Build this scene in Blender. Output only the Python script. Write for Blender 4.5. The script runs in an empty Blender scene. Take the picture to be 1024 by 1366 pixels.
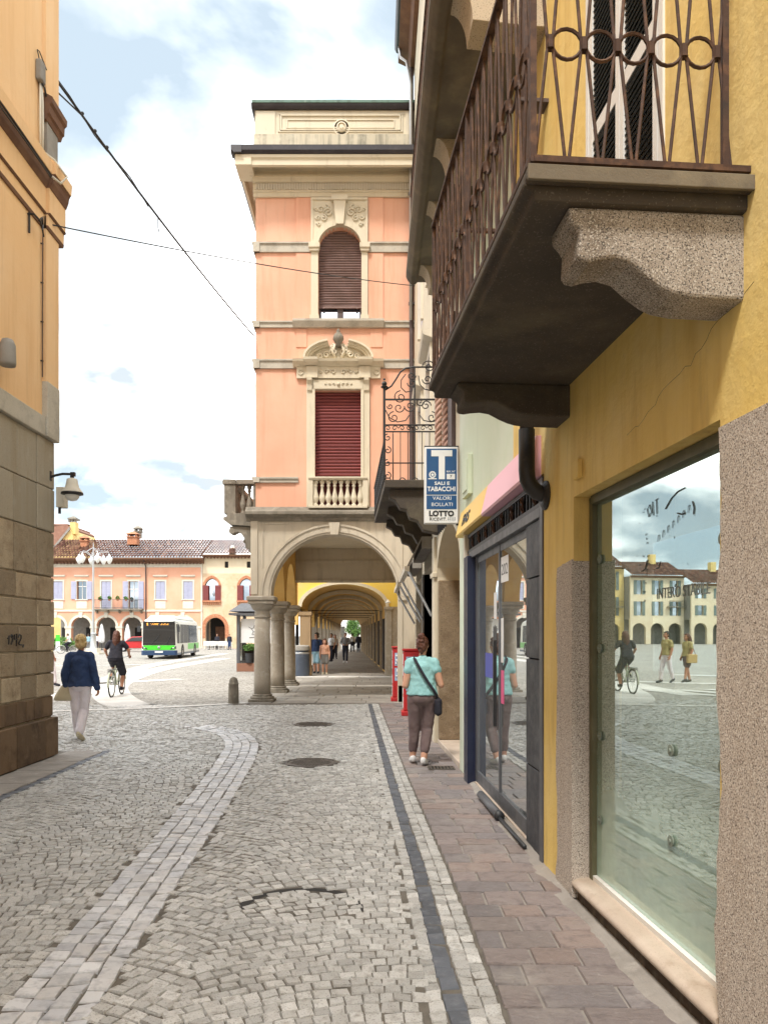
import bpy, math, random
import numpy as np
from mathutils import Vector, Matrix
R = math.radians
PI = math.pi
rnd = random.Random(7)
scene = bpy.context.scene
COL = scene.collection

# photograph pixel (1024 x 1366) -> world point at depth Y; the camera stands at the origin, 1.6 m up
CX, HY, FPX, EYE = 500.0, 847.0, 1000.0, 1.6
def PX(px, Y): return (px - CX) * Y / FPX
def PZ(py, Y): return EYE + (HY - py) * Y / FPX
def GP(px, py):
    Y = EYE * FPX / (py - HY)
    return (PX(px, Y), Y)
def lerp(a, b, t): return a + (b - a) * t
def interp(x, xs, ys): return float(np.interp(x, xs, ys))

# ------------------------------------------------------------------ mesh builder
class MB:
    def __init__(s): s.v = []; s.f = []; s.m = []
    def add(s, vs, fs, mi=0):
        o = len(s.v); s.v.extend([tuple(p) for p in vs])
        for f in fs: s.f.append(tuple(i + o for i in f)); s.m.append(mi)
    def hexa(s, p, mi=0):
        s.add(p, [(0,3,2,1),(4,5,6,7),(0,1,5,4),(1,2,6,5),(2,3,7,6),(3,0,4,7)], mi)
    def box(s, x0, x1, y0, y1, z0, z1, mi=0):
        s.hexa([(x0,y0,z0),(x1,y0,z0),(x1,y1,z0),(x0,y1,z0),(x0,y0,z1),(x1,y0,z1),(x1,y1,z1),(x0,y1,z1)], mi)
    def cbox(s, x0, x1, y0, y1, z0, z1, c=.01, mi=0):
        # box with chamfered edges on the long outline (two-level chamfer)
        def ring(x0,x1,y0,y1,z): return [(x0+c,y0,z),(x1-c,y0,z),(x1,y0+c,z),(x1,y1-c,z),(x1-c,y1,z),(x0+c,y1,z),(x0,y1-c,z),(x0,y0+c,z)]
        rs = [ring(x0+c,x1-c,y0+c,y1-c,z0), ring(x0,x1,y0,y1,z0+c), ring(x0,x1,y0,y1,z1-c), ring(x0+c,x1-c,y0+c,y1-c,z1)]
        s.rings(rs, mi)
    def rings(s, rs, mi=0, caps=True, closed=True):
        n = len(rs[0]); vs = [p for r in rs for p in r]; fs = []
        for k in range(len(rs)-1):
            for i in range(n if closed else n-1):
                j = (i+1) % n
                fs.append((k*n+i, k*n+j, (k+1)*n+j, (k+1)*n+i))
        if caps:
            fs.append(tuple(range(n-1,-1,-1))); fs.append(tuple((len(rs)-1)*n+i for i in range(n)))
        s.add(vs, fs, mi)
    def prism(s, poly, d, mi=0):
        d = Vector(d); a = [Vector(p) for p in poly]; b = [p + d for p in a]
        s.rings([a, b], mi)
    def tube(s, path, r, n=8, mi=0, closed=False):
        P = [Vector(p) for p in path]; k = len(P)
        rr = r if hasattr(r, '__len__') else [r]*k
        t0 = None; up = None; rs = []
        for i in range(k):
            if closed: t = (P[(i+1)%k]-P[i-1])
            else: t = (P[min(i+1,k-1)]-P[max(i-1,0)])
            if t.length < 1e-9: t = Vector((0,0,1))
            t.normalize()
            if up is None:
                up = Vector((0,0,1)) if abs(t.z) < .9 else Vector((1,0,0))
            u = (up - t*up.dot(t))
            if u.length < 1e-6: u = t.orthogonal()
            u.normalize(); up = u; w = t.cross(u)
            rs.append([P[i] + (u*math.cos(2*PI*j/n) + w*math.sin(2*PI*j/n))*rr[i] for j in range(n)])
        if closed: rs.append(rs[0]); s.rings(rs, mi, caps=False)
        else: s.rings(rs, mi)
    def bar(s, p, q, w, h=None, up=(0,0,1), mi=0):
        p = Vector(p); q = Vector(q); h = h or w; t = (q-p).normalized(); up = Vector(up)
        if abs(t.dot(up)) > .98: up = Vector((0,1,0)) if abs(t.y) < .9 else Vector((1,0,0))
        a = t.cross(up).normalized()*(w/2); b = a.cross(t).normalized()*(h/2)
        s.hexa([p-a-b,p+a-b,p+a+b,p-a+b,q-a-b,q+a-b,q+a+b,q-a+b], mi)
    def lathe(s, prof, c=(0,0,0), n=16, mi=0, a0=0, a1=2*PI):
        c = Vector(c); rs = []
        full = abs(a1-a0-2*PI) < 1e-6
        m = n if full else n+1
        for r, z in prof:
            rs.append([c + Vector((r*math.cos(a0+(a1-a0)*j/n), r*math.sin(a0+(a1-a0)*j/n), z)) for j in range(m)])
        s.rings(rs, mi, caps=full, closed=full)
    def ball(s, c, r, n=12, mi=0, rot=None):
        r = r if hasattr(r,'__len__') else (r,r,r); c = Vector(c); k = max(4, n//2); rs = []
        vs = []; 
        for i in range(1,k):
            th = PI*i/k
            ring = []
            for j in range(n):
                p = Vector((r[0]*math.sin(th)*math.cos(2*PI*j/n), r[1]*math.sin(th)*math.sin(2*PI*j/n), -r[2]*math.cos(th)))
                if rot is not None: p = rot @ p
                ring.append(c+p)
            rs.append(ring)
        b = Vector((0,0,-r[2])); t = Vector((0,0,r[2]))
        if rot is not None: b = rot@b; t = rot@t
        vs = [p for q in rs for p in q] + [c+b, c+t]; fs = []
        for q in range(len(rs)-1):
            for j in range(n):
                jj=(j+1)%n; fs.append((q*n+j,q*n+jj,(q+1)*n+jj,(q+1)*n+j))
        ib = len(vs)-2; it = ib+1; L=(len(rs)-1)*n
        for j in range(n):
            jj=(j+1)%n; fs.append((ib,jj,j)); fs.append((it,L+j,L+jj))
        s.add(vs, fs, mi)
    def cone(s, p, r0, q, r1, n=12, mi=0, flat=None):
        # closed tapered limb; flat=(axis, factor) squashes the section along axis
        p = Vector(p); q = Vector(q); t = (q-p)
        if t.length < 1e-6: return
        t.normalize(); u = t.orthogonal().normalized(); w = t.cross(u)
        def pt(c, r, j):
            d = (u*math.cos(2*PI*j/n)+w*math.sin(2*PI*j/n))*r
            if flat is not None:
                ax = Vector(flat[0]); d = d - ax*d.dot(ax)*(1-flat[1])
            return c+d
        s.rings([[pt(p,r0,j) for j in range(n)],[pt(q,r1,j) for j in range(n)]], mi)
    def limb(s, p, r0, q, r1, n=12, flat=None):
        s.cone(p,r0,q,r1,n,0,flat); s.ball(p,r0*.99,n); s.ball(q,r1*.99,n)
    def sheet(s, pts, mi=0): s.add(pts, [tuple(range(len(pts)))], mi)
    def merge(s, o, off=(0,0,0)):
        k = len(s.v); s.v.extend([(a+off[0],b+off[1],c+off[2]) for a,b,c in o.v])
        s.f.extend([tuple(i+k for i in f) for f in o.f]); s.m.extend(o.m)
    def build(s, name, mats, parent=None, smooth=False, angle=None, bevel=None):
        me = bpy.data.meshes.new(name); me.from_pydata(s.v, [], s.f); 
        mats = mats if isinstance(mats,(list,tuple)) else [mats]
        for m in mats: me.materials.append(m)
        if len(mats) > 1: me.polygons.foreach_set('material_index', s.m)
        if smooth or angle: me.polygons.foreach_set('use_smooth', [True]*len(me.polygons))
        me.update()
        if angle:
            try: me.set_sharp_from_angle(angle=R(angle))
            except Exception: pass
        o = bpy.data.objects.new(name, me); COL.objects.link(o)
        if parent is not None: attach(o, parent)
        if bevel:
            b = o.modifiers.new('edges','BEVEL'); b.width = bevel; b.segments = 2; b.limit_method='ANGLE'; b.angle_limit=R(40)
        return o

def attach(o, parent):
    o.parent = parent
    # parts are written in world coordinates; undo the parents' placement
    loc = Vector((0,0,0)); p = parent; m = Matrix.Identity(4)
    chain = []
    while p is not None: chain.append(p); p = p.parent
    for q in reversed(chain):
        m = m @ (q.matrix_parent_inverse if q.parent else Matrix.Identity(4)) @ Matrix.LocRotScale(q.location, q.rotation_euler, q.scale)
    o.matrix_parent_inverse = m.inverted()

def tag(o, label=None, cat=None, group=None, kind=None):
    if label: o['label'] = label
    if cat: o['category'] = cat
    if group: o['group'] = group
    if kind: o['kind'] = kind
    return o
def thing(name, label, cat, loc=(0,0,0), group=None):
    o = bpy.data.objects.new(name, None); o.location = loc; o.empty_display_size = .2; COL.objects.link(o)
    return tag(o, label, cat, group)
def kids(o): return [c for c in bpy.data.objects if c.parent is o]
def copy_tree(o, parent=None):
    c = o.copy(); COL.objects.link(c)
    if parent is not None: c.parent = parent
    for ch in kids(o): copy_tree(ch, c)
    return c
def dup(o, loc, rz=0, label=None):
    c = copy_tree(o); c.location = loc; c.rotation_euler = (0,0,rz)
    if label: c['label'] = label
    return c

def lettering(name, text, M, size, mat, parent=None, width=None, depth=.002, align='CENTER', bold=0.0, xscale=None):
    cu = bpy.data.curves.new(name, 'FONT'); cu.body = text; cu.size = size; cu.extrude = depth; cu.align_x = align; cu.align_y = 'CENTER'; cu.offset = bold
    cu.materials.append(mat); cu.resolution_u = 4
    tmp = bpy.data.objects.new(name, cu); COL.objects.link(tmp)
    bpy.context.view_layer.update()
    me = bpy.data.meshes.new_from_object(tmp.evaluated_get(bpy.context.evaluated_depsgraph_get()))
    bpy.data.objects.remove(tmp); me.name = name
    if not me.materials: me.materials.append(mat)
    o = bpy.data.objects.new(name, me); COL.objects.link(o)
    if width and len(me.vertices):
        xs = [v.co.x for v in me.vertices]; w = max(xs)-min(xs)
        if w > 1e-6: M = M @ Matrix.Diagonal((width/w,1,1,1))
    if parent is not None: attach(o, parent)
    o.matrix_basis = M
    return o

# a facade frame: u along the wall, z up, d out of the wall towards the street
class Frame:
    def __init__(s, o, u, n): s.o = Vector((o[0],o[1],0)); s.u = Vector((u[0],u[1],0)); s.n = Vector((n[0],n[1],0)).normalized()
    def p(s, u, z, d=0): return s.o + s.u*u + s.n*d + Vector((0,0,z))
    def box(s, mb, u0,u1,z0,z1,d0,d1, mi=0):
        P = s.p
        mb.hexa([P(u0,z0,d1),P(u1,z0,d1),P(u1,z0,d0),P(u0,z0,d0),P(u0,z1,d1),P(u1,z1,d1),P(u1,z1,d0),P(u0,z1,d0)], mi)
    def poly(s, mb, pts, d0, d1, mi=0):   # outline in (u,z), extruded through the wall
        mb.rings([[s.p(u,z,d0) for u,z in pts],[s.p(u,z,d1) for u,z in pts]], mi)
    def prof(s, mb, pts, u0, u1, mi=0):   # profile in (d,z) swept along u
        mb.rings([[s.p(u0,z,d) for d,z in pts],[s.p(u1,z,d) for d,z in pts]], mi)
    def tube(s, mb, pts, r, n=6, mi=0, closed=False): mb.tube([s.p(*q) for q in pts], r, n, mi, closed)
    def mat(s, u, z, d):                   # matrix for lettering standing on the wall
        x = s.u.normalized(); y = Vector((0,0,1)); zc = s.n
        m = Matrix((x,y,zc)).transposed().to_4x4()
        m.translation = s.p(u,z,d); return m

def arch_pts(cu, r, zs, rise=None, n=18, a0=PI, a1=0):
    rise = r if rise is None else rise
    return [(cu + r*math.cos(a0+(a1-a0)*i/n), zs + rise*math.sin(a0+(a1-a0)*i/n)) for i in range(n+1)]
def pointed(cu, r, zs, rise, n=8):
    L = [(cu - r + r*(1-math.cos(PI/2*i/n))*1.0, zs + rise*math.sin(PI/2*i/n)) for i in range(n+1)]
    L = [(cu - r*(math.cos(PI/2*(i/n))**1.3), zs + rise*math.sin(PI/2*(i/n))) for i in range(n+1)]
    return L + [(2*cu-u, z) for u,z in reversed(L[:-1])]

def wall(mb, F, u0, u1, z0, z1, ops, th, mi=0, mr=None, back=True):
    # wall with openings; ops = list of (ua, ub, zb, top) with top a list of (u,z) or a number; th = thickness inwards
    mr = mi if mr is None else mr
    ops = sorted(ops, key=lambda o:o[0]); u = u0
    def q(a,b,c,d,dd=0): mb.add([F.p(*a,dd),F.p(*b,dd),F.p(*c,dd),F.p(*d,dd)], [(0,1,2,3)], mi)
    for dd in ((0,-th) if back else (0,)):
        u = u0
        for (ua,ub,zb,top) in ops:
            if ua > u+1e-6: q((u,z0),(ua,z0),(ua,z1),(u,z1),dd)
            T = top if isinstance(top,list) else [(ua,top),(ub,top)]
            if zb > z0+1e-6: q((ua,z0),(ub,z0),(ub,zb),(ua,zb),dd)
            for a,b in zip(T[:-1],T[1:]):
                if b[0]-a[0] > 1e-7: q(a,b,(b[0],z1),(a[0],z1),dd)
            u = ub
        if u1 > u+1e-6: q((u,z0),(u1,z0),(u1,z1),(u,z1),dd)
    for (ua,ub,zb,top) in ops:
        T = top if isinstance(top,list) else [(ua,top),(ub,top)]
        loop = [(ua,zb)]+T+[(ub,zb)]
        for a,b in zip(loop[:-1],loop[1:]):
            if abs(a[0]-b[0])+abs(a[1]-b[1]) > 1e-6:
                mb.add([F.p(*a,0),F.p(*b,0),F.p(*b,-th),F.p(*a,-th)],[(0,1,2,3)],mr)
        if zb > z0+1e-6: mb.add([F.p(ua,zb,0),F.p(ub,zb,0),F.p(ub,zb,-th),F.p(ua,zb,-th)],[(0,1,2,3)],mr)
    for uu in (u0,u1): mb.add([F.p(uu,z0,0),F.p(uu,z1,0),F.p(uu,z1,-th),F.p(uu,z0,-th)],[(0,1,2,3)],mi)
    mb.add([F.p(u0,z1,0),F.p(u1,z1,0),F.p(u1,z1,-th),F.p(u0,z1,-th)],[(0,1,2,3)],mi)

def archivolt(mb, F, cu, r0, r1, zs, rise0, rise1, d0, d1, n=20, mi=0):
    a = arch_pts(cu, r0, zs, rise0, n); b = arch_pts(cu, r1, zs, rise1, n)
    for i in range(n):
        q = [a[i],a[i+1],b[i+1],b[i]]
        mb.rings([[F.p(u,z,d0) for u,z in q],[F.p(u,z,d1) for u,z in q]], mi)

def spiral(c, r, turns, a0, n=14, k=1):
    # flat scroll in (u,z): starts at radius r, winds in
    out = []
    for i in range(n+1):
        t = i/n; a = a0 + k*turns*2*PI*t; rr = r*(1-.82*t)
        out.append((c[0]+rr*math.cos(a), c[1]+rr*math.sin(a)))
    return out

# ------------------------------------------------------------------ materials
def nodes(mat):
    mat.use_nodes = True; nt = mat.node_tree; nt.nodes.clear()
    return nt
class NB:
    def __init__(s, nt): s.nt = nt
    def n(s, t, **kw):
        nd = s.nt.nodes.new(t)
        for k, v in kw.items():
            if k.startswith('i_'):
                key = k[2:]; key = int(key) if key.isdigit() else key.replace('_',' ')
                s.set(nd.inputs[key], v)
            else: setattr(nd, k, v)
        return nd
    def set(s, sock, v):
        if isinstance(v, bpy.types.NodeSocket): s.nt.links.new(v, sock)
        elif isinstance(v, (tuple,list)) and len(v)==3 and sock.type=='RGBA': sock.default_value = (*v,1)
        else: sock.default_value = v
    def mix(s, f, a, b, mode='MIX'):
        m = s.n('ShaderNodeMix', data_type='RGBA', blend_type=mode)
        s.set(m.inputs[0], f); s.set(m.inputs[6], a); s.set(m.inputs[7], b); return m.outputs[2]
    def math(s, op, a, b=0.0):
        m = s.n('ShaderNodeMath', operation=op); s.set(m.inputs[0], a); s.set(m.inputs[1], b); return m.outputs[0]
    def rng(s, v, a, b, c=0, d=1):
        m = s.n('ShaderNodeMapRange'); s.set(m.inputs[0], v); 
        for i,x in enumerate((a,b,c,d)): m.inputs[i+1].default_value = x
        return m.outputs[0]
    def coord(s, sc=(1,1,1), rot=(0,0,0)):
        t = s.n('ShaderNodeTexCoord'); m = s.n('ShaderNodeMapping'); s.nt.links.new(t.outputs['Object'], m.inputs[0])
        m.inputs['Scale'].default_value = sc; m.inputs['Rotation'].default_value = rot; return m.outputs[0]
    def noise(s, scale, detail=4, rough=.6, vec=None, sc=(1,1,1), dist=0):
        vec = vec or s.coord(sc)
        n = s.n('ShaderNodeTexNoise'); s.set(n.inputs['Vector'], vec); n.inputs['Scale'].default_value = scale
        n.inputs['Detail'].default_value = detail; n.inputs['Roughness'].default_value = rough; n.inputs['Distortion'].default_value = dist
        return n.outputs[0]

MATS = {}
def mat(name, base, rough=.8, layers=(), bump=(), island=0, ihue=None, metal=0, spec=.5, rvar=0, vor=None):
    """layers: (colour, scale, lo, hi, xyzscale, strength) noise-masked colours; bump: (scale, strength, xyzscale)"""
    m = bpy.data.materials.new(name); nt = nodes(m); b = NB(nt)
    out = b.n('ShaderNodeOutputMaterial'); p = b.n('ShaderNodeBsdfPrincipled'); nt.links.new(p.outputs[0], out.inputs[0])
    c = b.n('ShaderNodeRGB'); c.outputs[0].default_value = (*base,1); col = c.outputs[0]
    if island:
        g = b.n('ShaderNodeNewGeometry'); ri = g.outputs['Random Per Island']
        if ihue:
            cr = b.n('ShaderNodeValToRGB'); cr.color_ramp.interpolation='CONSTANT' if len(ihue) > 3 else 'LINEAR'
            els = cr.color_ramp.elements
            while len(els) < len(ihue): els.new(.5)
            for i,h in enumerate(ihue): els[i].position = i/len(ihue) if len(ihue)>3 else i/max(1,len(ihue)-1); els[i].color = (*h,1)
            nt.links.new(ri, cr.inputs[0]); col = cr.outputs[0]
        w = b.n('ShaderNodeTexWhiteNoise', noise_dimensions='1D'); nt.links.new(ri, w.inputs['W'])
        f = b.rng(w.outputs['Value'],0,1,1-island,1+island)
        hv = b.n('ShaderNodeHueSaturation'); b.set(hv.inputs['Color'],col); b.set(hv.inputs['Value'],f); col = hv.outputs[0]
    for L in layers:
        L = list(L)+[None]*(6-len(L)); c2,sc,lo,hi,xyz,st = L
        nz = b.noise(sc, 5, .62, sc=xyz or (1,1,1))
        f = b.rng(nz, lo, hi, 0, st if st is not None else 1)
        col = b.mix(f, col, c2)
    if vor:   # dark/pale mineral grains
        for (vs, c2, th, st) in vor:
            v = b.n('ShaderNodeTexNoise'); b.set(v.inputs['Vector'], b.coord()); v.inputs['Scale'].default_value = vs; v.inputs['Detail'].default_value = 1.5
            f = b.rng(v.outputs[0], th, th+.05, 0, st)
            col = b.mix(f, col, c2)
    b.set(p.inputs['Base Color'], col)
    p.inputs['Metallic'].default_value = metal; p.inputs['Specular IOR Level'].default_value = spec
    if rvar: b.set(p.inputs['Roughness'], b.rng(b.noise(9,4), .3,.7, rough-rvar, min(1,rough+rvar)))
    else: p.inputs['Roughness'].default_value = rough
    nrm = None
    for B in bump:
        B = list(B)+[None]*(3-len(B))
        h = b.noise(B[0], 6, .65, sc=B[2] or (1,1,1))
        bn = b.n('ShaderNodeBump'); bn.inputs['Strength'].default_value = B[1]; bn.inputs['Distance'].default_value = .25/B[0]
        b.set(bn.inputs['Height'], h)
        if nrm is not None: nt.links.new(nrm, bn.inputs['Normal'])
        nrm = bn.outputs[0]
    if nrm is not None: nt.links.new(nrm, p.inputs['Normal'])
    MATS[name] = m; return m

def glass_mat(name, tint, dark, refl, rough=0.0, trans=False, wav=0, film_haze=None):
    m = bpy.data.materials.new(name); nt = nodes(m); b = NB(nt); out = b.n('ShaderNodeOutputMaterial')
    g = b.n('ShaderNodeBsdfGlossy'); b.set(g.inputs['Color'], tint); g.inputs['Roughness'].default_value = rough
    if trans: d = b.n('ShaderNodeBsdfTransparent'); b.set(d.inputs[0], dark)
    else: d = b.n('ShaderNodeBsdfDiffuse'); b.set(d.inputs[0], dark)
    lw = b.n('ShaderNodeLayerWeight'); lw.inputs[0].default_value = .35
    f = b.rng(lw.outputs['Fresnel'], 0, 1, refl, min(1,refl+.35))
    mx = b.n('ShaderNodeMixShader'); b.set(mx.inputs[0], f); nt.links.new(d.outputs[0], mx.inputs[1]); nt.links.new(g.outputs[0], mx.inputs[2])
    if wav:
        bn = b.n('ShaderNodeBump'); bn.inputs['Strength'].default_value = wav; bn.inputs['Distance'].default_value=.02
        b.set(bn.inputs['Height'], b.noise(1.2,1)); nt.links.new(bn.outputs[0], g.inputs['Normal'])
    sh = mx.outputs[0]
    if film_haze:
        fd = b.n('ShaderNodeBsdfDiffuse'); b.set(fd.inputs[0], film_haze[0]); m2 = b.n('ShaderNodeMixShader')
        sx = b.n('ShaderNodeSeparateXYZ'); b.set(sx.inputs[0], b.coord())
        low = b.rng(sx.outputs[2], .25, .95, film_haze[2] if len(film_haze)>2 else 1, 1)   # daylit interior showing through low down, painted in as a paler foot
        b.set(m2.inputs[0], b.math('MULTIPLY', b.rng(b.noise(2.2,4), .35, .7, film_haze[1]*.75, film_haze[1]*1.3), low)); nt.links.new(sh, m2.inputs[1]); nt.links.new(fd.outputs[0], m2.inputs[2]); sh = m2.outputs[0]
    nt.links.new(sh, out.inputs[0]); return m

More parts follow.
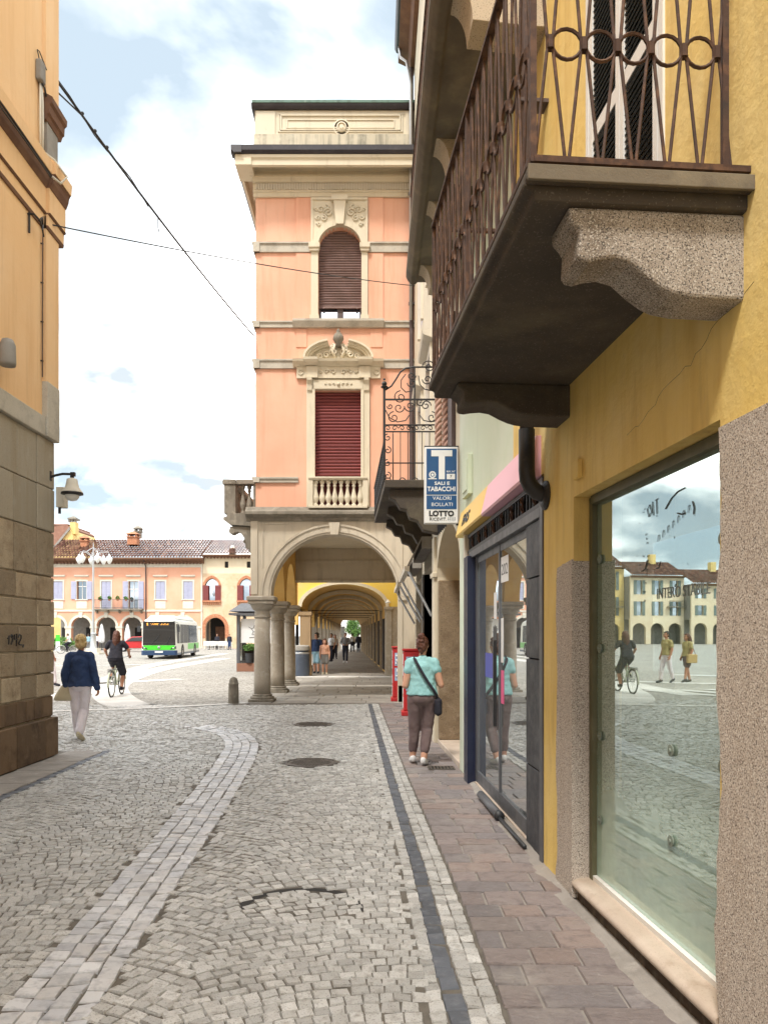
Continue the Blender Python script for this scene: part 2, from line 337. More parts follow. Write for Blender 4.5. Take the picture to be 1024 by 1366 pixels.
W = (.8,.79,.75)
M_ = dict(
 yellow = mat('yellow_plaster', (.82,.60,.19), .9, [((.85,.70,.36),.8,.45,.72,None,.75),((.66,.44,.13),2.3,.48,.72,(3,3,.35),.75),((.42,.28,.11),3.1,.60,.78,(2.5,2.5,.3),.55),((.68,.5,.24),14,.6,.75,None,.35)], [(7,.25),(55,.3),(300,.25)]),
 orange = mat('orange_plaster', (.80,.52,.27), .92, [((.82,.57,.33),.8,.42,.7),((.66,.39,.18),1.7,.52,.75,(3,3,.25),.55),((.58,.36,.19),4,.58,.76,(4,4,.12),.45),((.66,.45,.27),6,.6,.8,None,.3)], [(9,.15),(90,.25)]),
 pink = mat('pink_plaster', (.76,.41,.285), .92, [((.79,.47,.34),.7,.4,.7),((.63,.30,.195),1.6,.50,.75,(3,3,.3),.6),((.56,.33,.25),4,.57,.76,(4,4,.12),.45),((.74,.42,.3),5,.6,.8,None,.3)], [(12,.12),(90,.2)]),
 salmon = mat('salmon_plaster', (.74,.37,.24), .92, [((.80,.45,.31),.35,.4,.7),((.66,.33,.22),.5,.55,.75,(2,2,.5),.5)], [(6,.1)]),
 cream = mat('cream_stucco', (.62,.56,.44), .88, [((.68,.61,.47),1.1,.4,.7),((.40,.35,.26),1.9,.56,.76,(3,3,.4),.6),((.30,.27,.21),7,.64,.8,(1,1,.5),.5)], [(14,.15),(110,.25)]),
 stain = mat('weathered_parapet', (.52,.47,.36), .9, [((.2,.19,.15),4,.46,.66,(2.4,2.4,.12),.85),((.6,.55,.43),2,.5,.7)], [(20,.2),(110,.25)]),
 archstone = mat('grey_arch_render', (.56,.50,.40), .88, [((.63,.57,.47),1.1,.42,.7),((.33,.29,.23),1.8,.52,.75,(3,3,.3),.7),((.25,.22,.18),6,.6,.8,(2,2,.3),.6)], [(14,.2),(110,.3)]),
 stone = mat('pale_column_stone', (.40,.355,.29), .85, [((.30,.26,.20),2.2,.45,.7,(1,1,.5),.7),((.50,.46,.4),7,.52,.72)], [(25,.25),(140,.4)], vor=[(120,(.16,.14,.12),.6,.6)]),
 greystone = mat('grey_weathered_stone', (.24,.215,.175), .9, [((.13,.115,.09),2.5,.45,.68,(2,2,.6),.8),((.36,.33,.27),6,.55,.75)], [(20,.3),(120,.4)]),
 granite = mat('speckled_granite', (.36,.315,.27), .85, [((.19,.155,.12),1.7,.48,.68,(2,2,.5),.85),((.10,.085,.07),4,.60,.78,None,.7)], [(120,.7),(30,.25)], vor=[(170,(.60,.57,.52),.57,.75),(165,(.04,.034,.032),.56,.85)]),
 pgranite = mat('pinkish_granite', (.53,.46,.395), .85, [((.42,.33,.25),1.3,.48,.7,(2,2,.35),.65),((.3,.2,.13),3,.62,.8,None,.5)], [(90,.7),(20,.25)], vor=[(150,(.74,.69,.62),.54,.85),(175,(.07,.055,.048),.575,.9),(130,(.22,.17,.14),.59,.65)]),
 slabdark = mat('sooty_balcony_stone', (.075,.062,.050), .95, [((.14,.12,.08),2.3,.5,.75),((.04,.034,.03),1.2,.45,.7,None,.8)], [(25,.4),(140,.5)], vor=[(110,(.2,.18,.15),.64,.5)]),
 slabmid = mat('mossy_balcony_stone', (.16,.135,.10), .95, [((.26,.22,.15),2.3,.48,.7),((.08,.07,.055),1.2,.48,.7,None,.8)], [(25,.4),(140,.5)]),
 palegranite = mat('pale_granite', (.52,.44,.33), .85, [((.40,.32,.22),1.6,.48,.7,None,.8)], [(120,.6)], vor=[(110,(.15,.11,.08),.6,.7)]),
 rust = mat('rusty_iron', (.06,.030,.02), .75, [((.17,.085,.045),18,.48,.7),((.035,.022,.018),9,.55,.7)], [(120,.4)], spec=.4),
 black = mat('black_iron', (.018,.018,.02), .5, [((.04,.035,.03),15,.55,.7)], [(90,.15)]),
 pipe = mat('brown_pipe_paint', (.075,.05,.048), .5, [((.11,.08,.075),8,.5,.7)], [(40,.1)]),
 dark = mat('dark_interior', (.02,.018,.017), .8),
 shutter = mat('brown_roller_shutter', (.20,.13,.115), .7, [((.26,.175,.165),3,.45,.7)], [(60,.1)]),
 redshut = mat('dark_red_blind', (.19,.042,.042), .7, [((.26,.055,.05),8,.45,.7,(.3,.3,4)),((.13,.02,.022),5,.55,.75,(.2,.2,5))], [(60,.1)]),
 louver = mat('black_green_louver', (.02,.025,.022), .5),
 whitep = mat('white_paint', (.78,.77,.74), .6, [((.6,.58,.54),6,.58,.8)], [(60,.1)]),
 anthr = mat('anthracite_metal', (.09,.093,.105), .45, [((.115,.12,.13),2,.45,.7)], [(60,.06)], rvar=.1),
 slate = mat('slate_cladding', (.04,.042,.05), .55, [((.065,.068,.078),6,.45,.7,(2,2,.5)),((.09,.09,.1),22,.62,.75)], [(22,.35),(90,.25)], rvar=.12),
 navy = mat('navy_metal', (.008,.012,.035), .4, [((.012,.02,.055),3,.45,.7)], rvar=.08),
 alum = mat('brushed_aluminium', (.5,.51,.52), .35, metal=.8, rvar=.08),
 copper = mat('green_copper', (.16,.27,.23), .7, [((.09,.13,.12),3,.5,.7,(2,2,.3)),((.28,.36,.31),9,.6,.75)], [(30,.2)]),
 gutter = mat('dark_gutter', (.03,.026,.032), .45, [((.05,.045,.05),4,.5,.7)], spec=.5),
 paleg = mat('pale_green_plaster', (.62,.70,.56), .9, [((.70,.75,.65),1.3,.42,.7),((.52,.6,.48),2,.56,.76,(3,3,.4),.6)], [(12,.12),(90,.2)]),
 signpink = mat('pink_sign_panel', (.80,.46,.55), .45, [((.84,.46,.55),2,.45,.7)]),
 signyel = mat('yellow_sign_panel', (.82,.56,.15), .45, [((.84,.56,.12),3,.45,.7)]),
 blue = mat('tobacco_sign_blue', (.012,.075,.21), .35, [((.02,.09,.23),5,.5,.75)]),
 white = mat('sign_white', (.75,.76,.77), .4, [((.66,.67,.68),4,.55,.8)]),
 ink = mat('black_lettering', (.012,.012,.015), .5),
 marble = mat('pink_sill_stone', (.50,.41,.33), .6, [((.60,.51,.42),3,.45,.7),((.36,.27,.20),5,.55,.78),((.22,.165,.125),12,.66,.8)], [(40,.25)], vor=[(130,(.3,.22,.17),.64,.5)]),
 rubble = mat('broken_mortar', (.10,.072,.052), .95, [((.2,.16,.12),9,.5,.7),((.03,.022,.018),6,.55,.7)], [(25,.8),(90,.6)]),
 cement = mat('cement_fillet', (.30,.275,.25), .95, [((.22,.20,.18),3,.45,.7),((.40,.375,.34),7,.55,.75)], [(30,.5),(120,.5)]),
 lightmortar = mat('pale_mortar', (.42,.36,.27), .95, [((.22,.17,.12),6,.5,.7)], [(60,.5)]),
 block = mat('brown_stone_blocks', (.25,.19,.12), .92, [((.22,.16,.10),5,.48,.7,None,.75),((.42,.36,.27),3,.55,.75,None,.6),((.10,.065,.045),11,.62,.75,None,.7)], [(12,.8),(70,.8)], island=.28, ihue=[(.30,.23,.15),(.40,.325,.225),(.35,.275,.185)], vor=[(70,(.10,.07,.05),.62,.6),(80,(.42,.36,.28),.64,.5)]),
 greyblock = mat('grey_stone_slabs', (.36,.32,.25), .9, [((.29,.235,.155),1.2,.48,.68,(3,3,.25),.8),((.43,.40,.34),4,.55,.75,(2,2,.5),.6)], [(40,.35),(140,.5)], island=.08, vor=[(110,(.13,.11,.08),.62,.6)]),
 darkblock = mat('dark_plinth_stone', (.16,.105,.062), .93, [((.07,.045,.028),3,.48,.7),((.2,.14,.09),7,.56,.75)], [(14,.6),(80,.6)], island=.2),
 band = mat('grey_string_stone', (.50,.465,.395), .9, [((.36,.33,.275),3,.48,.7),((.37,.345,.3),8,.55,.75)], [(60,.3),(160,.5)], vor=[(120,(.15,.13,.11),.62,.6)]),
 greyplas = mat('grey_cement_panel', (.30,.285,.26), .92, [((.22,.205,.185),3,.45,.7)], [(40,.3)]),
 brown = mat('brown_moulding_paint', (.15,.075,.045), .85, [((.21,.11,.06),4,.45,.7)], [(40,.2)]),
 cobble = mat('grey_cobbles', (.30,.285,.26), .58, [((.26,.245,.22),20,.50,.70,None,.8),((.42,.40,.365),1.1,.5,.72,None,.45),((.31,.298,.28),.5,.5,.7,None,.6),((.60,.58,.55),3.5,.56,.74,None,.5)], [(38,.8),(150,.6)], island=.2, ihue=[(.40,.398,.385),(.515,.512,.497),(.46,.453,.437)], rvar=.18, vor=[(130,(.12,.11,.10),.6,.55)]),
 bandcob = mat('pale_cobbles', (.50,.50,.50), .52, [((.33,.335,.36),14,.48,.68,None,.85),((.22,.225,.25),6,.6,.75,None,.6)], [(40,.5),(160,.45)], island=.15, ihue=[(.50,.51,.54),(.62,.625,.64),(.56,.55,.545)], rvar=.12),
 darkcob = mat('blue_grey_cobbles', (.095,.105,.125), .6, [((.16,.17,.19),16,.5,.7)], [(40,.5),(160,.45)], island=.25, rvar=.12),
 porph = mat('porphyry_slabs', (.2,.15,.14), .6, [((.34,.31,.285),1.6,.50,.72,None,.8),((.14,.115,.115),12,.50,.70,(1,1,1),.65),((.38,.35,.32),26,.6,.75,None,.5)], [(14,.8,(1,2.5,1)),(60,.7),(160,.5)], island=.16, ihue=[(.245,.205,.197),(.215,.19,.19),(.265,.208,.188),(.235,.205,.20),(.20,.18,.182),(.25,.212,.20)], rvar=.18),
 mortar = mat('dark_joint_sand', (.145,.13,.11), .95, [((.08,.072,.06),8,.45,.7)], [(60,.5)]),
 paving = mat('arcade_flagstones', (.30,.28,.25), .7, [((.22,.20,.18),1.4,.45,.7),((.38,.355,.32),4,.55,.75)], [(30,.25)], island=.12, rvar=.15),
 flag = mat('white_flagstones', (.62,.60,.57), .75, [((.5,.48,.45),2,.48,.72)], [(30,.2)], island=.1),
 manhole = mat('cast_iron_cover', (.085,.075,.066), .55, [((.17,.145,.125),9,.5,.7)], [(50,.3)], spec=.5),
 vault = mat('ochre_vault_plaster', (.76,.48,.15), .92, [((.80,.56,.22),1.1,.42,.7),((.56,.34,.12),1.5,.56,.75,None,.6)], [(14,.15)]),
 yvault = mat('yellow_vault_plaster', (.82,.62,.12), .92, [((.78,.60,.22),1.1,.45,.7)], [(14,.12)]),
 tile = mat('terracotta_roof', (.26,.13,.09), .9, [((.36,.20,.14),1.5,.42,.65),((.16,.085,.065),3,.5,.72,None,.7),((.42,.28,.2),6,.6,.75,None,.6)], [(3,.3),(9,.5)]),
 tan = mat('tan_brick_wall', (.62,.45,.29), .92, [((.70,.55,.40),.8,.42,.7),((.45,.29,.16),2.4,.54,.75,None,.6)], [(10,.3)]),
 brick = mat('orange_brick_trim', (.42,.17,.09), .9, [((.55,.27,.15),5,.45,.7)], [(14,.4)]),
 lav = mat('lavender_shutters', (.42,.43,.56), .7, [((.36,.37,.50),2,.48,.7)], [(10,.1)]),
 greensh = mat('grey_green_shutters', (.16,.2,.19), .7),
 palestone = mat('pale_trim', (.68,.63,.53), .85, [((.58,.53,.44),2,.5,.7)], [(10,.1)]),
 ybuild = mat('yellow_house_plaster', (.70,.52,.20), .92, [((.76,.60,.30),.4,.42,.7)], [(6,.1)]),
 creamhouse = mat('cream_house_plaster', (.71,.59,.42), .92, [((.75,.66,.5),.4,.42,.7)], [(6,.1)]),
 pane = glass_mat('window_pane', (.75,.82,.9), (.03,.035,.04), .55),
 skyglass = glass_mat('sky_pane', (.85,.9,.95), (.12,.15,.2), .75),
 shopglass = glass_mat('shop_glass', (.86,.90,.90), (.75,.80,.80), .42, trans=True, film_haze=((.6,.64,.66),.10)),
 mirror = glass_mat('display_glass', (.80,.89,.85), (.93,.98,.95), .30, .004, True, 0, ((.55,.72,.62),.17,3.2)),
 rubber = mat('black_rubber', (.02,.02,.02), .8),
 chrome = mat('steel', (.45,.45,.46), .3, metal=1),
 red = mat('red_paint', (.50,.022,.025), .35, [((.40,.02,.022),3,.5,.7)]),
 busgreen = mat('bus_green', (.06,.55,.03), .3, [((.07,.60,.05),1,.5,.7)]),
 buswhite = mat('bus_white', (.68,.71,.68), .35, [((.62,.65,.62),1,.5,.7)]),
 busblue = mat('bus_skirt_blue', (.02,.05,.12), .35),
 busglass = glass_mat('bus_glass', (.6,.6,.6), (.016,.014,.013), .07),
 plastic = mat('dark_plastic', (.03,.032,.036), .5),
 lampwhite = mat('opal_globe', (.82,.82,.80), .3),
 leaf = mat('leaves', (.07,.16,.03), .7, [((.14,.26,.05),2,.42,.68),((.035,.08,.02),5,.55,.75)], island=.3),
 bark = mat('bark', (.09,.065,.045), .9, [], [(20,.5)]),
 binmetal = mat('blue_grey_bin', (.055,.07,.10), .45, [((.075,.09,.12),6,.5,.7)]),
 skin = mat('skin', (.58,.32,.22), .6, [((.50,.25,.17),30,.5,.7,None,.4)], spec=.4),
 tanskin = mat('tanned_skin', (.50,.25,.16), .6, [((.42,.2,.13),30,.5,.7,None,.4)], spec=.4),
 cloth_teal = mat('teal_jersey', (.30,.56,.58), .9, [((.24,.48,.50),8,.48,.7)], [(9,.35),(200,.3)]),
 cloth_mauve = mat('mauve_cotton', (.15,.105,.105), .9, [((.19,.14,.135),6,.48,.7)], [(11,.45),(200,.25)]),
 cloth_denim = mat('navy_denim', (.022,.045,.12), .9, [((.05,.085,.19),7,.52,.72),((.012,.025,.07),5,.55,.75)], [(10,.5),(220,.3)]),
 cloth_pale = mat('pale_lilac_cotton', (.76,.71,.76), .9, [((.66,.61,.67),5,.48,.7)], [(9,.5),(200,.25)]),
 cloth_black = mat('black_cloth', (.018,.018,.028), .9, [((.03,.03,.045),8,.5,.7)], [(12,.3)]),
 cloth_white = mat('white_cloth', (.72,.72,.72), .9, [((.6,.6,.62),5,.52,.72)], [(12,.3)]),
 cloth_ltblue = mat('light_blue_cotton', (.30,.50,.62), .9, [((.24,.42,.55),5,.5,.72)], [(12,.3)]),
 cloth_khaki = mat('khaki_cloth', (.40,.34,.16), .9, [((.33,.27,.12),5,.5,.72)], [(12,.3)]),
 cloth_grey = mat('grey_cloth', (.22,.22,.22), .9, [((.3,.29,.28),5,.5,.72)], [(12,.3)]),
 hair_blond = mat('blond_hair', (.52,.36,.15), .6, [((.66,.50,.28),25,.42,.65,(1,1,.25)),((.30,.18,.07),40,.55,.72,(1,1,.2))], [(60,.5,(1,1,.25))]),
 hair_brown = mat('reddish_brown_hair', (.085,.028,.016), .55, [((.16,.06,.03),30,.48,.68,(1,1,.25))], [(60,.5,(1,1,.25))]),
 hair_dark = mat('dark_hair', (.03,.02,.015), .55, [], [(60,.4,(1,1,.25))]),
 bagcream = mat('cream_bag', (.56,.50,.36), .75, [((.48,.42,.29),5,.5,.7)], [(20,.2)]),
 tanbag = mat('straw_bag', (.50,.36,.16), .85, [], [(60,.4)]),
 iris = mat('eye', (.02,.015,.012), .3),
 lips = mat('lips', (.36,.11,.09), .5),
)
# ------------------------------------------------------------------ camera, light, sky
cam = bpy.data.cameras.new('Camera'); camo = bpy.data.objects.new('Camera', cam); COL.objects.link(camo)
camo.location = (0,0,EYE); camo.rotation_euler = (R(90),0,0)
cam.sensor_fit = 'HORIZONTAL'; cam.sensor_width = 36; cam.lens = 36*FPX/1024
cam.shift_x = (512-CX)/1024; cam.shift_y = (HY-683)/1024
cam.clip_start = .05; cam.clip_end = 3000
scene.camera = camo

SUN_EL, SUN_AZ = R(58), R(205)      # azimuth clockwise from +Y: behind the camera, to its left
wd = bpy.data.worlds.new('World'); scene.world = wd; wd.use_nodes = True
nt = wd.node_tree; nt.nodes.clear(); b = NB(nt)
sky = b.n('ShaderNodeTexSky', sky_type='NISHITA'); sky.sun_disc = False
sky.sun_elevation = SUN_EL; sky.sun_rotation = SUN_AZ; sky.air_density = 1.0; sky.dust_density = 1.5
tc = b.n('ShaderNodeTexCoord'); sp = b.n('ShaderNodeSeparateXYZ'); nt.links.new(tc.outputs['Generated'], sp.inputs[0])
z = b.math('ADD', b.math('MAXIMUM', sp.outputs[2], 0.0), .30)
cmb = b.n('ShaderNodeCombineXYZ'); b.set(cmb.inputs[0], b.math('DIVIDE', sp.outputs[0], z)); b.set(cmb.inputs[1], b.math('DIVIDE', sp.outputs[1], z))
cmb.inputs[2].default_value = 3.1
n1 = b.n('ShaderNodeTexNoise'); nt.links.new(cmb.outputs[0], n1.inputs['Vector']); n1.inputs['Scale'].default_value = 1.9; n1.inputs['Detail'].default_value = 7; n1.inputs['Roughness'].default_value = .52; n1.inputs['Distortion'].default_value=.25
cloud = b.rng(n1.outputs[0], .36, .60, 0, 1)
n2 = b.n('ShaderNodeTexNoise'); nt.links.new(cmb.outputs[0], n2.inputs['Vector']); n2.inputs['Scale'].default_value = 3.7; n2.inputs['Detail'].default_value = 5
white = b.mix(b.rng(n2.outputs[0], .38,.60,0,1), (3.3,3.58,3.75), (17.0,16.8,16.4))
thin = b.mix(.85, sky.outputs[0], (2.9,3.45,3.85))
colr = b.mix(cloud, thin, white)
bg = b.n('ShaderNodeBackground'); b.set(bg.inputs[0], colr); bg.inputs[1].default_value = .10
wo = b.n('ShaderNodeOutputWorld'); nt.links.new(bg.outputs[0], wo.inputs[0])

sl = bpy.data.lights.new('Sun','SUN'); sl.energy = 1.5; sl.angle = R(10); sl.color = (1,.955,.88)
so = bpy.data.objects.new('Sun', sl); COL.objects.link(so)
sd = Vector((math.sin(SUN_AZ)*math.cos(SUN_EL), math.cos(SUN_AZ)*math.cos(SUN_EL), math.sin(SUN_EL)))
so.rotation_euler = (-sd).to_track_quat('-Z','Y').to_euler(); so.location = sd*60
scene.view_settings.view_transform = 'Standard'; scene.view_settings.look = 'None'; scene.view_settings.gamma = 1; scene.view_settings.exposure = 1.38
scene.cycles.use_denoising = True
try:
    scene.cycles.denoiser = 'OPENIMAGEDENOISE'; scene.cycles.denoising_input_passes = 'RGB_ALBEDO_NORMAL'
except Exception: pass
scene.cycles.max_bounces = 7; scene.cycles.diffuse_bounces = 4; scene.cycles.glossy_bounces = 4
scene.cycles.sample_clamp_indirect = 6; scene.cycles.caustics_reflective = False; scene.cycles.caustics_refractive = False

# ------------------------------------------------------------------ facade lines
FL = Frame((-4.27,0),(0,1),(1,0))                 # left corner building, wall on the street
FP = Frame((0,17.8),(1,0),(0,-1))                 # pink building front
FPS = Frame((-2.92,0),(0,1),(-1,0))               # pink building, piazza side
def line_frame(x0,y0,sl):                         # u == Y; wall at X = x0 + sl (Y-y0), facing -X
    return Frame((x0 - sl*y0, 0), (sl,1), (-1,sl))
FN = line_frame(1.218,4.494,-.080)                # near yellow house
FS = line_frame(1.168,5.19,-.0426)                # pale green house over the shop, then the arched house
FT = Frame((.935,0),(0,1),(-1,0))                 # last house before the arcade
def XN(Y): return 1.218-.080*(Y-4.494)
def XS(Y): return 1.168-.0426*(Y-5.19)

# ------------------------------------------------------------------ ground
def ground_mat():
    m = bpy.data.materials.new('piazza_cobbles'); nt = nodes(m); b = NB(nt)
    out = b.n('ShaderNodeOutputMaterial'); p = b.n('ShaderNodeBsdfPrincipled'); nt.links.new(p.outputs[0], out.inputs[0])
    v = b.coord()
    vo = b.n('ShaderNodeTexVoronoi', feature='F1'); b.set(vo.inputs['Vector'], v); vo.inputs['Scale'].default_value = 9; vo.inputs['Randomness'].default_value = .55
    ve = b.n('ShaderNodeTexVoronoi', feature='DISTANCE_TO_EDGE'); b.set(ve.inputs['Vector'], v); ve.inputs['Scale'].default_value = 9; ve.inputs['Randomness'].default_value = .55
    hs = b.n('ShaderNodeSeparateColor'); nt.links.new(vo.outputs['Color'], hs.inputs[0])
    c = b.mix(hs.outputs[0], (.28,.265,.24), (.44,.42,.38))
    c = b.mix(b.rng(b.noise(.35,4),.45,.7,0,.6), c, (.50,.47,.43))
    c = b.mix(b.rng(b.noise(2.3,5),.52,.75,0,.5), c, (.25,.23,.21))
    e = b.rng(ve.outputs['Distance'], .03,.10, 0,1)
    c = b.mix(e, (.17,.155,.135), c)
    b.set(p.inputs['Base Color'], c); p.inputs['Roughness'].default_value = .8
    bn = b.n('ShaderNodeBump'); bn.inputs['Strength'].default_value=.6; bn.inputs['Distance'].default_value=.02; b.set(bn.inputs['Height'], e); nt.links.new(bn.outputs[0], p.inputs['Normal'])
    return m
def tagS(o): o['kind'] = 'structure'; return o
g = MB(); g.sheet([(-600,-200,-.035),(600,-200,-.035),(600,900,-.035),(-600,900,-.035)])
tagS(g.build('ground', M_['mortar']))
pz = ground_mat()
g = MB()
g.sheet([(-120,17.0,-.004),(-2.96,17.0,-.004),(-2.96,17.8,-.004),(-2.96,140,-.004),(-120,140,-.004)])
g.sheet([(-120,-30,-.004),(-4.6,-30,-.004),(-4.6,10.0,-.004),(-7.6,10.0,-.004),(-8.8,17.0,-.004),(-120,17.0,-.004)])
tagS(g.build('piazza_paving', pz))
g = MB(); g.sheet([(-3.9,-30,-.014),(3,-30,-.014),(3,2.3,-.014),(-3.9,2.3,-.014)])
tagS(g.build('street_behind', pz))
g = MB(); g.sheet([(-4.3,2.2,-.0085),(.6,2.2,-.0085),(.12,18.1,-.0085),(-8.9,18.1,-.0085),(-7.4,9.9,-.0085),(-4.3,9.9,-.0085)])
tagS(g.build('cobble_bedding', M_['mortar']))

sx = lambda y: interp(y,[2,3.1,5.28,7.8,17.4],[.375,.345,.294,.195,-.12])      # dark stripe
ex = lambda y: interp(y,[2,3.08,5.2,8.42,17.4],[.57,.55,.495,.37,.09])         # edge of the porphyry pavement
BAND = [(-1.30,2.2),(-1.38,3.0),(-1.46,4.5),(-1.55,6.2),(-1.66,8),(-1.8,9.8),(-2.0,11.2),(-2.45,12.4),(-3.2,13.25),(-4.2,13.95)]
def smooth_path(P, n=8):
    out = []
    for i in range(len(P)-1):
        p0=P[max(i-1,0)];p1=P[i];p2=P[i+1];p3=P[min(i+2,len(P)-1)]
        for k in range(n):
            t=k/n
            out.append(tuple(.5*((2*p1[j])+(-p0[j]+p2[j])*t+(2*p0[j]-5*p1[j]+4*p2[j]-p3[j])*t*t+(-p0[j]+3*p1[j]-3*p2[j]+p3[j])*t**3) for j in range(len(p1))))
    out.append(tuple(P[-1])); return out
BP = smooth_path(BAND, 14); BPn = np.array(BP)
def band_dist(x,y):
    d = BPn-np.array([x,y]); return float(np.sqrt((d**2).sum(1).min()))

class Stones:
    def __init__(s): s.V=[]; s.F=[]
    def put(s, x, y, w, h, a, top=.0, jit=.12, bev=.16, th=.03, tilt=.004):
        ca, sa = math.cos(a), math.sin(a); o=len(s.V)
        c = [(-w/2,-h/2),(w/2,-h/2),(w/2,h/2),(-w/2,h/2)]
        c = [(p+rnd.uniform(-jit,jit)*w*.5, q+rnd.uniform(-jit,jit)*h*.5) for p,q in c]
        tz = top + rnd.uniform(-tilt,tilt); tx=rnd.uniform(-tilt,tilt)*1.2; ty=rnd.uniform(-tilt,tilt)*1.2
        k = 1-bev
        ring = lambda f,zf,tl: [(x+(p*ca-q*sa)*f, y+(p*sa+q*ca)*f, zf+(tl*(tx*p/w*2+ty*q/h*2))) for p,q in c]
        s.V += ring(1,tz-th,0)+ring(1.0,tz-.009,.6)+ring(k,tz,1)+[(x,y,tz+.0015)]
        for r in (0,4):
            for i in range(4):
                j=(i+1)%4; s.F.append((o+r+i,o+r+j,o+r+4+j,o+r+4+i))
        for i in range(4): s.F.append((o+8+i,o+8+(i+1)%4,o+12))
    def build(s, name, m, flat=False):
        me = bpy.data.meshes.new(name); me.from_pydata(s.V,[],s.F); me.materials.append(m)
        if not flat and name not in ('street_cobbles','pale_cobble_band','straight_cobble_rows','dark_stone_stripe'): me.polygons.foreach_set('use_smooth',[True]*len(me.polygons))
        me.update(); o = bpy.data.objects.new(name, me); COL.objects.link(o); return tagS(o)
def in_view(x,y,mg=.9): return y > 2.3 and abs(x) < .56*y+mg

HOLES = [(-.80,9.4,.36),(-1.10,13.4,.38)]        # iron covers
PATCH = (-.43,4.40,.36)                            # sunken cobbled cover
S = Stones(); W0 = 1.9; px_ = .074
y = 1.9
row = 0
while y < 18.6:
    p = px_*rnd.uniform(.93,1.07)
    x = -8.8 + rnd.uniform(0,.1)
    while x < .5:
        w = .076*rnd.uniform(.84,1.2)
        xc = x+w/2; x += w
        col_i = math.floor((xc+.85)/W0); xm = ((xc+.85)/W0-col_i)*2-1
        yy = y - .30*xm*xm + .03*math.sin(col_i*2.1) + .012*math.sin(xc*7+row)
        ang = -math.atan(.60*xm/(W0/2)) 
        if yy > 17.35 + .3*math.sin(xc*.4): continue
        if xc < -4.25 and yy < 10.25: continue
        if xc < -3.62 and yy < 10.3: continue
        if xc > sx(yy)-.112: continue
        if not in_view(xc,yy): continue
        if any((xc-a)**2+(yy-b_)**2 < r*r for a,b_,r in HOLES): continue
        rp = math.hypot(xc-PATCH[0], (yy-PATCH[1])*1.08)
        if abs(rp-.35) < .012+.026*max(0,(yy-PATCH[1])/.35) and yy > PATCH[1]-.06: continue
        if xc < -.9 and yy < 13.0 and band_dist(xc,yy) < interp(yy,[3,10],[.214,.257]): continue
        top = .0 if rp > .32 else -.005
        S.put(xc, yy, w*.955/max(.8,math.cos(ang)), p*.93*max(.8,math.cos(ang)), ang, top=top+.003*math.sin(xc*1.7)*math.sin(yy*1.3), jit=.11, bev=.11, tilt=.003, th=.03)
    y += p; row += 1
S.build('street_cobbles', M_['cobble'])
gp_ = MB()
for k in range(30):
    a0,a1=R(-8+196*k/30),R(-8+196*(k+1)/30); r0,r1=.325,.385
    gp_.sheet([(PATCH[0]+r*math.cos(a),PATCH[1]+r*math.sin(a)/1.08,-.0065) for a,r in ((a0,r0),(a0,r1),(a1,r1),(a1,r0))])
tagS(gp_.build('sunken_joint', M_['dark']))
# rows of straight cobbles either side of the dark stripe
S = Stones(); D = Stones()
y = 2.2
while y < 17.4:
    h = rnd.uniform(.075,.10)
    a = .033
    x0 = sx(y)
    S.put(x0-.079, y, .068, h*.94, a, bev=.085)
    y += h
y = 2.2
while y < 17.4:
    h = rnd.uniform(.075,.10); x0 = sx(y)+.048; x1 = ex(y)-.006; n = 2
    for k in range(n): S.put(lerp(x0,x1,(k+.5)/n), y+rnd.uniform(-.015,.015), (x1-x0)/n*.95, h*.94, .033, bev=.085)
    y += h
S.build('straight_cobble_rows', M_['cobble'])
y = 2.2
while y < 17.4:
    h = rnd.uniform(.10,.165); D.put(sx(y)+rnd.uniform(-.008,.008), y, .088*rnd.uniform(.88,1.1), h*.95, .033, bev=.08)
    y += h
D.build('dark_stone_stripe', M_['darkcob'])
# pale band, four stones wide, swinging left towards the piazza
S = Stones()
L = np.concatenate([[0],np.cumsum(np.sqrt((np.diff(BPn,axis=0)**2).sum(1)))])
s_ = 0
def at_s(s):
    return np.array([np.interp(s,L,BPn[:,0]), np.interp(s,L,BPn[:,1])])
for lane in range(4):
    s_ = rnd.uniform(0,.1); off0 = (lane-1.5)
    while s_ < L[-1]-.1:
        ln = rnd.uniform(.085,.15); q = at_s(s_+ln/2); lw_ = lerp(.100,.122,min(1,max(0,(q[1]-3)/7))); off = off0*lw_; t = at_s(s_+ln/2+.05)-at_s(s_+ln/2-.05); t/=np.linalg.norm(t); nrm = np.array([t[1],-t[0]])
        c = q+nrm*off; 
        if q[1] > 12.2 and rnd.random() < (q[1]-12.2)*.5: s_ += ln; continue
        if in_view(*c): S.put(c[0],c[1], lw_*.94, ln*.94, math.atan2(t[1],t[0])-PI/2, top=.002, jit=.12, bev=.085)
        s_ += ln
S.build('pale_cobble_band', M_['bandcob'])
# strip of slabs and a dark row along the left building
S = Stones(); y = 2.3
while y < 10.4:
    h = rnd.uniform(.5,.85); S.put(-3.98, y+h/2, .50, h*.985, 0, jit=.015, bev=.02, tilt=.002); y += h
S.build('left_kerb_slabs', M_['cement'], flat=True)
S = Stones(); y = 2.3
while y < 10.4:
    h = rnd.uniform(.11,.16); S.put(-3.675, y+h/2, .10, h*.93, 0); y += h
S.build('left_dark_stripe', M_['darkcob'])
g = MB(); g.sheet([(ex(2.2)-.005,2.2,-.0125),(1.45,2.2,-.0125),(1.30,5.2,-.0125),(1.02,18,-.0125),(ex(17.4)-.005,18,-.0125)])
tagS(g.build('pavement_bedding', M_['cement']))
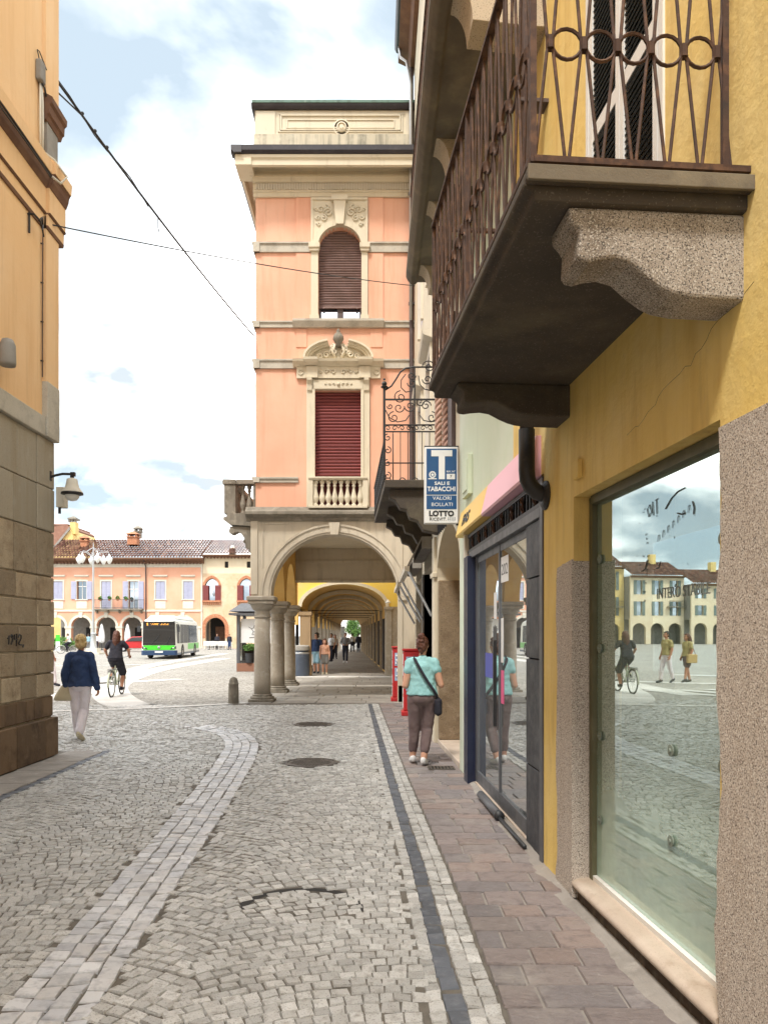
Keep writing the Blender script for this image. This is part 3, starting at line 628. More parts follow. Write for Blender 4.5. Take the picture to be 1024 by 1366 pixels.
# porphyry pavement on the right
S = Stones(); y = 2.0; MT = MB()
while y < 17.5:
    h = rnd.uniform(.17,.235); ym = y+h/2
    wallx = XN(ym) if ym < 5.1 else (XS(ym) if ym < 11.3 else .93)
    x = ex(ym)+.004; end = wallx + (.0 if ym < 11 else .02)
    first = True
    if ym < 4.7: end -= .055
    while x < end-.02:
        w = rnd.uniform(.20,.38)*(.6 if first and rnd.random()<.4 else 1); first=False
        if end-(x+w) < .12: w = end-x
        S.put(x+w/2, ym, w-.014, h-.012, -.012, jit=.018, bev=.03, tilt=.0025, top=.001); x += w
    y += h
S.build('porphyry_pavement', M_['porph'], flat=True)
# cement fillet, broken here and there, where the pavement meets the houses
F_ = MB()
def fillet(y0,y1,fx,w0,w1,seed):
    r = random.Random(seed); n = int((y1-y0)/.035)
    a=[];bb=[];c=[]
    for i in range(n+1):
        yy = lerp(y0,y1,i/n); wv = lerp(w0,w1,i/n)*(1+.4*math.sin(yy*5+seed)+.3*(r.random()-.5))
        a.append((fx(yy)+.02,yy,.022+.006*r.random())); bb.append((fx(yy)-wv*.45,yy,.010+.004*r.random())); c.append((fx(yy)-wv,yy,-.001))
    for i in range(n):
        F_.add([a[i],a[i+1],bb[i+1],bb[i]],[(0,1,2,3)]); F_.add([bb[i],bb[i+1],c[i+1],c[i]],[(0,1,2,3)])
fillet(4.6,5.15,XN,.055,.075,1); fillet(5.15,8.4,XS,.08,.05,2); fillet(2.2,4.6,lambda y:XN(y)-.055,.05,.05,3)
tagS(F_.build('cement_fillet', M_['cement'], smooth=True))

# piazza: white flagstone strips round an island of cobbles
def ribbon(name, pts, w, zt=.0, m='flag'):
    P = smooth_path(pts, 8); mb = MB(); 
    for i in range(len(P)-1):
        a=Vector((*P[i],0)); c=Vector((*P[i+1],0)); t=(c-a).normalized(); n=Vector((t.y,-t.x,0))*w/2
        mb.add([a-n+Vector((0,0,zt)),a+n+Vector((0,0,zt)),c+n+Vector((0,0,zt)),c-n+Vector((0,0,zt))],[(0,1,2,3)])
    return tagS(mb.build(name, M_[m]))
ribbon('white_edge_strip', [(-9.4,15.05),(-6.9,15.6),(-5.2,16.2),(-3.6,17.15),(-3.0,17.55)], .26, .010)
ribbon('white_curved_strip', [GP(205,943),GP(170,940),GP(150,928),GP(150,915),GP(176,903),GP(222,891),GP(300,878)], 1.0, .002)
ribbon('white_crossing_strip', [GP(60,934),GP(110,921),GP(160,901),GP(215,885),GP(300,872)], .8, .006)
ribbon('white_crossing_strip', [(-24,20.5),(-16,21.5),(-11,23),(-7.0,27)], .7, .006)
ribbon('white_crossing_strip', [(-26,24.5),(-18,25.5),(-13,28)], .7, .006)
ribbon('white_crossing_strip', [GP(60,889),GP(130,888),GP(230,886)], .5, .010)
g = MB()
for k in range(7):
    x0 = -9.2-k*.95; g.sheet([(x0,17.3+k*.12,.012),(x0+.5,17.3+k*.12,.012),(x0+1.7,20.2+k*.12,.012),(x0+1.2,20.2+k*.12,.012)])
tagS(g.build('zebra_crossing', M_['flag']))
# arcade floor of big flagstones with two pale threshold bands
S = Stones(); yb = 17.5; row = 0
while yb < 86:
    h = .62 if yb < 40 else 1.5; x = -3.05 + (0 if row%2 else -.4)
    pale = abs(yb+h/2-23.5) < .35 or abs(yb+h/2-28.6) < .35
    while x < 1.0:
        w = rnd.uniform(.7,1.2)*(1 if yb<40 else 1.8); 
        xa=max(x,-3.3 - max(0,yb-29)*.014); 
        if not pale and x+w>xa: S.put((x+w+xa)/2, yb+h/2, (x+w-xa)-.012, h-.012, 0, jit=.004, bev=.012, top=.006, tilt=.001)
        x += w
    yb += h; row += 1
S.build('arcade_pavement', M_['paving'], flat=True)
S = Stones()
for yb in (23.5,28.6):
    x=-3.0
    while x < .9: S.put(x+.6,yb,1.18,.66,0,jit=.004,bev=.012,top=.008,tilt=.001); x += 1.2
S.build('pale_arcade_bands', M_['flag'], flat=True)

# iron covers and the gully grate
def cover(name, x, y, r, label):
    t = thing(name, label, 'manhole', (x,y,0), 'iron covers in the street')
    mb = MB(); mb.lathe([(r+.045,-.02),(r+.045,.004),(r+.008,.006),(r+.006,-.012)], (x,y,0), 40); mb.build('rim', M_['manhole'], t)
    mb = MB(); mb.lathe([(0.001,-.02),(r,-.02),(r,.001),(0.001,.001)], (x,y,0), 40)
    for i in range(-7,8):
        for j in range(-7,8):
            a,b_ = i*.04+(.02 if j%2 else 0), j*.038
            if a*a+b_*b_ < (r-.04)**2: mb.box(x+a-.014,x+a+.014,y+b_-.008,y+b_+.008,.001,.006)
    mb.build('lid', M_['manhole'], t); return t
cover('manhole_cover', -.80,9.4,.29,'round iron cover in the cobbles nearest the sunken cobble patch')
cover('manhole_cover', -1.10,13.4,.30,'round iron cover in the cobbles nearest the arcade columns')
t = thing('drain_grate','small rectangular iron drain grate beside the shop front','drain',(.80,9.0,0))
mb = MB(); gx,gy = GP(588,1025)
mb.box(gx-.15,gx+.15,gy-.10,gy+.10,-.02,.002); mb.build('grate_bed', M_['dark'], t)
mb = MB(); mb.box(gx-.16,gx+.16,gy-.115,gy-.095,-.02,.009); mb.box(gx-.16,gx+.16,gy+.095,gy+.115,-.02,.009); mb.box(gx-.16,gx-.145,gy-.095,gy+.095,-.02,.009); mb.box(gx+.145,gx+.16,gy-.095,gy+.095,-.02,.009)
for k in range(7): xx=gx-.12+k*.04; mb.box(xx-.009,xx+.009,gy-.095,gy+.095,-.01,.008)
mb.build('grate_bars', M_['manhole'], t)
# ================================================================== LEFT CORNER BUILDING
XL = -4.27; YC = 9.96
lb = thing('corner_building','orange corner building with a brown stone block base and 1942 painted on it','building',(XL,YC,0))
mb = MB(); mb.box(-22,XL,-12,YC,4.2,16.5); mb.build('plaster_wall', M_['orange'], lb)
mb = MB(); mb.box(-22,XL-.022,-12,YC-.022,0,4.3); mb.build('wall_core', M_['lightmortar'], lb)
# courses of stone blocks: (z0, z1, length, projection, material)
courses = [(.0,.52,.62,.05,'darkblock'),(.52,.80,.24,.0,'darkblock'),(.80,1.10,.42,.0,'block'),(1.10,1.39,.27,.0,'block'),(1.39,1.72,.46,.0,'block'),(1.72,2.05,.52,.0,'block'),(2.05,2.36,.44,.0,'block'),(2.36,2.95,.5,.0,'block'),(2.95,3.52,.5,-.0,'greyblock'),(3.52,4.15,.5,.0,'greyblock')]
for mn, pn in (('darkblock','plinth'),('block','block_courses'),('greyblock','slab_courses')):
    mb = MB()
    for z0,z1,ln,pr,m in courses:
        if m != mn: continue
        gap = .004 if m=='greyblock' else .009
        y = YC; first = True
        while y > 1.0:
            w = ln*rnd.uniform(.8,1.25)
            if first: w = .50 if m!='darkblock' else .34
            ext = .012 if first and m!='darkblock' else 0
            j = rnd.uniform(-.006,.006)
            mb.cbox(XL-.3, XL+pr+ext+j, y-w+gap, y-(0 if not first else -pr), z0+gap, z1-gap, c=.010)
            y -= w; first = False
        # the return on the piazza side
        x = XL-.31
        while x > -9:
            w = ln*rnd.uniform(.8,1.25); mb.cbox(x-w+gap, x, YC-.3, YC+pr+rnd.uniform(-.005,.005), z0+gap, z1-gap, c=.014); x -= w
    mb.build(pn, M_[mn], lb)
mb = MB(); FL.box(mb,-12,9.62,4.15,4.40,-.1,.045); FL.box(mb,9.62,YC+.03,4.15,4.86,-.1,.075)
mb.box(-22,XL-.1,YC-.1,YC+.04,4.15,4.40)
mb.build('stone_band', M_['band'], lb, bevel=.012)
mb = MB(); FL.box(mb,9.62,YC+.05,4.86,6.98,-.1,.05); FL.box(mb,9.62,YC+.05,8.55,16.5,-.1,.05); mb.build('corner_pilaster', M_['orange'], lb)
# string course: fascia and stepped mouldings, breaking forward round the pilaster
def string(F,u0,u1,k,ml=M_['orange'],mdk=M_['brown']):
    a = MB(); F.prof(a,[(0,7.02),(.05+k,7.02),(.05+k,7.34),(0,7.34)],u0,u1); F.prof(a,[(0,7.52),(.13+k,7.52),(.14+k,7.66),(.04+k,7.74),(0,7.74)],u0,u1)
    F.prof(a,[(0,6.86),(.025+k,6.86),(.03+k,7.0),(0,7.0)],u0,u1)
    c = MB(); F.prof(c,[(0,7.34),(.06+k,7.34),(.09+k,7.42),(.10+k,7.48),(.12+k,7.52),(0,7.52)],u0,u1)
    F.prof(c,[(0,7.0),(.045+k,7.0),(.06+k,7.02),(0,7.02)],u0,u1); F.prof(c,[(0,6.82),(.02+k,6.82),(.03+k,6.86),(0,6.86)],u0,u1)
    return a,c
a1,c1 = string(FL,-12,9.62,0); a2,c2 = string(FL,9.62,YC+.16,.045)
a1.merge(a2); c1.merge(c2)
FLb = Frame((0,YC),(-1,0),(0,1)); a3,c3 = string(FLb,4.27,22,0); a1.merge(a3); c1.merge(c3)
a1.build('string_course', M_['orange'], lb); c1.build('string_moulding', M_['brown'], lb)
mb = MB(); FL.box(mb,9.66,YC+.03,7.74,8.22,-.1,.045); mb.build('pilaster_pedestal', M_['greyplas'], lb)
mb = MB(); FL.prof(mb,[(-.1,8.22),(.055,8.22),(.075,8.28),(.10,8.30),(.105,8.40),(.135,8.43),(.14,8.50),(.05,8.55),(-.1,8.55)],9.60,YC+.11); mb.build('pedestal_cornice', M_['brown'], lb)
# writing on the stone
mb = MB()
def stroke(F,pts,w,d,m): F.tube(m,[(u,z,d) for u,z in pts],w,5)
def wpt(px,py):   # pixel on the left wall
    Y = 4.27*1000/(500-px); return (Y, PZ(py,Y))
T = [[(6,852),(8.2,848),(7.6,860)],[(10.5,849),(11.5,846.8),(13,848.5),(12,851.5),(10.8,850)],[(13,848.5),(12.6,854),(10.6,860)],[(15.5,846.5),(15,853),(19,853)],[(18.2,845.5),(17.8,862)],[(20.4,850),(22,846.6),(24,847.5),(24,852),(20.6,859),(22,860),(25.4,860.5)],[(27.6,860),(26.6,863.5)]]
for P in T: stroke(FL,[wpt(*q) for q in P],.009,.036,mb)
mb.build('painted_number', M_['ink'], lb)
# cables and pipes fixed on it
def cable(name,label,path,r,m='black'):
    mb = MB(); mb.tube(path,r,6); return tag(mb.build(name,M_[m],None,smooth=True),label,'cable')
mb = MB()
for k,(dz,dd) in enumerate(((0,.16),(.03,.17),(.05,.14))): mb.tube([FL.p(y,7.40+dz+.012*math.sin(y*3+k),.07+dd*.6) for y in np.arange(1,9.75,.25)],.011,5)
tag(mb.build('cable_bundle',M_['black'],None),'bundle of dark cables clipped under the string course of the orange building','cables')
mb = MB(); mb.tube([FL.p(9.56,7.75,.03),FL.p(9.57,8.1,.03),FL.p(9.55,8.4,.035),FL.p(9.52,8.62,.03)],.018,6); mb.tube([FL.p(9.50,7.72,.03),FL.p(9.50,8.1,.03),FL.p(9.50,8.6,.03)],.014,6)
mb.tube([FL.p(9.56,7.76,.05),FL.p(9.66,7.72,.14),FL.p(9.74,7.55,.27),FL.p(9.66,7.42,.22),FL.p(9.55,7.44,.16)],.016,6)
tag(mb.build('conduit',M_['palestone'],None,smooth=True),'pale cable conduits rising to the junction box on the orange corner','conduit')
t = thing('junction_box','small grey junction box with cables on the orange wall above the pilaster cornice','junction box',tuple(FL.p(9.46,8.6,0)))
mb = MB(); FL.box(mb,9.42,9.56,8.60,8.86,0,.08); mb.build('case',M_['greyplas'],t,bevel=.02)
mb = MB(); FL.tube(mb,[(9.5,8.60,.05),(9.54,8.56,.07),(9.6,8.5,.06)],.012); FL.tube(mb,[(9.45,8.86,.04),(9.42,8.96,.03),(9.5,9.0,.02),(9.62,8.85,.06)],.007); mb.build('lead',M_['black'],t)
mb = MB()
FL.tube(mb,[(9.58,6.95,.03),(9.58,6.4,.025),(9.585,5.6,.02),(9.585,4.9,.02)],.008)
for z in np.arange(5.1,6.9,.5): FL.box(mb,9.57,9.594,z,z+.012,0,.032)
tag(mb.build('wall_cable',M_['pipe'],None),'thin brown cable running down the orange wall beside the pilaster','cable')
t = thing('wall_bracket','small black iron bracket on the orange wall below the string course','bracket',tuple(FL.p(9.30,6.65,0)))
mb = MB(); FL.tube(mb,[(9.22,6.78,.0),(9.22,6.78,.08),(9.30,6.74,.12),(9.40,6.70,.10)],.013); FL.tube(mb,[(9.22,6.55,.02),(9.22,6.8,.02)],.014); mb.build('arm',M_['black'],t)
mb = MB(); FL.tube(mb,[(9.30,6.74,.10),(9.34,6.80,.12),(9.42,6.76,.1),(9.36,6.66,.12),(9.44,6.62,.1)],.011); mb.build('wire_coil',M_['black'],t)
A = FL.p(YC-.02,9.0,.02); Bp = Vector((-2.86,17.8,PZ(449,17.8)))
def sag(a,b,s,n=24): return [Vector(a).lerp(Vector(b),i/n)-Vector((0,0,s*4*(i/n)*(1-i/n))) for i in range(n+1)]
mb = MB(); P_=sag(A,Bp,.10); mb.tube(P_,.017,6); Q_=[p+Vector((.015*math.sin(i*1.3),0,.03*math.cos(i*1.1))) for i,p in enumerate(P_)]; mb.tube(Q_[:9],.008,5); mb.tube([A+Vector((-.06,0,.06)),A+Vector((-.06,0,-.10)),P_[2]],.012,5)
for k in (2,3,4): mb.ball(P_[k]+Vector((0,0,.03)),.028,6)
mb.tube([P_[9],P_[9]+Vector((0,0,-.18)),P_[9]+Vector((.02,0,-.26))],.008,4)
tag(mb.build('overhead_cable',M_['black'],None,smooth=True),'thick black overhead cable slanting down from the orange corner to the pink building','cable')
A2 = FL.p(9.72,6.93,.04); B2 = Vector((.93,17.5,PZ(381,17.5)))
mb = MB(); P2=sag(A2,B2,.08); mb.tube(P2,.009,5); q=P2[6]; mb.tube([q,q+Vector((-.05,0,-.22)),q+Vector((-.22,.0,-.55)),q+Vector((-.26,0,-.75))],.005,4)
tag(mb.build('thin_wire',M_['plastic'],None,smooth=True),'thin grey wire across the sky with a loose end dangling','wire')
# wall lamp on the corner
yl=YC-.12
t = thing('wall_lamp','grey bell shaped wall lamp on a black arm at the stone corner','lamp',tuple(FL.p(yl,3.5,0)))
mb = MB(); FL.tube(mb,[(yl,3.72,.02),(yl,3.75,.10),(yl,3.775,.22),(yl,3.77,.42)],.022,8); FL.box(mb,yl-.03,yl+.03,3.66,3.82,0,.03); FL.box(mb,yl-.03,yl+.03,3.735,3.80,.36,.43); FL.box(mb,yl-.025,yl+.025,3.68,3.74,.355,.405); mb.build('arm',M_['black'],t)
c = FL.p(yl,0,.38)
mb = MB(); mb.lathe([(.05,3.70),(.085,3.685),(.10,3.60),(.115,3.545),(.17,3.47),(.175,3.455),(.12,3.46)],c,24); mb.build('lamp_shade',M_['palestone'],t,smooth=True)
mb = MB(); mb.lathe([(.178,3.457),(.180,3.43),(.12,3.415)],c,24); mb.build('shade_rim',M_['black'],t,smooth=True)
mb = MB(); mb.lathe([(.118,3.43),(.112,3.38),(.08,3.335),(.03,3.318),(.001,3.316)],c,20); mb.build('globe',M_['lampwhite'],t,smooth=True)
for o_ in [q for q in bpy.data.objects if q.name=='wall_lamp']: o_.scale=(.78,.78,.78)
t = thing('sensor_box','small grey box with a conduit on the piazza side of the stone corner','box',tuple(FL.p(yl+.1,3.2,0)))
mb = MB(); mb.box(XL+.03,XL+.14,YC+.0,YC+.14,3.30,3.57); mb.build('case',M_['palestone'],t,bevel=.01)
mb = MB(); mb.tube([(XL+.06,YC+.05,3.22),(XL+.06,YC+.05,3.32)],.02,6); mb.build('pipe_stub',M_['black'],t)
t = thing('wall_camera','grey cylinder wall camera on the orange wall just above the stone band','camera',tuple(FL.p(8.45,4.9,0)))
mb = MB(); mb.lathe([(.05,4.62),(.085,4.63),(.09,4.66),(.085,4.86),(.06,4.92),(.01,4.94)],FL.p(8.43,0,.14),16); mb.build('housing',M_['greyplas'],t,smooth=True)
mb = MB(); FL.tube(mb,[(8.43,4.68,0),(8.43,4.68,.14)],.025); FL.tube(mb,[(8.46,4.62,.03),(8.46,4.5,.02)],.01); mb.build('mount',M_['brown'],t)

# ================================================================== NEAR YELLOW HOUSE (right)
nh = thing('yellow_house','yellow plaster house with the granite bracketed balcony and big display window','house',(XN(4),4,0))
mb = MB(); wall(mb,FN,1.9,5.16,0,2.9,[(2.92,4.57,.0,2.44)],.30); wall(mb,FN,1.9,5.16,2.9,9.5,[(3.42,4.30,3.28,5.6)],.30); mb.build('wall',M_['yellow'],nh)
mb = MB(); mb.box(1.9,8,-4,5.15,0,9.5); mb.build('rear_wall',M_['yellow'],nh)
# stone jambs with a chipped outline
def rough(u,z0,z1,amp,seed,n=26):
    r=random.Random(seed); return [(u+amp*(r.random()-.5)+amp*.9*math.sin(i*.55+seed),lerp(z0,z1,i/n)) for i in range(n+1)]
mb = MB(); L_ = rough(2.90,0,2.40,.022,5); FN.poly(mb,[(1.88,0)]+L_+[(1.88,2.40)],.004,.02); FN.box(mb,1.88,2.87,0,2.38,-.25,.004)
mb.build('near_jamb',M_['pgranite'],nh)
mb = MB(); L_ = rough(4.85,0,2.03,.018,2); FN.poly(mb,[(4.565,0)]+L_+[(4.565,2.06)],.003,.016); FN.box(mb,4.56,4.78,0,2.05,-.28,.003); mb.build('far_jamb',M_['pgranite'],nh)
# display window
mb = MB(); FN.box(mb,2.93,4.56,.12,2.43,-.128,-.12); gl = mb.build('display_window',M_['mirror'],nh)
mb = MB(); FN.box(mb,4.505,4.555,.12,2.43,-.119,-.09); FN.box(mb,2.93,4.505,2.385,2.435,-.119,-.08); mb.build('window_frame',mat('olive_frame',(.11,.105,.055),.6,[((.16,.15,.09),5,.5,.7)]),gl)
mb = MB(); FN.prof(mb,[(-.119,.12),(-.095,.12),(-.093,.15),(-.119,.152)],2.93,4.55); mb.build('bottom_trim',M_['whitep'],gl)
mb = MB(); 
FN.prof(mb,[(-.16,.05),(-.02,.052),(.005,.06),(.018,.078),(.016,.098),(-.002,.112),(-.04,.12),(-.16,.124)],2.925,4.56); mb.build('sill',M_['marble'],gl,angle=50)
mb = MB(); FN.box(mb,2.925,4.56,-.06,.05,-.15,-.02); FN.box(mb,2.2,4.62,-.06,-.018,-.02,.09); mb.build('sill_footing',M_['rubble'],gl)
mb = MB()
gfm = mat('greenish_fitting',(.2,.24,.2),.5)
for (u,z) in ((4.44,2.05),(4.44,1.52),(4.44,1.0),(4.44,.5),(3.1,2.0),(3.1,1.05),(3.05,1.5),(3.1,.55),(3.55,.62),(3.55,1.05)):
    mb = MB(); mb.lathe([(.001,.0),(.022,.0),(.028,.006),(.028,.012),(.012,.013),(.011,.02),(.001,.02)],(0,0,0),14)
    k=len(mb.v)-7*14
    mtx = FN.mat(u,z,-.119)
    for i in range(k,len(mb.v)): mb.v[i] = tuple(mtx @ Vector(mb.v[i]))
    mb.build('glass_fitting',gfm,gl)
mb = MB(); FN.box(mb,3.13,3.75,1.42,2.06,-.1185,-.1175)
sh = mb.build('translucent_notice',glass_mat('tracing_sheet',(.9,.95,.95),(.86,.93,.90),.10,0.01,True),gl)
mb = MB(); FN.box(mb,2.0,5.1,-.02,2.6,-1.6,-1.55); FN.box(mb,4.7,4.75,-.02,2.6,-1.55,-.3); FN.box(mb,2.0,2.05,-.02,2.6,-1.55,-.3); FN.box(mb,2.05,4.7,2.55,2.6,-1.55,-.3); mb.build('window_interior',mat('interior_green_grey',(.10,.13,.11),.9),gl)
mb = MB(); FN.prof(mb,[(-.135,.10),(-.135,.125),(-.22,.40),(-.26,.62),(-1.5,.66),(-1.5,.10)],2.1,4.65); mb.build('display_shelf',mat('aqua_shelf',(.60,.82,.72),.8),gl)
inkf = mat('faded_ink',(.20,.23,.22),.7)
lettering('lettering','INTERO STABILE',FN.mat(3.46,1.80,-.1165) @ Matrix.Diagonal((-1,1,1,1)),.075,inkf,gl,width=.50,depth=.0005)
# torn remains of old lettering on the glass
mb = MB(); r = random.Random(3)
def gst(pts,w=.004): FN.tube(mb,[(u,z,-.117) for u,z in pts],w*.7,4)
gst([(3.62,2.21),(3.56,2.25),(3.50,2.27),(3.43,2.275)],.0045)
gst([(3.80,2.2),(3.82,2.24),(3.79,2.26),(3.77,2.22),(3.80,2.2)],.003); gst([(3.75,2.2),(3.76,2.27)],.003); gst([(3.73,2.27),(3.70,2.275)],.003); gst([(3.71,2.2),(3.715,2.27)],.003)
gst([(3.50,2.17),(3.46,2.158),(3.43,2.16)],.005)
for k in range(7):
    u=3.70-.05*k; z=2.06+.016*k; gst([(u,z),(u-.003,z+.028),(u-.012,z+.034),(u-.016,z+.01)],.0018)
for k in range(16):
    a=k/15; u=3.83-.02*math.sin(a*5); z=2.12-.34*a; 
    if r.random()<.6: gst([(u,z),(u+.005,z-.010)],.0025)
for k in range(14):
    u=r.uniform(3.3,3.95); z=r.uniform(1.78,2.25); gst([(u,z),(u+r.uniform(-.014,.014),z+r.uniform(-.012,.012))],r.uniform(.0012,.003))
gst([(3.88,1.93),(3.84,1.94),(3.82,1.98)],.004); gst([(3.72,1.93),(3.69,1.93),(3.67,1.96)],.0035); gst([(3.36,2.2),(3.345,2.17),(3.35,2.14)],.004)
mb.build('lettering_remnant',mat('worn_lettering',(.07,.075,.075),.6),gl)
# small things on the wall
mb = MB(); FN.box(mb,4.42,4.52,2.53,2.64,0,.03); mb.build('wall_plate',M_['yellow'],nh,bevel=.006)
mb = MB(); P_=[(2.7,2.86),(2.95,2.83),(3.15,2.74),(3.4,2.71),(3.6,2.63),(3.85,2.60)]; r=random.Random(8)
pp=[]; 
for a,c in zip(P_[:-1],P_[1:]):
    for k in range(5): t_=k/5; pp.append((lerp(a[0],c[0],t_)+r.uniform(-.008,.008),lerp(a[1],c[1],t_)+r.uniform(-.012,.012)))
FN.tube(mb,[(u,z,-.0008) for u,z in pp],.0019,4); mb.build('plaster_crack',M_['rubble'],nh)
# balcony door behind louvred shutters
def louvre_leaf(name,F,u0,u1,z0,z1,d,parent,diag=True):
    mb = MB(); w=.045
    F.box(mb,u0,u0+w,z0,z1,d,d+.04); F.box(mb,u1-w,u1,z0,z1,d,d+.04)
    for z in (z0,(z0+z1)/2-.04,z1-.08): F.box(mb,u0+w,u1-w,z,z+.08,d,d+.038)
    lf = mb.build(name,M_['whitep'],parent)
    mb = MB(); z=z0+.09
    while z < z1-.09:
        F.prof(mb,[(d+.002,z+.03),(d+.008,z+.034),(d+.034,z+.006),(d+.028,z)],u0+w,u1-w); z += .034
    mb.build('louvre_slats',M_['louver'],lf); return lf
mb = MB(); FN.box(mb,3.38,3.42,3.27,5.6,-.1,.012); FN.box(mb,4.30,4.34,3.27,5.6,-.1,.012); FN.box(mb,3.42,4.30,3.27,5.6,-.28,-.10); bd = mb.build('balcony_door',M_['whitep'],nh)
louvre_leaf('shutter',FN,3.44,3.86,3.30,5.55,-.03,bd); louvre_leaf('shutter',FN,3.87,4.29,3.30,5.55,-.03,bd)
mb = MB(); FN.tube(mb,[(4.31,3.9,.03),(4.31,4.08,.03)],.008); FN.box(mb,4.29,4.33,3.95,4.0,.0,.03); mb.build('shutter_hinge',M_['black'],bd)
# stone balcony
BY0,BY1 = 2.70,4.98; BD=.83
def bd_out(y): return BD
mb = MB(); FN.prof(mb,[(-.1,3.15),(BD-.035,3.15),(BD-.035,3.19),(BD,3.20),(BD,3.25),(-.1,3.25)],BY0+.035,BY1)
FN.box(mb,BY0,BY0+.035,3.20,3.25,-.05,BD)
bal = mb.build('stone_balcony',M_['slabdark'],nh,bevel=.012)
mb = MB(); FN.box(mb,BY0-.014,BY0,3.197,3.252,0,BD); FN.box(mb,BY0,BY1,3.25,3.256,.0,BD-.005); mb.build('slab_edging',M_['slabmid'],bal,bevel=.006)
def corbel(name,F,u0,u1,zt,proj,h,m,parent,bev=.012):
    s = proj/.68; k=h/.335
    key=[(.68,0),(.68,-.05),(.655,-.075),(.64,-.10),(.645,-.19),(.63,-.207),(.60,-.213),(.56,-.20),(.50,-.19),(.44,-.205),(.375,-.262),(.32,-.30),(.275,-.32),(.20,-.332),(0,-.335)]
    pr=[(-.1,zt)]+[(a*s,zt+b_*k) for a,b_ in key]+[(-.1,zt-h)]
    mb = MB(); F.prof(mb,pr,u0,u1); return mb.build(name,M_[m],parent,bevel=bev)
corbel('corbel',FN,2.76,2.96,3.15,.66,.315,'granite',bal)
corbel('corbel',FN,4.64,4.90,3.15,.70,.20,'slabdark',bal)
def railing(F_pt, length, z0, z1, pitch, zr, mb, rr):
    # F_pt(s,z): lattice of crossing bars tied at collars, a ring between neighbouring collars
    n = max(2,round(length/pitch)); p = length/n
    for i in range(n):
        s = p*(i+.5); 
        for sg in (-1,1):
            mb.tube([F_pt(s+sg*p*.44,z0),F_pt(s+sg*.012,zr-.03),F_pt(s-sg*.012,zr+.03),F_pt(s-sg*p*.44,z1)],.0065,5)
        mb.tube([F_pt(s,zr-.022),F_pt(s,zr+.022)],.016,6)
        if i < n-1:
            c = s+p/2; k=16; mb.tube([F_pt(c+rr*math.cos(2*PI*j/k),zr+rr*math.sin(2*PI*j/k)) for j in range(k)],.007,5,closed=True)
Z0,Z1,ZR = 3.30,4.25,3.71
mb = MB(); dO=BD-.03
def side(s,z): return FN.p(BY0+.03,z,dO-s)
def front(s,z): return FN.p(BY0+.03+s,z,dO)
railing(side,dO-.06,Z0,Z1,.128,ZR,mb,.055)
rl = mb.build('balcony_railing',M_['rust'],bal)
mb = MB(); railing(front,BY1-BY0-.06,Z0,Z1,.128,ZR,mb,.055)
mb.build('lattice_bars',M_['rust'],rl)
mb = MB()
for f,l in ((side,dO-.0),(front,BY1-BY0-.06)):
    for z,h in ((Z0-.012,.022),(Z1+.008,.018)): mb.bar(f(0,z),f(l,z),.036,h)
mb.bar(FN.p(BY1-.03,Z0-.012,dO),FN.p(BY1-.03,Z0-.012,0),.03,.02); mb.bar(FN.p(BY1-.03,Z1,dO),FN.p(BY1-.03,Z1,0),.03,.02)
for k in range(6): mb.bar(FN.p(BY1-.03,Z0,dO*(k+.5)/6),FN.p(BY1-.03,Z1,dO*(k+.5)/6),.012)
mb.build('rails',M_['rust'],rl)
for p in ((side(0,0)),(side(dO-.09,0)),(front(BY1-BY0-.06,0)),(front((BY1-BY0)*.5,0))): mb = MB(); mb.bar(p+Vector((0,0,3.28)),p+Vector((0,0,Z1)),.022); mb.build('post',M_['rust'],rl)
# wooden box on the balcony
t = thing('planter_box','weathered wooden planter box standing on the near stone balcony','planter',tuple(FN.p(3.75,3.28,.3)))
mb = MB(); FN.box(mb,3.35,3.95,3.285,3.44,.36,.56)
mb.build('box',mat('weathered_wood',(.10,.065,.042),.85,[((.16,.11,.075),5,.45,.7,(1,.2,3))],[(30,.4)]),t)
mb = MB(); FN.box(mb,3.32,3.98,3.44,3.465,.34,.58); mb.build('rim',mat('red_brown_wood',(.15,.06,.035),.8),t,bevel=.005)
# rainwater pipe with an elbow into the wall
t = thing('downpipe','black drainpipe with an elbow entering the wall under the stone balcony','drainpipe',tuple(FN.p(5.22,2.6,0)))
mb = MB(); U=5.12; D0=.135
P_=[FN.p(U,9.3,D0),FN.p(U,2.93,D0)]
mb.tube(P_,.048,14); mb.build('pipe',M_['pipe'],t,smooth=True)
mb = MB(); pts=[(U,3.0,D0),(U,2.72,D0),(U,2.66,D0-.005),(U,2.61,D0-.03),(U,2.575,D0-.07),(U,2.56,D0-.12),(U,2.555,-.02)]
mb.tube([FN.p(*q) for q in pts],.056,14); mb.build('elbow',M_['black'],t,smooth=True)
mb = MB(); mt=FN.mat(U,2.553,.0); k=len(mb.v); mb.lathe([(.001,.0),(.10,.0),(.10,.012),(.075,.03),(.06,.035)],(0,0,0),18)
for i in range(k,len(mb.v)): mb.v[i]=tuple(mt@Vector(mb.v[i]))
mb.build('flange',M_['black'],t)
for z in (3.7,5.2,7): mb = MB(); FN.box(mb,U-.06,U+.06,z,z+.025,0,D0+.055); mb.build('clamp',M_['pipe'],t)

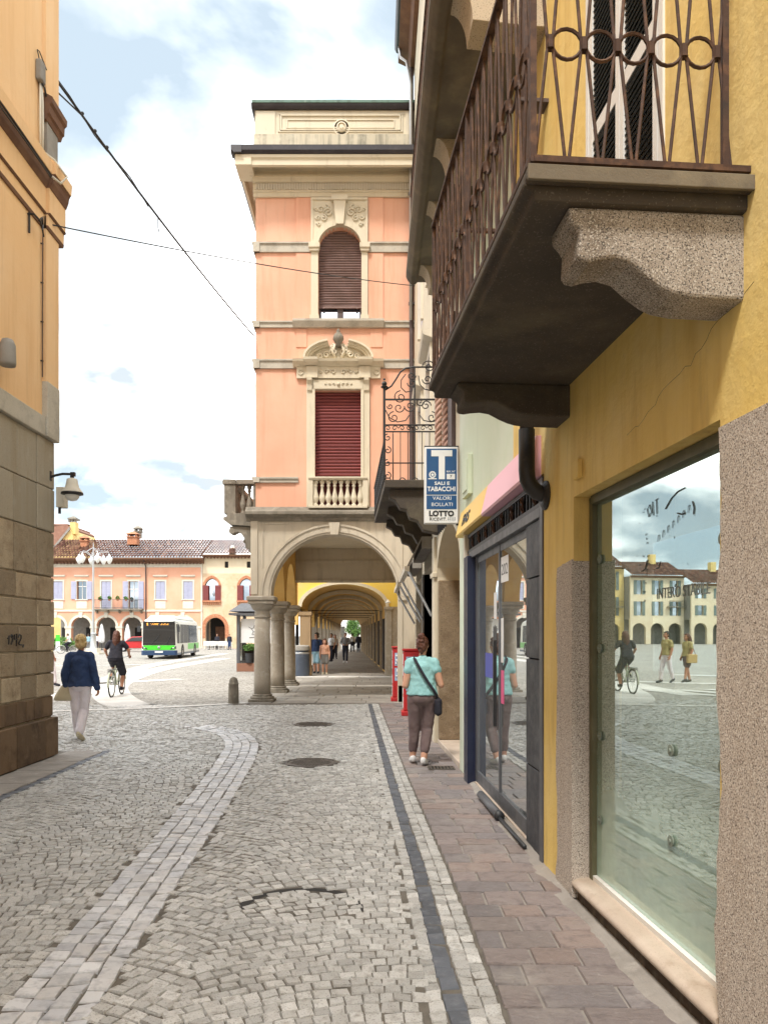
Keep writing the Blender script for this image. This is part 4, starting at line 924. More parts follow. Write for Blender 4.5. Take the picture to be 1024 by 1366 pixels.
# ================================================================== HOUSE OVER THE SHOP
sh_ = thing('pale_green_house','pale green and yellow plaster house over the dark grey shop front','house',(XS(7),7,0))
mb = MB(); wall(mb,FS,5.172,6.12,2.72,9.8,[],.25); FS.box(mb,5.172,5.19,0,2.72,-.25,0); mb.build('yellow_wall',M_['yellow'],sh_)
mb = MB(); wall(mb,FS,6.12,8.92,2.72,9.8,[],.25); FS.box(mb,8.32,8.92,0,2.72,-.4,.0); mb.build('green_wall',M_['paleg'],sh_)
mb = MB(); mb.box(1.75,8,5.16,8.9,2.75,9.8); mb.build('rear_wall',M_['paleg'],sh_)
mb = MB(); FS.box(mb,8.05,8.42,3.12,3.55,.0,.05); FS.box(mb,8.10,8.37,3.17,3.5,.05,.06); mb.build('vent_panel',M_['paleg'],sh_,bevel=.006)
mb = MB(); FS.prof(mb,[(0,2.71),(.09,2.71),(.10,2.73),(.035,3.0),(0,3.0)],5.26,7.02); pk=mb.build('fascia_sign',M_['signpink'],sh_)
mb = MB(); FS.prof(mb,[(0,2.71),(.09,2.71),(.10,2.73),(.035,3.0),(0,3.0)],7.022,8.60); yl_=mb.build('yellow_panel',M_['signyel'],pk)
a_=math.atan2(.065,.27)
FSr = Frame((FS.o.x,FS.o.y),(-FS.u.x,-FS.u.y),(FS.n.x,FS.n.y))
lettering('lettering','FAS',FSr.mat(-8.05,2.85,.074)@Matrix.Rotation(-a_,4,'X'),.17,M_['ink'],pk,width=.42,depth=.004,bold=.004)
# shop front
g_=M_['anthr']
mb = MB(); FS.box(mb,5.19,5.27,0,2.70,-.22,.012); FS.box(mb,5.27,8.20,2.43,2.50,-.22,.012); FS.box(mb,5.27,8.29,2.685,2.70,-.1,.012)
sf = mb.build('shop_front',g_,sh_,bevel=.004)
mb = MB(); z=0
for z0,z1 in ((0,.62),(.625,1.42),(1.425,2.02),(2.025,2.43)): FS.box(mb,5.272,5.74,z0+.003,z1-.003,-.22,-.012)
mb.build('slate_panel',M_['slate'],sf,bevel=.003)
mb = MB(); FS.box(mb,8.05,8.29,0,2.45,-.30,.055); mb.build('navy_pier',M_['navy'],sf,bevel=.004)
mb = MB(); FS.box(mb,8.29,8.36,0,2.75,-.30,.045); mb.build('pale_edge',M_['palestone'],sf)
mb = MB(); FS.box(mb,5.742,7.95,.0,.16,-.16,-.035); FS.box(mb,5.742,5.775,.16,2.43,-.16,-.04); FS.box(mb,6.82,6.865,.16,2.43,-.16,-.033); FS.box(mb,7.95,8.05,.0,2.43,-.16,-.03); FS.box(mb,5.742,7.95,2.36,2.43,-.16,-.04)
mb.build('shop_window_frame',g_,sf,bevel=.003)
mb = MB(); FS.box(mb,5.775,6.82,.16,2.36,-.055,-.045); sg=mb.build('shop_window',M_['shopglass'],sf)
mb = MB(); FS.box(mb,6.865,7.95,.16,2.36,-.055,-.045); dg=mb.build('glass_door',M_['shopglass'],sf)
mb = MB(); FS.box(mb,6.93,6.96,.75,1.55,-.03,.0); mb.build('door_handle',M_['black'],dg)
mb = MB(); FS.box(mb,7.15,7.55,1.18,1.42,-.0445,-.0430); st=mb.build('blue_sticker',mat('violet_blue_sticker',(.06,.06,.42),.4),dg)
mb = MB(); FS.box(mb,7.0,7.12,1.75,2.0,-.0445,-.0430); mb.build('white_sticker',M_['white'],dg)
mb = MB(); FS.box(mb,7.0,7.16,1.45,1.68,-.0445,-.0430); mb.build('dark_label',M_['plastic'],dg)
mb = MB(); FS.box(mb,6.50,6.80,2.07,2.30,-.0445,-.0430); po=mb.build('number_poster',M_['white'],sg)
FSr = Frame((FS.o.x,FS.o.y),(-FS.u.x,-FS.u.y),(FS.n.x,FS.n.y))
lettering('lettering','202',FSr.mat(-6.65,2.18,-.0425),.14,M_['ink'],po,width=.24,depth=.0006)
mb = MB(); FS.box(mb,6.68,6.80,.98,1.28,-.0445,-.0430); mb.build('pink_sticker',mat('hot_pink_sticker',(.75,.08,.25),.4),sg)
mb = MB(); FS.box(mb,6.70,6.80,1.35,1.75,-.0445,-.0430); mb.build('price_list',M_['white'],sg)
# grille over the shop front: bars with curled foliage between them
mb = MB(); mb2=MB()
FS.box(mb,5.27,8.29,2.50,2.53,-.02,.01); FS.box(mb,5.27,8.29,2.665,2.685,-.02,.01)
nb=33
for i in range(nb): u=5.30+2.96*i/(nb-1); FS.box(mb,u-.007,u+.007,2.53,2.665,-.012,.002)
for i in range(0,nb-1,4):
    u=5.30+2.96*(i+1)/(nb-1)
    for k in (-1,1):
        FS.tube(mb2,[(u+k*.006,2.53,.0),(u+k*.03,2.56,.012),(u+k*.035,2.595,.02),(u+k*.01,2.60,.015),(u+k*.02,2.575,.01)],.0075,5)
        FS.tube(mb2,[(u,2.60,.0),(u+k*.03,2.62,.015),(u+k*.032,2.65,.02),(u+k*.008,2.645,.012)],.007,5)
gr=mb.build('iron_grille',M_['black'],sf); mb2.build('grille_scroll',M_['rust'],gr)
mb = MB(); FS.box(mb,5.27,8.29,2.50,2.69,-.12,-.10); mb.build('grille_backing',M_['dark'],sf)
# shop interior seen through the glass
mb = MB(); FS.box(mb,5.3,8.1,.0,2.45,-1.7,-1.68); FS.box(mb,5.28,5.30,.0,2.45,-1.68,-.25); FS.box(mb,8.1,8.12,0,2.45,-1.68,-.3); FS.box(mb,5.30,8.1,2.44,2.46,-1.68,-.25)
it=mb.build('shop_interior',mat('shop_inner_wall',(.42,.47,.50),.8),sf)
mb = MB(); FS.box(mb,5.3,8.1,.05,.07,-1.68,-.16); mb.build('shop_floor',mat('shop_floor',(.72,.70,.72),.5),it)
mb = MB(); FS.box(mb,5.9,6.0,.3,2.2,-.9,-.3); FS.box(mb,5.85,6.5,1.55,1.95,-.5,-.48); FS.box(mb,6.2,6.6,.2,.9,-.9,-.5); mb.build('red_display',M_['red'],it)
mb = MB(); FS.box(mb,6.0,6.45,1.58,1.92,-.478,-.476); FS.box(mb,6.55,6.75,.3,2.0,-.62,-.60); mb.build('white_display',M_['white'],it)
# rolled door closer lying at the threshold
mb = MB(); FS.box(mb,5.3,8.0,-.03,.035,-.2,-.015); mb.build('threshold',M_['marble'],sf)
t = thing('shutter_tube','dark metal tube lying along the shop threshold','metal tube',tuple(FS.p(6.9,.03,.05)))
mb = MB(); FS.tube(mb,[(6.45,.045,.05),(7.3,.045,.05)],.038,14); mb.build('tube',M_['anthr'],t,smooth=True)
mb = MB(); FS.tube(mb,[(5.55,.03,.045),(6.45,.03,.05)],.016,8); FS.tube(mb,[(6.42,.045,.05),(6.47,.045,.05)],.045,12); mb.build('rod',M_['plastic'],t,smooth=True)
# second-floor stone balcony
UY0,UY1,UZ = 4.98,9.42,6.02
def ud(y): return XS(y)-.405
def udp(u): return lerp(.78,.60,(u-5.18)/(UY1-5.18))     # the slab tapers, its edge running straight down the street
def uprof(u): d=udp(u); return [FS.p(u,z,q) for q,z in [(-.2,UZ),(d-.14,UZ),(d-.12,UZ-.03),(d-.06,UZ-.03),(d-.02,UZ+.02),(d,UZ+.06),(d,UZ+.14),(-.2,UZ+.14)]]
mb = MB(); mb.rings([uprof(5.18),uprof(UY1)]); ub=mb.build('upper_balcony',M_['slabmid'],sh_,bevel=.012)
for u in (5.24,6.82,7.78,9.10):
    mb = MB(); ce=udp(u)-.15; pr=[(-.1,UZ),(ce,UZ)]+[(ce-.12*math.sin(a*PI/2/6), UZ-.24*(1-math.cos(a*PI/2/6))) for a in range(1,7)]+[(.1,UZ-.27),(-.1,UZ-.27)]
    FS.prof(mb,pr,u-.13,u+.13); mb.build('corbel',M_['palegranite'],ub,bevel=.03)
mb = MB(); 
for z in (UZ+.2,UZ+1.05): mb.bar(FS.p(5.2,z,udp(5.2)-.06),FS.p(UY1-.05,z,udp(UY1)-.06),.035,.02)
for i in range(34): u=5.22+4.1*i/33; mb.bar(FS.p(u,UZ+.14,udp(u)-.06),FS.p(u,UZ+1.05,udp(u)-.06),.013)
mb.build('railing',M_['rust'],ub)

# ================================================================== ARCHED HOUSE (narrow, beyond the shop)
ah = thing('arched_house','narrow cream house with an arched doorway between the shop and the awnings','house',(XS(10),10,0))
ao = (8.93,11.08,0,arch_pts(10.0,1.075,2.45,.62,14))
mb = MB(); wall(mb,FS,8.925,11.6,0,10.5,[ao],.34); mb.build('wall',M_['cream'],ah)
mb = MB(); mb.box(1.7,8,8.95,11.6,2.9,10.5); mb.build('rear_wall',M_['cream'],ah)
mb = MB(); FS.box(mb,10.96,11.078,.06,2.40,-.615,-.012); mb.build('stone_jamb',mat('rough_brown_stone',(.25,.185,.115),.92,[((.15,.10,.06),4,.48,.7,None,.8),((.38,.30,.21),7,.54,.74,None,.7)],[(14,.8),(60,.8)],vor=[(60,(.09,.06,.045),.61,.7)]),ah,bevel=.015)
mb = MB(); FS.box(mb,8.95,11.08,0,3.3,-.66,-.62); FS.box(mb,8.93,11.1,3.1,3.15,-.66,-.34); mb.build('recess',M_['vault'],ah)
mb = MB(); FS.box(mb,9.3,10.7,.1,2.35,-.62,-.58); mb.build('doorway',M_['dark'],ah)
mb = MB(); FS.box(mb,8.5,11.1,-.02,.06,-.6,-.01); mb.build('step',M_['marble'],ah,bevel=.01)
mb = MB(); FS.box(mb,11.10,11.34,0,3.05,0,.045); FS.box(mb,11.06,11.38,2.45,2.52,.0,.07); mb.build('pilaster',M_['cream'],ah,bevel=.008)
# upper floor: louvred shutters, twisted rope columns
lz=3.7
mb = MB(); FS.box(mb,9.25,9.60,lz,5.6,.0,.05); mb.build('shutter',M_['pipe'],ah)
mb = MB(); FS.box(mb,10.62,10.9,lz,5.6,.0,.05); mb.build('shutter',M_['pipe'],ah)
mb = MB(); FS.box(mb,9.75,10.15,lz,5.6,.0,.04); mb.build('green_shutter',mat('olive_green_paint',(.14,.22,.03),.6),ah)
for u in (9.68,10.45):
    mb = MB(); 
    for ph in (0,2.1,4.2): FS.tube(mb,[(u+.030*math.cos(z*24+ph),z,.06+.030*math.sin(z*24+ph)) for z in np.arange(lz,5.6,.03)],.026,5)
    mb.build('twisted_column',mat('pale_rose_stone',(.55,.36,.30),.8),ah,smooth=True)
# shop lettering over the arch
scr=MB(); 
for k in range(6):
    u=10.9-.17*k; FS.tube(scr,[(u,3.05,.012),(u-.05,3.34-.03*(k%2),.012),(u-.09,3.08,.012),(u-.13,3.22,.012)],.012,4)
scr.build('script_lettering',M_['ink'],ah)

# ------------------------------------------------------------------ tobacco sign
t = thing('tobacco_sign','blue and white projecting tobacconist sign with a large T','sign',(.8,9.0,2.95))
Ys=8.98; x0,x1=PX(566,Ys),PX(611,Ys); zb,zt=PZ(698,Ys),PZ(596,Ys); w_=x1-x0; h_=zt-zb
mb = MB(); mb.box(x0,x1,Ys,Ys+.11,zb,zt); bx=mb.build('sign_box',M_['white'],t,bevel=.008)
def sz(f): return zb+h_*f        # f from the bottom
def sx_(f): return x0+w_*f
mb = MB(); mb.box(sx_(.06),sx_(.95),Ys-.004,Ys,sz(.375),sz(.975)); mb.box(sx_(.06),sx_(.95),Ys-.004,Ys,sz(.185),sz(.362)); mb.build('blue_panel',M_['blue'],t)
mb = MB(); mb.box(sx_(.20),sx_(.82),Ys-.008,Ys-.004,sz(.875),sz(.955)); mb.box(sx_(.42),sx_(.60),Ys-.008,Ys-.004,sz(.575),sz(.875)); mb.box(sx_(.655),sx_(.90),Ys-.008,Ys-.004,sz(.575),sz(.645)); mb.build('letter_t',M_['white'],t)
Mt = lambda fx,fz: Matrix.Translation((sx_(fx),Ys-.006,sz(fz))) @ Matrix.Rotation(PI/2,4,'X')
for txt,fx,fz,s,wd_,m,bo in (('SALI E',.52,.52,.055,.45,'white',.0015),('TABACCHI',.50,.445,.075,.83,'white',.002),('VALORI',.52,.325,.06,.55,'white',0),('BOLLATI',.52,.243,.06,.62,'white',0),('LOTTO',.50,.125,.085,.74,'ink',.004),('RICEVIT.',.40,.052,.055,.50,'ink',0),('1111',.80,.055,.06,.20,'ink',.001),('RIV. N°',.78,.675,.028,.25,'white',.0006),('7',.78,.61,.045,.06,'ink',.001)):
    dd = .0085 if txt=='7' else .0045
    o=lettering('lettering',txt,Matrix.Translation((0,-dd+.006,0))@Mt(fx,fz),s,M_[m],t,width=w_*wd_,depth=.0008,bold=bo)
mb = MB(); 
cx_,cz_=sx_(.235),sz(.635)
for k in range(12): a=2*PI*k/12; mb.box(cx_+.034*math.cos(a)-.008,cx_+.034*math.cos(a)+.008,Ys-.007,Ys-.004,cz_+.034*math.sin(a)-.008,cz_+.034*math.sin(a)+.008)
for k in range(5):
    a=PI/2+2*PI*k/5; b2=a+PI/5; c2=a-PI/5
    mb.prism([(cx_+.026*math.cos(a),Ys-.005,cz_+.026*math.sin(a)),(cx_+.011*math.cos(b2),Ys-.005,cz_+.011*math.sin(b2)),(cx_,Ys-.005,cz_),(cx_+.011*math.cos(c2),Ys-.005,cz_+.011*math.sin(c2))],(0,-.002,0))
mb.box(cx_-.05,cx_+.05,Ys-.007,Ys-.004,cz_-.055,cz_-.043); mb.build('emblem',M_['white'],t)
mb = MB(); mb.bar((x0,Ys+.05,zt+.012),(XS(9)+.02,Ys+.05,zt+.012),.03,.02); mb.bar((x1-.02,Ys+.05,zb-.01),(XS(9)+.02,Ys+.05,zb-.01),.02,.02); mb.tube([(x1,Ys+.05,zt+.0),(x1+.03,Ys+.05,zt-.06)],.008,5); mb.build('bracket',M_['black'],t)

# ================================================================== LAST HOUSE BEFORE THE ARCADE
th = thing('cream_house','cream house with dark shop openings under folded awnings beside the arcade','house',(.93,14,0))
mb = MB(); wall(mb,FT,11.6,17.8,0,3.4,[(11.75,14.3,0,2.75),(14.8,17.1,0,2.75)],.3); wall(mb,FT,11.6,17.8,3.4,7.0,[(12.2,13.1,4.0,6.2),(14.6,15.5,4.0,6.2)],.3); wall(mb,FT,11.6,17.8,7.0,15.6,[(12.2,13.1,7.8,9.6),(14.6,15.5,7.8,9.6)],.3); mb.build('wall',M_['cream'],th)
mb = MB(); mb.box(1.4,9,11.62,27,3.6,15.6); mb.build('rear_wall',M_['yellow'],th)
mb = MB(); FT.box(mb,11.7,17.2,0,2.8,-1.2,-1.0); mb.build('shop_recess',M_['dark'],th)
for (a,c,z0,z1) in ((12.2,13.1,4.0,6.2),(14.6,15.5,4.0,6.2),(12.2,13.1,7.8,9.6),(14.6,15.5,7.8,9.6)):
    mb = MB(); FT.box(mb,a-.12,a,z0-.08,z1+.12,0,.05); FT.box(mb,c,c+.12,z0-.08,z1+.12,0,.05); FT.box(mb,a,c,z1,z1+.12,0,.05); FT.prof(mb,[(0,z1+.16),(.16,z1+.22),(.18,z1+.28),(0,z1+.32)],a-.2,c+.2); wf=mb.build('window',M_['palestone'],th)
    mb = MB(); FT.box(mb,a,(a+c)/2-.01,z0,z1,-.06,-.02); FT.box(mb,(a+c)/2+.01,c,z0,z1,-.06,-.02); mb.build('shutter',M_['lav'],wf)
mb = MB(); FT.prof(mb,[(0,15.0),(.10,15.0),(.16,15.2),(.38,15.3),(.38,15.42),(0,15.45)],11.4,17.95); mb.build('eaves',M_['brown'],th)
mb = MB(); pr=[(.55+.10*math.cos(PI+PI*i/8)-.0,15.0+.12*math.sin(PI+PI*i/8)) for i in range(9)]+[(.65,15.22),(.40,15.22)]
FT.prof(mb,[(.26,15.42),(.29,15.34),(.36,15.32),(.43,15.34),(.47,15.42),(.47,15.62),(.26,15.62)],11.3,17.7); mb.build('roof_gutter',M_['gutter'],th,bevel=.01)
mb = MB(); mb.tube([(.86,17.72,15),(.86,17.72,4.2)],.05,10)
for z in (6.5,9.4,12): mb.box(.79,.93,17.66,17.74,z,z+.05)
mb.build('drainpipe',M_['pipe'],th,smooth=False)
mb = MB(); mb.tube([FT.p(17.5,15.4,.38),FT.p(17.5,15.1,.34),FT.p(17.5,15.0,.2),FT.p(17.55,14.5,.1),FT.p(17.6,9,.1)],.035,8); mb.build('gutter_spout',M_['alum'],th,smooth=True)
# wrought-iron balcony with a scrolled screen
ib_y0,ib_y1,ib_z = 10.8,14.2,3.72
ow = lambda y: .135-.042*(y-10.8)
mb = MB()
mb.hexa([(ow(ib_y0),ib_y0,ib_z),(1.1,ib_y0,ib_z),(1.1,ib_y1,ib_z),(ow(ib_y1),ib_y1,ib_z),(ow(ib_y0),ib_y0,ib_z+.12),(1.1,ib_y0,ib_z+.12),(1.1,ib_y1,ib_z+.12),(ow(ib_y1),ib_y1,ib_z+.12)])
ib = mb.build('iron_balcony',M_['slabdark'],th,bevel=.015)
for yy in (11.0,12.5,13.9):
    mb = MB(); fr=Frame((0,yy),(1,0),(0,-1))
    pts=[(1.0,ib_z),(.22,ib_z),(.20,ib_z-.12),(.30,ib_z-.17),(.36,ib_z-.28),(.46,ib_z-.30),(.50,ib_z-.42),(.62,ib_z-.46),(.70,ib_z-.60),(1.0,ib_z-.66)]
    fr.poly(mb,pts,-.12,.12); mb.build('corbel',M_['slabdark'],ib,bevel=.012)
SF = Frame((0,ib_y0+.03),(1,0),(0,-1)); mb = MB(); mk=MB()
def sc(px,py): return (PX(px,ib_y0), PZ(py,ib_y0))
def sp_(px,py,rpx,turns,a0,k=1,w=.008): 
    c=sc(px,py); SF.tube(mk,[(u,z,0) for u,z in spiral(c,rpx*ib_y0/1000,turns,a0,18,k)],w,5)
def ln_(pts,w=.008): SF.tube(mk,[(*sc(*p),0) for p in pts],w,5)
uL=sc(512.5,0)[0]; uR=.93
mb.bar(SF.p(uL,ib_z+.1),SF.p(uL,sc(0,516)[1]),.035); mb.ball(SF.p(uL,sc(0,511)[1]),.04,8); mb.ball(SF.p(uL,sc(0,505)[1]),.018,6); mb.lathe([(.05,0),(.055,.012),(.02,.03)],SF.p(uL,sc(0,516)[1]),8)
for py,h in ((532,.022),(566,.016),(575,.016),(617,.014),(648,.02)): z=sc(0,py)[1]; mb.bar(SF.p(uL,z),SF.p(uR,z),.025,h)
mb.bar(SF.p(sc(553,0)[0],ib_z+.1),SF.p(sc(553,0)[0],sc(0,488)[1]),.022)
for px in (524,534,544,563,573): mb.bar(SF.p(sc(px,0)[0],ib_z+.1),SF.p(sc(px,0)[0],sc(0,575)[1]),.011)
ln_([(514,519),(522,514),(528,505),(534,495),(541,490),(553,488.5),(578,488.5)],.013)
for a in ((549,500,6,1.3,0,-1),(549,510,6,1.3,PI,1),(534,529,9,1.4,PI/2,1),(532,543,7,1.2,0,-1),(520,541,4,1.2,PI,1),(547,541,8,1.4,PI,1),(560,535,6,1.3,0,-1),(570,505,7,1.4,PI,1),(568,540,7,1.4,0,1),(572,488,9,1.5,PI,-1),(576,556,8,1.3,PI/2,-1),(525,556,8,1.3,PI/2,1)): sp_(*a)
ln_([(514,546),(519,556),(530,562),(541,560),(546,553)]); ln_([(592,546),(585,556),(575,562),(565,560),(560,553)])
ln_([(541,498),(535,506),(535,516),(541,522),(548,521),(552,514)]); ln_([(558,500),(560,512),(566,518),(575,520)])
for i in range(7): sp_(517+i*9.5,570.5,4,1.1,0 if i%2 else PI,1 if i%2 else -1,.007)
for i in range(4): sp_(517,583+i*17,5,1.2,PI/2,-1 if i%2 else 1); sp_(518+i*18,641,5,1.2,0 if i%2 else PI,1 if i%2 else -1)
ln_([(524,578),(524,650)],.009)
ri=mb.build('iron_screen',M_['black'],ib); mk.build('scrollwork',M_['black'],ri,smooth=True)
mb = MB(); fz0,fz1=ib_z+.14,sc(0,590)[1]
for z in (fz0,fz1): mb.bar((ow(ib_y0),ib_y0,z),(ow(ib_y1),ib_y1,z),.03,.025)
for i in range(21):
    yy=lerp(ib_y0,ib_y1,i/20); mb.bar((ow(yy),yy,fz0),(ow(yy),yy,fz1),.012)
    if i<20:
        y2=yy+.085
        for zc,k in ((fz0+.10,1),(fz0+.33,-1),(fz1-.25,1),(fz1-.08,-1)): mb.tube([(ow(y2),y2+.06*math.cos(a)*(1-t),zc+.07*math.sin(a)*(1-t)) for t,a in [(j/8*.8,k*j/8*5) for j in range(9)]],.009,4)
mb.bar((ow(ib_y1),ib_y1,fz1),(.93,ib_y1,fz1),.03,.025)
for i in range(7): x=lerp(ow(ib_y1),.93,i/7); mb.bar((x,ib_y1,fz0),(x,ib_y1,fz1),.012)
mb.build('front_railing',M_['black'],ib)
# folded awnings with their arms
def awning(label,y0,y1,z,drop,out):
    t = thing('folded_awning',label,'awning',(.9,(y0+y1)/2,z),'folded awnings over the dark shops')
    mb = MB(); FT.box(mb,y0,y1,z-.08,z+.10,.02,.20); FT.prof(mb,[(.2,z+.05),(out,z-drop),(out+.02,z-drop+.04),(.2,z+.10)],y0,y1); mb.build('canopy',M_['greyplas'],t)
    mb = MB(); FT.prof(mb,[(out-.03,z-drop-.03),(out+.05,z-drop-.03),(out+.05,z-drop+.05),(out-.03,z-drop+.05)],y0-.03,y1+.03); mb.build('front_bar',M_['palestone'],t)
    for y in (y0+.04,y1-.04):
        mb = MB(); FT.tube(mb,[(y,z-drop,out),(y,z-1.15,.04)],.022,6); mb.build('arm',M_['alum'],t)
    return t
awning('grey folded awning over the dark shop nearest the arched doorway',11.8,14.3,3.05,.42,.42)
awning('grey awning folded half down beside the arcade arch, the farther one',14.8,17.0,3.0,.42,.45)
mb = MB(); FT.box(mb,11.7,11.8,0,2.75,-.25,.03); FT.box(mb,14.3,14.4,0,2.75,-.25,.03); FT.box(mb,14.7,14.8,0,2.75,-.2,.02); FT.box(mb,12.95,13.0,0,2.7,-.2,-.1); mb.build('shop_frame',M_['greyplas'],th)
mb = MB(); FT.box(mb,11.8,12.95,.1,2.7,-.3,-.28); FT.box(mb,13.0,14.3,.1,2.7,-.3,-.28); FT.box(mb,14.8,17.1,.1,2.7,-.3,-.28); mb.build('shop_glass',M_['busglass'],th)
# the two red cabinets standing outside
def cabinet(loc,label,mir=1):
    x,y=loc; t=thing('vending_cabinet',label,'vending machine',(x,y,0),'red vending cabinets outside the shops')
    w,d,h=.36,.30,1.28
    mb = MB(); mb.box(x-w/2,x+w/2,y-d/2,y+d/2,.10,h); mb.build('case',M_['red'],t,bevel=.02)
    mb = MB(); mb.box(x-w/2-.04,x+w/2+.04,y-d/2-.04,y+d/2+.04,.0,.10); mb.build('plinth',M_['red'],t,bevel=.02)
    mb = MB(); mb.box(x-w/2-.02,x+w/2+.02,y-d/2-.02,y+d/2+.02,h,h+.045); mb.build('cap',M_['red'],t,bevel=.015)
    for z in (.50,.86):
        mb = MB(); mb.box(x-w/2+.05,x+w/2-.05,y-d/2-.006,y-d/2,z,z+.31); mb.build('globe_window',mat('pale_blue_window',(.35,.45,.62),.2) if 'pale_blue_window' not in MATS else MATS['pale_blue_window'],t)
        mb = MB(); r_=random.Random(int(z*100))
        for k in range(14): mb.ball((x+r_.uniform(-.1,.1),y-d/2-.008,z+r_.uniform(.04,.27)),.022,6)
        mb.build('capsule',M_['white'],t)
    mb = MB()
    for z in (.22,.5,.85,1.08): mb.box(x-w/2-.006,x-w/2,y-d/2+.03,y+d/2-.03,z-.06,z+.14)
    mb.build('side_poster',M_['white'],t)
    mb = MB(); mb.lathe([(.001,0),(.035,0),(.035,.02),(.001,.02)],(0,0,0),12)
    m4=Matrix.Translation((x,y-d/2,.36))@Matrix.Rotation(PI/2,4,'X'); mb.v=[tuple(m4@Vector(v)) for v in mb.v]; mb.build('coin_knob',M_['chrome'],t)
    return t
cabinet((.60,18.1),'red vending cabinet standing at the mouth of the arcade')
cabinet((.74,14.9),'red vending cabinet half hidden behind the woman in teal')
# ================================================================== PINK CORNER BUILDING OVER THE ARCADE
YP=17.8; S_=YP/1000
def u_(px): return (px-500)*S_
def z_(py): return EYE+(HY-py)*S_
pb = thing('pink_building','tall pink corner building with cream stone trim standing on the arcade columns','building',(-1,YP,0))
UL,UR = u_(341), .935
WC = u_(451.5)
ow0,ow1 = u_(424.5),u_(482); oz0,ozs = z_(428),z_(331); orr=(ow1-ow0)/2; oc=(ow0+ow1)/2
lw0,lw1,lz0,lz1 = u_(420),u_(481.5),z_(678),z_(521)
z1f = 4.50
mb = MB(); wall(mb,FP,UL,UR,z1f,12.35,[(ow0,ow1,oz0,arch_pts(oc,orr,ozs,(z_(303)-ozs),16))],.4)
# the lower window goes into the same sheet of wall further down, so the wall is cut at the string course
mb = MB(); wall(mb,FP,UL,UR,z_(438),12.35,[(ow0,ow1,oz0,arch_pts(oc,orr,ozs,(z_(303)-ozs),16))],.4)
wall(mb,FP,UL,UR,z1f,z_(438),[(lw0,lw1,lz0,lz1)],.4)
mb.add([FPS.p(YP,z1f,-.09),FPS.p(24,z1f,-.09),FPS.p(24,12.35,-.09),FPS.p(YP,12.35,-.09)],[(0,1,2,3)])
mb.build('upper_wall',M_['pink'],pb)
mb = MB(); mb.box(-2.8,.9,YP+.45,24,4.37,14.0); mb.build('building_core',M_['cream'],pb)
# ground-floor arched front
ac,ar,aspr = -.96,1.51,2.52
mb = MB(); FX0,FX1=-2.94,.935
wall(mb,FP,FX0,FX1,aspr,4.34,[(ac-ar,ac+ar,aspr,arch_pts(ac,ar,aspr,1.47,22))],.46)
FP.box(mb,ac+ar,FX1,0,aspr,-.46,0)
mb.build('arcade_front',M_['archstone'],pb)
mb = MB(); archivolt(mb,FP,ac,ar,ar+.05,aspr,1.47,1.52,-.02,.03,22); archivolt(mb,FP,ac,ar+.05,ar+.19,aspr,1.52,1.66,-.02,.055,22); archivolt(mb,FP,ac,ar+.19,ar+.24,aspr,1.66,1.71,-.02,.08,22)
FP.poly(mb,[(ac-.09,3.97),(ac+.09,3.97),(ac+.13,4.26),(ac-.13,4.26)],0,.12)
mb.build('archivolt',M_['archstone'],pb)
mb = MB()
FP.box(mb,FX0-.005,FX0+.16,2.56,4.34,-.3,.035); FP.box(mb,FX0+.26,FX0+.29,3.2,4.24,0,.02); FP.box(mb,FX0+.26,ac-1.1,4.22,4.25,0,.02)
mb.build('corner_strip',M_['archstone'],pb,bevel=.006); mb = MB()
FP.box(mb,FX1-.40,FX1-.28,0,4.34,0,.03); FP.box(mb,ac+ar-.0,ac+ar+.2,2.42,2.52,-.1,.05); FP.box(mb,ac+ar-.0,ac+ar+.2,0,.4,-.1,.03)
mb.build('wall_pier',M_['archstone'],pb,bevel=.006)
def profile_band(name,pts,m,u0,u1,ret=True,par=pb):
    mb = MB(); FP.prof(mb,pts,u0,u1)
    if ret: FPS.prof(mb,[(d-.09,z) for d,z in pts],YP-.0,24)
    return mb.build(name,M_[m],par)
profile_band('floor_cornice',[(-.1,4.30),(.05,4.30),(.08,4.37),(.17,4.41),(.22,4.44),(.22,4.50),(.14,4.56),(.07,4.63),(-.1,4.63)],'greystone',UL-.22,UR)
def band(za,zb,u0,u1,pr=.05): return [(-.1,za),(pr,za),(pr,zb-.05),(pr+.03,zb-.04),(pr+.03,zb),(-.1,zb)]
mb = MB()
for za,zb,(p0,p1) in ((z_(644),z_(637),(341,398)),(z_(492),z_(480),(341,398)),(z_(492),z_(480),(505,553)),(z_(437.5),z_(429),(341,394)),(z_(437.5),z_(429),(510,553)),(z_(337),z_(324),(341,415)),(z_(337),z_(324),(491,553))):
    FP.prof(mb,band(za,zb,0,0),u_(p0)-.03,u_(p1)); 
for za,zb in ((z_(644),z_(637)),(z_(492),z_(480)),(z_(437.5),z_(429)),(z_(337),z_(324))): FPS.prof(mb,[(d-.09,z) for d,z in band(za,zb,0,0)],YP-.085,24)
FP.prof(mb,[(-.1,z_(438)),(.09,z_(438)),(.12,z_(435)),(.16,z_(431)),(.16,z_(428)),(-.1,z_(427.5))],u_(391),u_(512))
mb.build('string_course',M_['band'],pb)
# shallow pilaster panels of plaster beside the windows
mb = MB()
for p0,p1 in ((395,415),(491,511)): 
    FP.box(mb,u_(p0),u_(p1),z_(428),z_(337)-.01,0,.03); FP.box(mb,u_(p0),u_(p1),z_(324)+.01,12.0,0,.03)
for p0,p1 in ((395,409),(494,510)): FP.box(mb,u_(p0),u_(p1),4.63,z_(492)-.02,0,.02); FP.box(mb,u_(p0),u_(p1),z_(480)+.3,z_(438)-.01,0,.02)
mb.build('plaster_panel',M_['pink'],pb)
